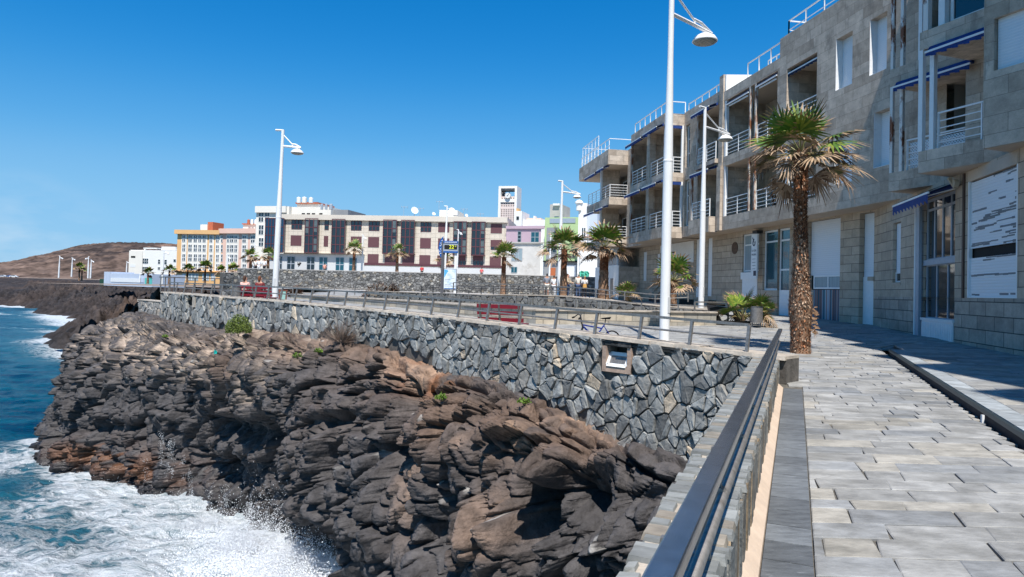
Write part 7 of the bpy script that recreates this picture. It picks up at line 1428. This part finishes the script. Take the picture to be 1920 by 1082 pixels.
# ================================================================== people
SHOE = mat('dark_shoe', (.03, .025, .02), .6)
def skin_mesh(name, pts, edges, radii, m, parent, sub=2):
    me = bpy.data.meshes.new(name); me.from_pydata([tuple(p) for p in pts], edges, []); o = bpy.data.objects.new(name, me); COL.objects.link(o); me.materials.append(m)
    s = o.modifiers.new('skin', 'SKIN'); me.skin_vertices[0]
    lay = me.skin_vertices[0].data
    for i, rr_ in enumerate(radii): lay[i].radius = rr_ if isinstance(rr_, tuple) else (rr_, rr_)
    lay[0].use_root = True; s.use_smooth_shade = True; ss = o.modifiers.new('sub', 'SUBSURF'); ss.levels = ss.render_levels = sub; o.parent = parent; return o
def person(label, p, rz, H, top, bottom, hair, shorts=False, sit=False, arm=(0.15, .15), skinm=None, extra=None, hairlen=.1, group=None):
    t = thing('person', label, 'person', p, group, rz); k = H/1.72; V = lambda x, y, z: (x*k, y*k, z*k)     # faces -y locally
    dz = -.42 if sit else 0; hip = .92+dz; sk = skinm or M['skin']
    J = {'pel': V(0, 0, hip), 'sp': V(0, -.01, hip+.2), 'ch': V(0, 0, hip+.42), 'nk': V(0, 0, hip+.56), 'hd': V(0, -.015, hip+.66), 'hd2': V(0, -.02, hip+.76), 'nose': V(0, -.105, hip+.68)}
    for s, q in ((-1, 'l'), (1, 'r')):
        J['sh'+q] = V(.18*s, .0, hip+.47); sw = arm[0 if s < 0 else 1]; J['el'+q] = V(.24*s, -.25*sw, hip+.2); J['wr'+q] = V((.22-.3*sw)*s, -.25-.6*sw+.18, hip-.02+.35*sw); J['ha'+q] = V((.2-.36*sw)*s, -.32-.6*sw+.18, hip-.09+.36*sw)
        if sit: J['hp'+q] = V(.09*s, 0, hip-.02); J['kn'+q] = V(.1*s, -.42, hip+.0); J['an'+q] = V(.1*s, -.40, hip-.42); J['ft'+q] = V(.11*s, -.55, hip-.47)
        else: J['hp'+q] = V(.09*s, 0, hip-.06); J['kn'+q] = V(.105*s, -.02-.03*s, .49); J['an'+q] = V(.11*s, .02+.03*s, .08); J['ft'+q] = V(.125*s, -.12+.03*s, .035)
    RR = {'pel': .125, 'sp': .115, 'ch': .135, 'nk': .05, 'hd': .085, 'hd2': .088, 'nose': .018, 'sh': .055, 'el': .038, 'wr': .026, 'ha': .034, 'hp': .085, 'kn': .055, 'an': .034, 'ft': .035}
    E = [('pel', 'sp'), ('sp', 'ch'), ('ch', 'nk'), ('nk', 'hd'), ('hd', 'hd2'), ('hd', 'nose')]
    for q in 'lr': E += [('ch', 'sh'+q), ('sh'+q, 'el'+q), ('el'+q, 'wr'+q), ('wr'+q, 'ha'+q), ('pel', 'hp'+q), ('hp'+q, 'kn'+q), ('kn'+q, 'an'+q), ('an'+q, 'ft'+q)]
    def mk(name, keys, grow, m, rmul=1.0, over={}):
        keys = [q for q in keys]; idx = {q: i for i, q in enumerate(keys)}; ed = [(idx[a], idx[b]) for a, b in E if a in idx and b in idx]; rad = [(over.get(q, RR.get(q, RR.get(q[:-1])))*k*rmul+grow*k) for q in keys]; return skin_mesh(name, [J[q] for q in keys], ed, rad, m, t)
    mk('body', ['pel']+[q for q in J if q != 'pel'], 0, sk)
    mk('shirt', ['ch', 'sp', 'pel', 'shl', 'ell', 'shr', 'elr'] if not extra == 'sleeves' else ['ch', 'sp', 'pel', 'shl', 'ell', 'wrl', 'shr', 'elr', 'wrr'], .022, top)
    mk('trousers', ['pel', 'hpl', 'hpr', 'knl', 'knr']+([] if shorts else ['anl', 'anr']), .018, bottom)
    for q in 'lr': skin_mesh('shoe', [J['an'+q], J['ft'+q]], [(0, 1)], [.048*k, .046*k], SHOE, t, 1)
    hp = [V(0, .0, hip+.83), V(0, .055, hip+.73), V(0, .06, hip+.73-hairlen)]; skin_mesh('hair', hp, [(0, 1), (1, 2)], [.062*k, .075*k, .05*k], hair, t)
    return t
cl = lambda n, c: mat(n, c, .85, var=.12, vscale=8)
hb, hbr, hg, hrd = cl('black_hair', (.012, .01, .008)), cl('brown_hair', (.07, .03, .015)), cl('white_hair', (.5, .48, .44)), cl('auburn_hair', (.16, .05, .015))
cw, cgr, cbl, cjn, ctan, ccr, ckh = cl('white_cloth', (.75, .75, .76)), cl('grey_cloth', (.2, .22, .26)), cl('blue_cloth', (.05, .16, .4)), cl('denim', (.05, .09, .19)), cl('tan_cloth', (.48, .38, .27)), cl('cream_cloth', (.7, .66, .58)), cl('dark_cloth', (.02, .02, .025))
GP = 'people standing by the railing'; zf = lambda Y: -.52
def pp(x, Y): a = at(x, 545, Y); return (a[0], a[1], -.53)
HP = 2.05
person('person in a grey shirt and pale shorts, leftmost of the standing group', pp(1025, 62), R(185), HP, cgr, ccr, hb, True, group=GP)
person('person all in white, second from left in the standing group', pp(1038.5, 62), R(170), HP*.93, cw, cw, hbr, group=GP)
person('person in a blue top and dark trousers next to the lamp post', pp(1053.5, 62.5), R(120), HP*.95, cbl, ckh, hb, arm=(.6, .3), group=GP)
person('person in a tan jacket and jeans holding a cream bag', pp(1064.5, 61), R(60), HP, ctan, cjn, hbr, arm=(.5, .5), extra='sleeves', group=GP)
person('person with white hair, cream jacket and jeans', pp(1084, 61), R(165), HP*1.03, ccr, cjn, hg, extra='sleeves', group=GP)
person('person in a white top carrying a yellow and dark backpack', pp(1096, 60.5), R(190), HP*.92, cw, ckh, cl('blond_hair', (.42, .26, .1)), group=GP)
def bag(label, x, y, Y, col, s, cat, name):
    a = at(x, y, Y); t = thing(name, label, cat, a); b = MB(); b.hexa([(-.17*s, -.08, -.2*s), (.17*s, -.08, -.2*s), (.17*s, .08, -.2*s), (-.17*s, .08, -.2*s), (-.13*s, -.06, .2*s), (.13*s, -.06, .2*s), (.13*s, .06, .2*s), (-.13*s, .06, .2*s)]); b.build('pouch', cl('bag_cloth', col), t, world=False, bevel=.05)
    b = MB(); b.tube([(-.1*s, 0, .18*s), (-.06*s, .04, .42*s), (.06*s, .04, .42*s), (.1*s, 0, .18*s)], .02, 6); b.build('strap', ckh, t, world=False)
bag('yellow and dark backpack on the back of the last standing person', 1096.5, 537, 60.2, (.55, .3, .08), 1.1, 'backpack', 'backpack'); bag('cream shoulder bag hanging beside the person in the tan jacket', 1059.5, 548, 60.7, (.6, .52, .38), 1.1, 'bag', 'shoulder_bag')
def seated(label, x, hair, top, dx): a = at(x, 545, 32.0); person(label, (a[0], a[1]+.12, -1.14+.1), R(-14)+math.pi, 1.78, top, ckh, hair, sit=True, arm=(.2, .3), hairlen=.16, group='people sitting on the red bench')
seated('person in a pale pink top sitting at the left end of the red bench', 457, hbr, cl('pale_pink_cloth', (.7, .42, .36)), 0)
seated('person with auburn hair and dark red top sitting mid bench', 485, hrd, cl('dark_red_cloth', (.16, .02, .02)), 0)
for (x, y, Y, c, lb) in ((791, 507, 74, cl('red_cloth', (.6, .03, .04)), 'distant person in a red shirt left of the totem'), (903, 509, 75, cl('pink_red_cloth', (.7, .12, .12)), 'small distant person in a pinkish red shirt near the beige wall end'), (608.5, 507, 75, cl('salmon_cloth', (.7, .3, .22)), 'distant person in salmon leaning behind the wall'), (486, 500, 76, cw, 'first distant person in white at the top of the wall'), (479.5, 501, 77, ccr, 'distant person in cream left of the one in white'), (495.5, 501, 76, cw, 'distant person in white and dark near the tall lamp post')):
    a = at(x, y, Y); person(lb, (a[0], a[1], 1.36-.35), R(170), 1.35 if y > 504 else 1.7, c, ckh if x != 486 else cw, hb, group='distant walkers on the upper promenade')
# ================================================================== cars on the far beach road
def car():
    t = thing('parked_car', 'x', 'car'); paint = mat('car_paint_a', (.5, .5, .52), .3)
    b = MB(); P = [(-2.1, .35), (-2.1, .85), (-1.3, .95), (-.8, 1.42), (.7, 1.42), (1.3, .95), (2.1, .8), (2.1, .35)]; n = len(P)
    b.add([(x, -.85, z) for x, z in P]+[(x, .85, z) for x, z in P], [tuple(range(n)), tuple(range(n, 2*n))[::-1]]+[(i, (i+1) % n, n+(i+1) % n, n+i) for i in range(n)]); bd = b.build('body', paint, t, world=False)
    b = MB(); b.hexa([(-1.2, -.86, .97), (1.15, -.86, .97), (1.15, .86, .97), (-1.2, .86, .97), (-.75, -.86, 1.36), (.65, -.86, 1.36), (.65, .86, 1.36), (-.75, .86, 1.36)]); b.build('windows', M['glass'], t, world=False)
    for x in (-1.3, 1.3):
        for y in (-.82, .82): b = MB(); b.tube([(x, y-.1, .32), (x, y+.1, .32)], .32, 16); b.build('wheel', M['dark'], t, world=False)
    return t
c0 = car(); paints = [c0.children[0].data.materials[0], mat('car_paint_b', (.12, .03, .03), .3), mat('car_paint_c', (.05, .1, .3), .3), mat('car_paint_d', (.7, .7, .7), .3)]
cars = [(5, 535.0, 400, 'pale grey car at the far left edge below the hill', 0), (9.5, 533.5, 420, 'dark red car second from the left below the hill', 1), (14.5, 534, 415, 'blue car in the middle of the far beach road row', 2), (25, 535, 395, 'white car at the right end of the far beach road row', 3)]
for i, (x, y, Y, lb, pi_) in enumerate(cars):
    a = at(x, y, Y); a = (a[0], a[1], -.62)
    if i == 0: c0.location = a; c0['label'] = lb; c0['group'] = 'cars on the far beach road'; c = c0
    else:
        c = copy_thing(c0, a, lb, 'cars on the far beach road')
        for ch in c.children:
            if ch.name.startswith('body'): ch.data = ch.data.copy(); ch.data.materials[0] = paints[pi_]
    c.rotation_euler.z = .1*i
# ================================================================== plants on the rock
def rockpoint(x, y):
    P = CLQ.reshape(-1, 3); px, py = proj(P); d = np.hypot(px-x, py-y); k = np.where(d < 6)[0]
    if len(k) == 0: k = np.array([d.argmin()])
    q = P[k[np.argmin(P[k, 1])]]; return q
def shrub(name, label, x, y, w, h, n, col, seed, o=.15, dry=False, flat=1):
    q = rockpoint(x, y); t = thing(name, label, 'plant', (q[0]-.1, q[1]-o, q[2])); r = random.Random(seed); b = MB(); st = MB(); 
    for i in range(n):
        a = r.uniform(0, 2*math.pi); u = r.random()**.5; p = Vector((math.cos(a)*u*w, math.sin(a)*u*w*.5*flat, h*(.1+.9*r.random()*(1-u*u*.6)))); d = Vector((r.uniform(-1, 1), r.uniform(-1, 1), r.uniform(.0, 1.3))).normalized(); l = r.uniform(.03, .08); g = r.uniform(.6, 1.4)
        if dry: b.tube([p*.25, p*.7+Vector((r.uniform(-.05, .05), 0, 0)), p+d*l*2], [.006, .004, .002], 3, 0, tuple(c*g for c in col), caps=False)
        else: s = d.cross(Vector((r.uniform(-1, 1), r.uniform(-1, 1), .3))).normalized()*l*.3; b.add([p, p+d*l*.5+s, p+d*l, p+d*l*.5-s], [(0, 1, 2, 3)], 0, tuple(c*g for c in col))
    b.build('twigs' if dry else 'leaves', M['leaf'], t, world=False)
    for i in range(7): a = r.uniform(0, 6.28); st.tube([(0, 0, -.05), (math.cos(a)*w*.5, math.sin(a)*w*.3, h*.6)], .008, 4, 0, (.08, .06, .04))
    st.build('stems', M['leaf'], t, world=False)
shrub('rock_shrub', 'dense yellow green shrub growing under the sea wall', 462, 622, .46, .75, 2600, (.13, .17, .035), 1, .45); 
shrub('dry_bush', 'dry leafless grey bush against the sea wall', 655, 640, .8, .95, 240, (.16, .115, .09), 2, .3, True); shrub('sprig', 'green sprig in the top of the dry bush', 657, 620, .18, .3, 260, (.10, .16, .03), 3, .35)
for (x, y, lb, s) in ((837, 748, 'small green plant below the left end of the wall stones', 4), (992, 752, 'tiny green tuft on the brown slope under the wall', 5), (560, 675, 'low green tuft on the dark rock left of the big boulder', 6), (320, 632, 'tiny tuft at the foot of the wall near its seaward end', 7), (600, 660, 'low green tuft left of the smooth brown boulder', 8)): shrub('rock_tuft', lb, x, y, .14, .14, 130, (.12, .2, .03), s, .06)
q = rockpoint(402, 656); t_ = thing('plastic_scrap', 'small turquoise plastic scrap caught on the rock', 'litter', (q[0], q[1]-.06, q[2])); b = MB(); b.add([(-.06, 0, -.08), (.05, -.03, -.1), (.07, 0, .06), (-.01, -.04, .12), (-.06, .02, .06)], [(0, 1, 2), (0, 2, 3), (0, 3, 4)]); b.build('sheet', mat('turquoise_plastic', (.0, .42, .36), .4), t_, world=False)
def mound(label, x, y, Y, w, h, seed):
    a = at(x, y, Y); t = thing('dry_scrub', label, 'plant', (a[0], a[1], -.85), 'brown scrub mounds by the far wall'); r = random.Random(seed); b = MB(); st = MB()
    for i in range(900):
        an = r.uniform(0, 6.283); u = r.random()**.5; p = Vector((math.cos(an)*u*w, math.sin(an)*u*w*.5, h*(1-u*u)*r.uniform(.3, 1))); g = r.uniform(.5, 1.4); d = Vector((r.uniform(-1, 1), r.uniform(-1, 1), r.uniform(-.2, 1))).normalized()*r.uniform(.1, .25); s_ = Vector((d.y, -d.x, .02))*.25
        b.add([p-s_, p+s_, p+d], [(0, 1, 2)], 0, (.16*g, .095*g, .06*g))
    b.build('twigs', M['leaf'], t, world=False)
    for i in range(8): an = r.uniform(0, 6.283); st.tube([(0, 0, 0), (math.cos(an)*w*.6, math.sin(an)*w*.3, h*.7)], .02, 4, 0, (.08, .05, .03))
    st.build('stems', M['leaf'], t, world=False)
mound('wide brown scrub mound in front of the far stone wall', 708, 556, 47, 1.2, 1.15, 1); mound('rounded brown scrub mound right beside the wide one', 738, 556, 46, .6, 1.1, 2); mound('small scrub tuft right of the occupied bench', 555, 552, 44, .5, .75, 3)
def board():
    a = at(527, 561, 30.5); t = thing('notice_board', 'small wooden framed board with a turquoise panel right of the tall lamp post', 'board', (a[0], a[1], -1.15)); m = mat('brown_red_wood', (.2, .06, .035), .6)
    b = MB(); b.bar((-.12, 0, 0), (-.05, 0, .85), .06, .06); b.bar((.2, 0, 0), (.24, 0, .85), .04, .04); b.bar((-.12, 0, .85), (.3, 0, .85), .05, .05); b.build('frame', m, t, world=False); b = MB(); b.hexa([(-.02, -.02, .3), (.17, -.02, .3), (.17, .02, .3), (-.02, .02, .3), (-.04, -.02, .8), (.21, -.02, .8), (.21, .02, .8), (-.04, .02, .8)]); b.build('panel', mat('pale_turquoise', (.3, .5, .45), .6), t, world=False)
board()
# ================================================================== breaking water
def spray():
    r = np.random.RandomState(4); P = []; S = []
    def burst(x, y, n, sx, sz, up, Yo=0, tilt=0, size=(.008, .035)):
        base = atz(x, y, -8.45); u = r.randn(n); h = np.abs(r.randn(n))**1.2*sz; px_ = base[0]+u*sx+tilt*h; py_ = base[1]-.35+r.randn(n)*sx*.45+Yo; pz = -8.6+h*(1-.35*np.minimum(np.abs(u), 2.2)/2)*up+r.randn(n)*.05
        P.append(np.stack([px_, py_, pz], 1)); S.append((size[0]+(size[1]-size[0])*r.rand(n)**2.5)*(1.2-.6*np.clip(h/sz/2, 0, 1)))
    sm_ = (.004, .02)
    burst(470, 1040, 15000, 1.0, .85, 1, tilt=.25, size=sm_); burst(560, 1066, 17000, 1.1, .7, 1, size=sm_); burst(620, 1086, 9000, .7, .6, 1, size=sm_); burst(520, 1060, 12000, 1.5, .3, 1, size=(.008, .03)); burst(415, 1000, 4500, .8, .45, 1, size=sm_); burst(360, 950, 2500, .9, .25, 1, size=sm_); burst(230, 905, 900, 1.2, .15, 1, size=sm_); burst(110, 860, 700, 1.3, .12, 1, size=sm_); burst(330, 930, 2500, 1.4, .12, 1, size=sm_); burst(600, 1110, 9000, 1.6, .35, 1, size=(.008, .03))
    # thin falls of water draining off the ledges
    Q = CLQ.reshape(-1, 3); qx, qy = proj(Q)
    for (x, y0, y1, n, w_) in ((305, 800, 870, 420, 3), (318, 820, 880, 350, 2.5), (326, 815, 890, 350, 2.5), (345, 850, 900, 260, 3), (360, 880, 930, 260, 3), (470, 940, 990, 1500, 14), (425, 905, 960, 500, 6), (395, 900, 950, 350, 5), (500, 960, 1010, 900, 8), (523, 985, 1050, 800, 4), (275, 850, 895, 150, 3)):
        for i in range(n//9):
            tx = x+r.randn()*w_*.5; ty = y0+(y1-y0)*r.rand(); k = np.where((np.abs(qx-tx) < 2.5) & (np.abs(qy-ty) < 2.5))[0]
            if len(k) == 0: continue
            q = Q[k[np.argmin(Q[k, 1])]]
            for j in range(6): P.append(q[None]+r.randn(1, 3)*.04+np.array([[0, -.08, -.03*j]])); S.append(np.array([.002+.008*r.rand()]))
    P = np.concatenate(P); S = np.concatenate(S); keep = P[:, 2] > -8.75; P = P[keep]; S = S[keep]; n = len(P)
    O = np.array([(1, 0, 0), (-1, 0, 0), (0, 1, 0), (0, -1, 0), (0, 0, 1.5), (0, 0, -1.5)]); F = np.array([(0, 2, 4), (2, 1, 4), (1, 3, 4), (3, 0, 4), (2, 0, 5), (1, 2, 5), (3, 1, 5), (0, 3, 5)])
    V = (P[:, None]+O[None]*S[:, None, None]).reshape(-1, 3); FF = (F[None]+np.arange(n)[:, None, None]*6).reshape(-1, 3)
    m = mat('white_spray', (.9, .92, .94), .6); o = mesh_obj('sea_spray', V.tolist(), FF.tolist(), m); stuff(o, 'white spray and draining water where waves hit the rocks', 'spray')
spray()
def mist(x, y, rx, ry, rz, dens):
    p = atz(x, y, -8.5); v = bpy.data.materials.new('spray_mist'); v.use_nodes = True; n = v.node_tree.nodes; L = v.node_tree.links; n.remove(n['Principled BSDF'])
    pv = n.new('ShaderNodeVolumePrincipled'); pv.inputs['Color'].default_value = (.97, .98, 1, 1); pv.inputs['Anisotropy'].default_value = .1; L.new(pv.outputs[0], n['Material Output'].inputs['Volume'])
    tc = n.new('ShaderNodeTexCoord'); g = n.new('ShaderNodeTexGradient'); g.gradient_type = 'SPHERICAL'; L.new(tc.outputs['Object'], g.inputs[0]); nz = n.new('ShaderNodeTexNoise'); nz.inputs['Scale'].default_value = 2.6; nz.inputs['Detail'].default_value = 6; nz.inputs['Roughness'].default_value = .7; nz.inputs['Distortion'].default_value = .6; L.new(tc.outputs['Object'], nz.inputs[0])
    a = n.new('ShaderNodeMath'); a.operation = 'MULTIPLY_ADD'; a.inputs[1].default_value = 2.4; a.inputs[2].default_value = -1.25; L.new(nz.outputs[0], a.inputs[0]); b_ = n.new('ShaderNodeMath'); b_.operation = 'ADD'; L.new(a.outputs[0], b_.inputs[0]); L.new(g.outputs[1], b_.inputs[1])
    c = n.new('ShaderNodeMapRange'); c.inputs[1].default_value = .12; c.inputs[2].default_value = .75; c.inputs[4].default_value = dens; L.new(b_.outputs[0], c.inputs[0]); L.new(c.outputs[0], pv.inputs['Density'])
    b = MB(); N = 10; prof = [(math.sin(math.pi*i/N), -math.cos(math.pi*i/N)) for i in range(N+1)]; b.lathe((0, 0, 0), prof, 20); o = b.build('sea_mist', v); o.location = (p[0], p[1]-.25, -8.55); o.scale = (rx, ry, rz); stuff(o, 'white mist of broken water above the surf at the rocks', 'mist')
mist(475, 1040, 1.7, .8, 1.35, 3.2); mist(575, 1075, 2.0, .8, 1.05, 3.0); mist(390, 985, 1.3, .6, .6, 2.2)
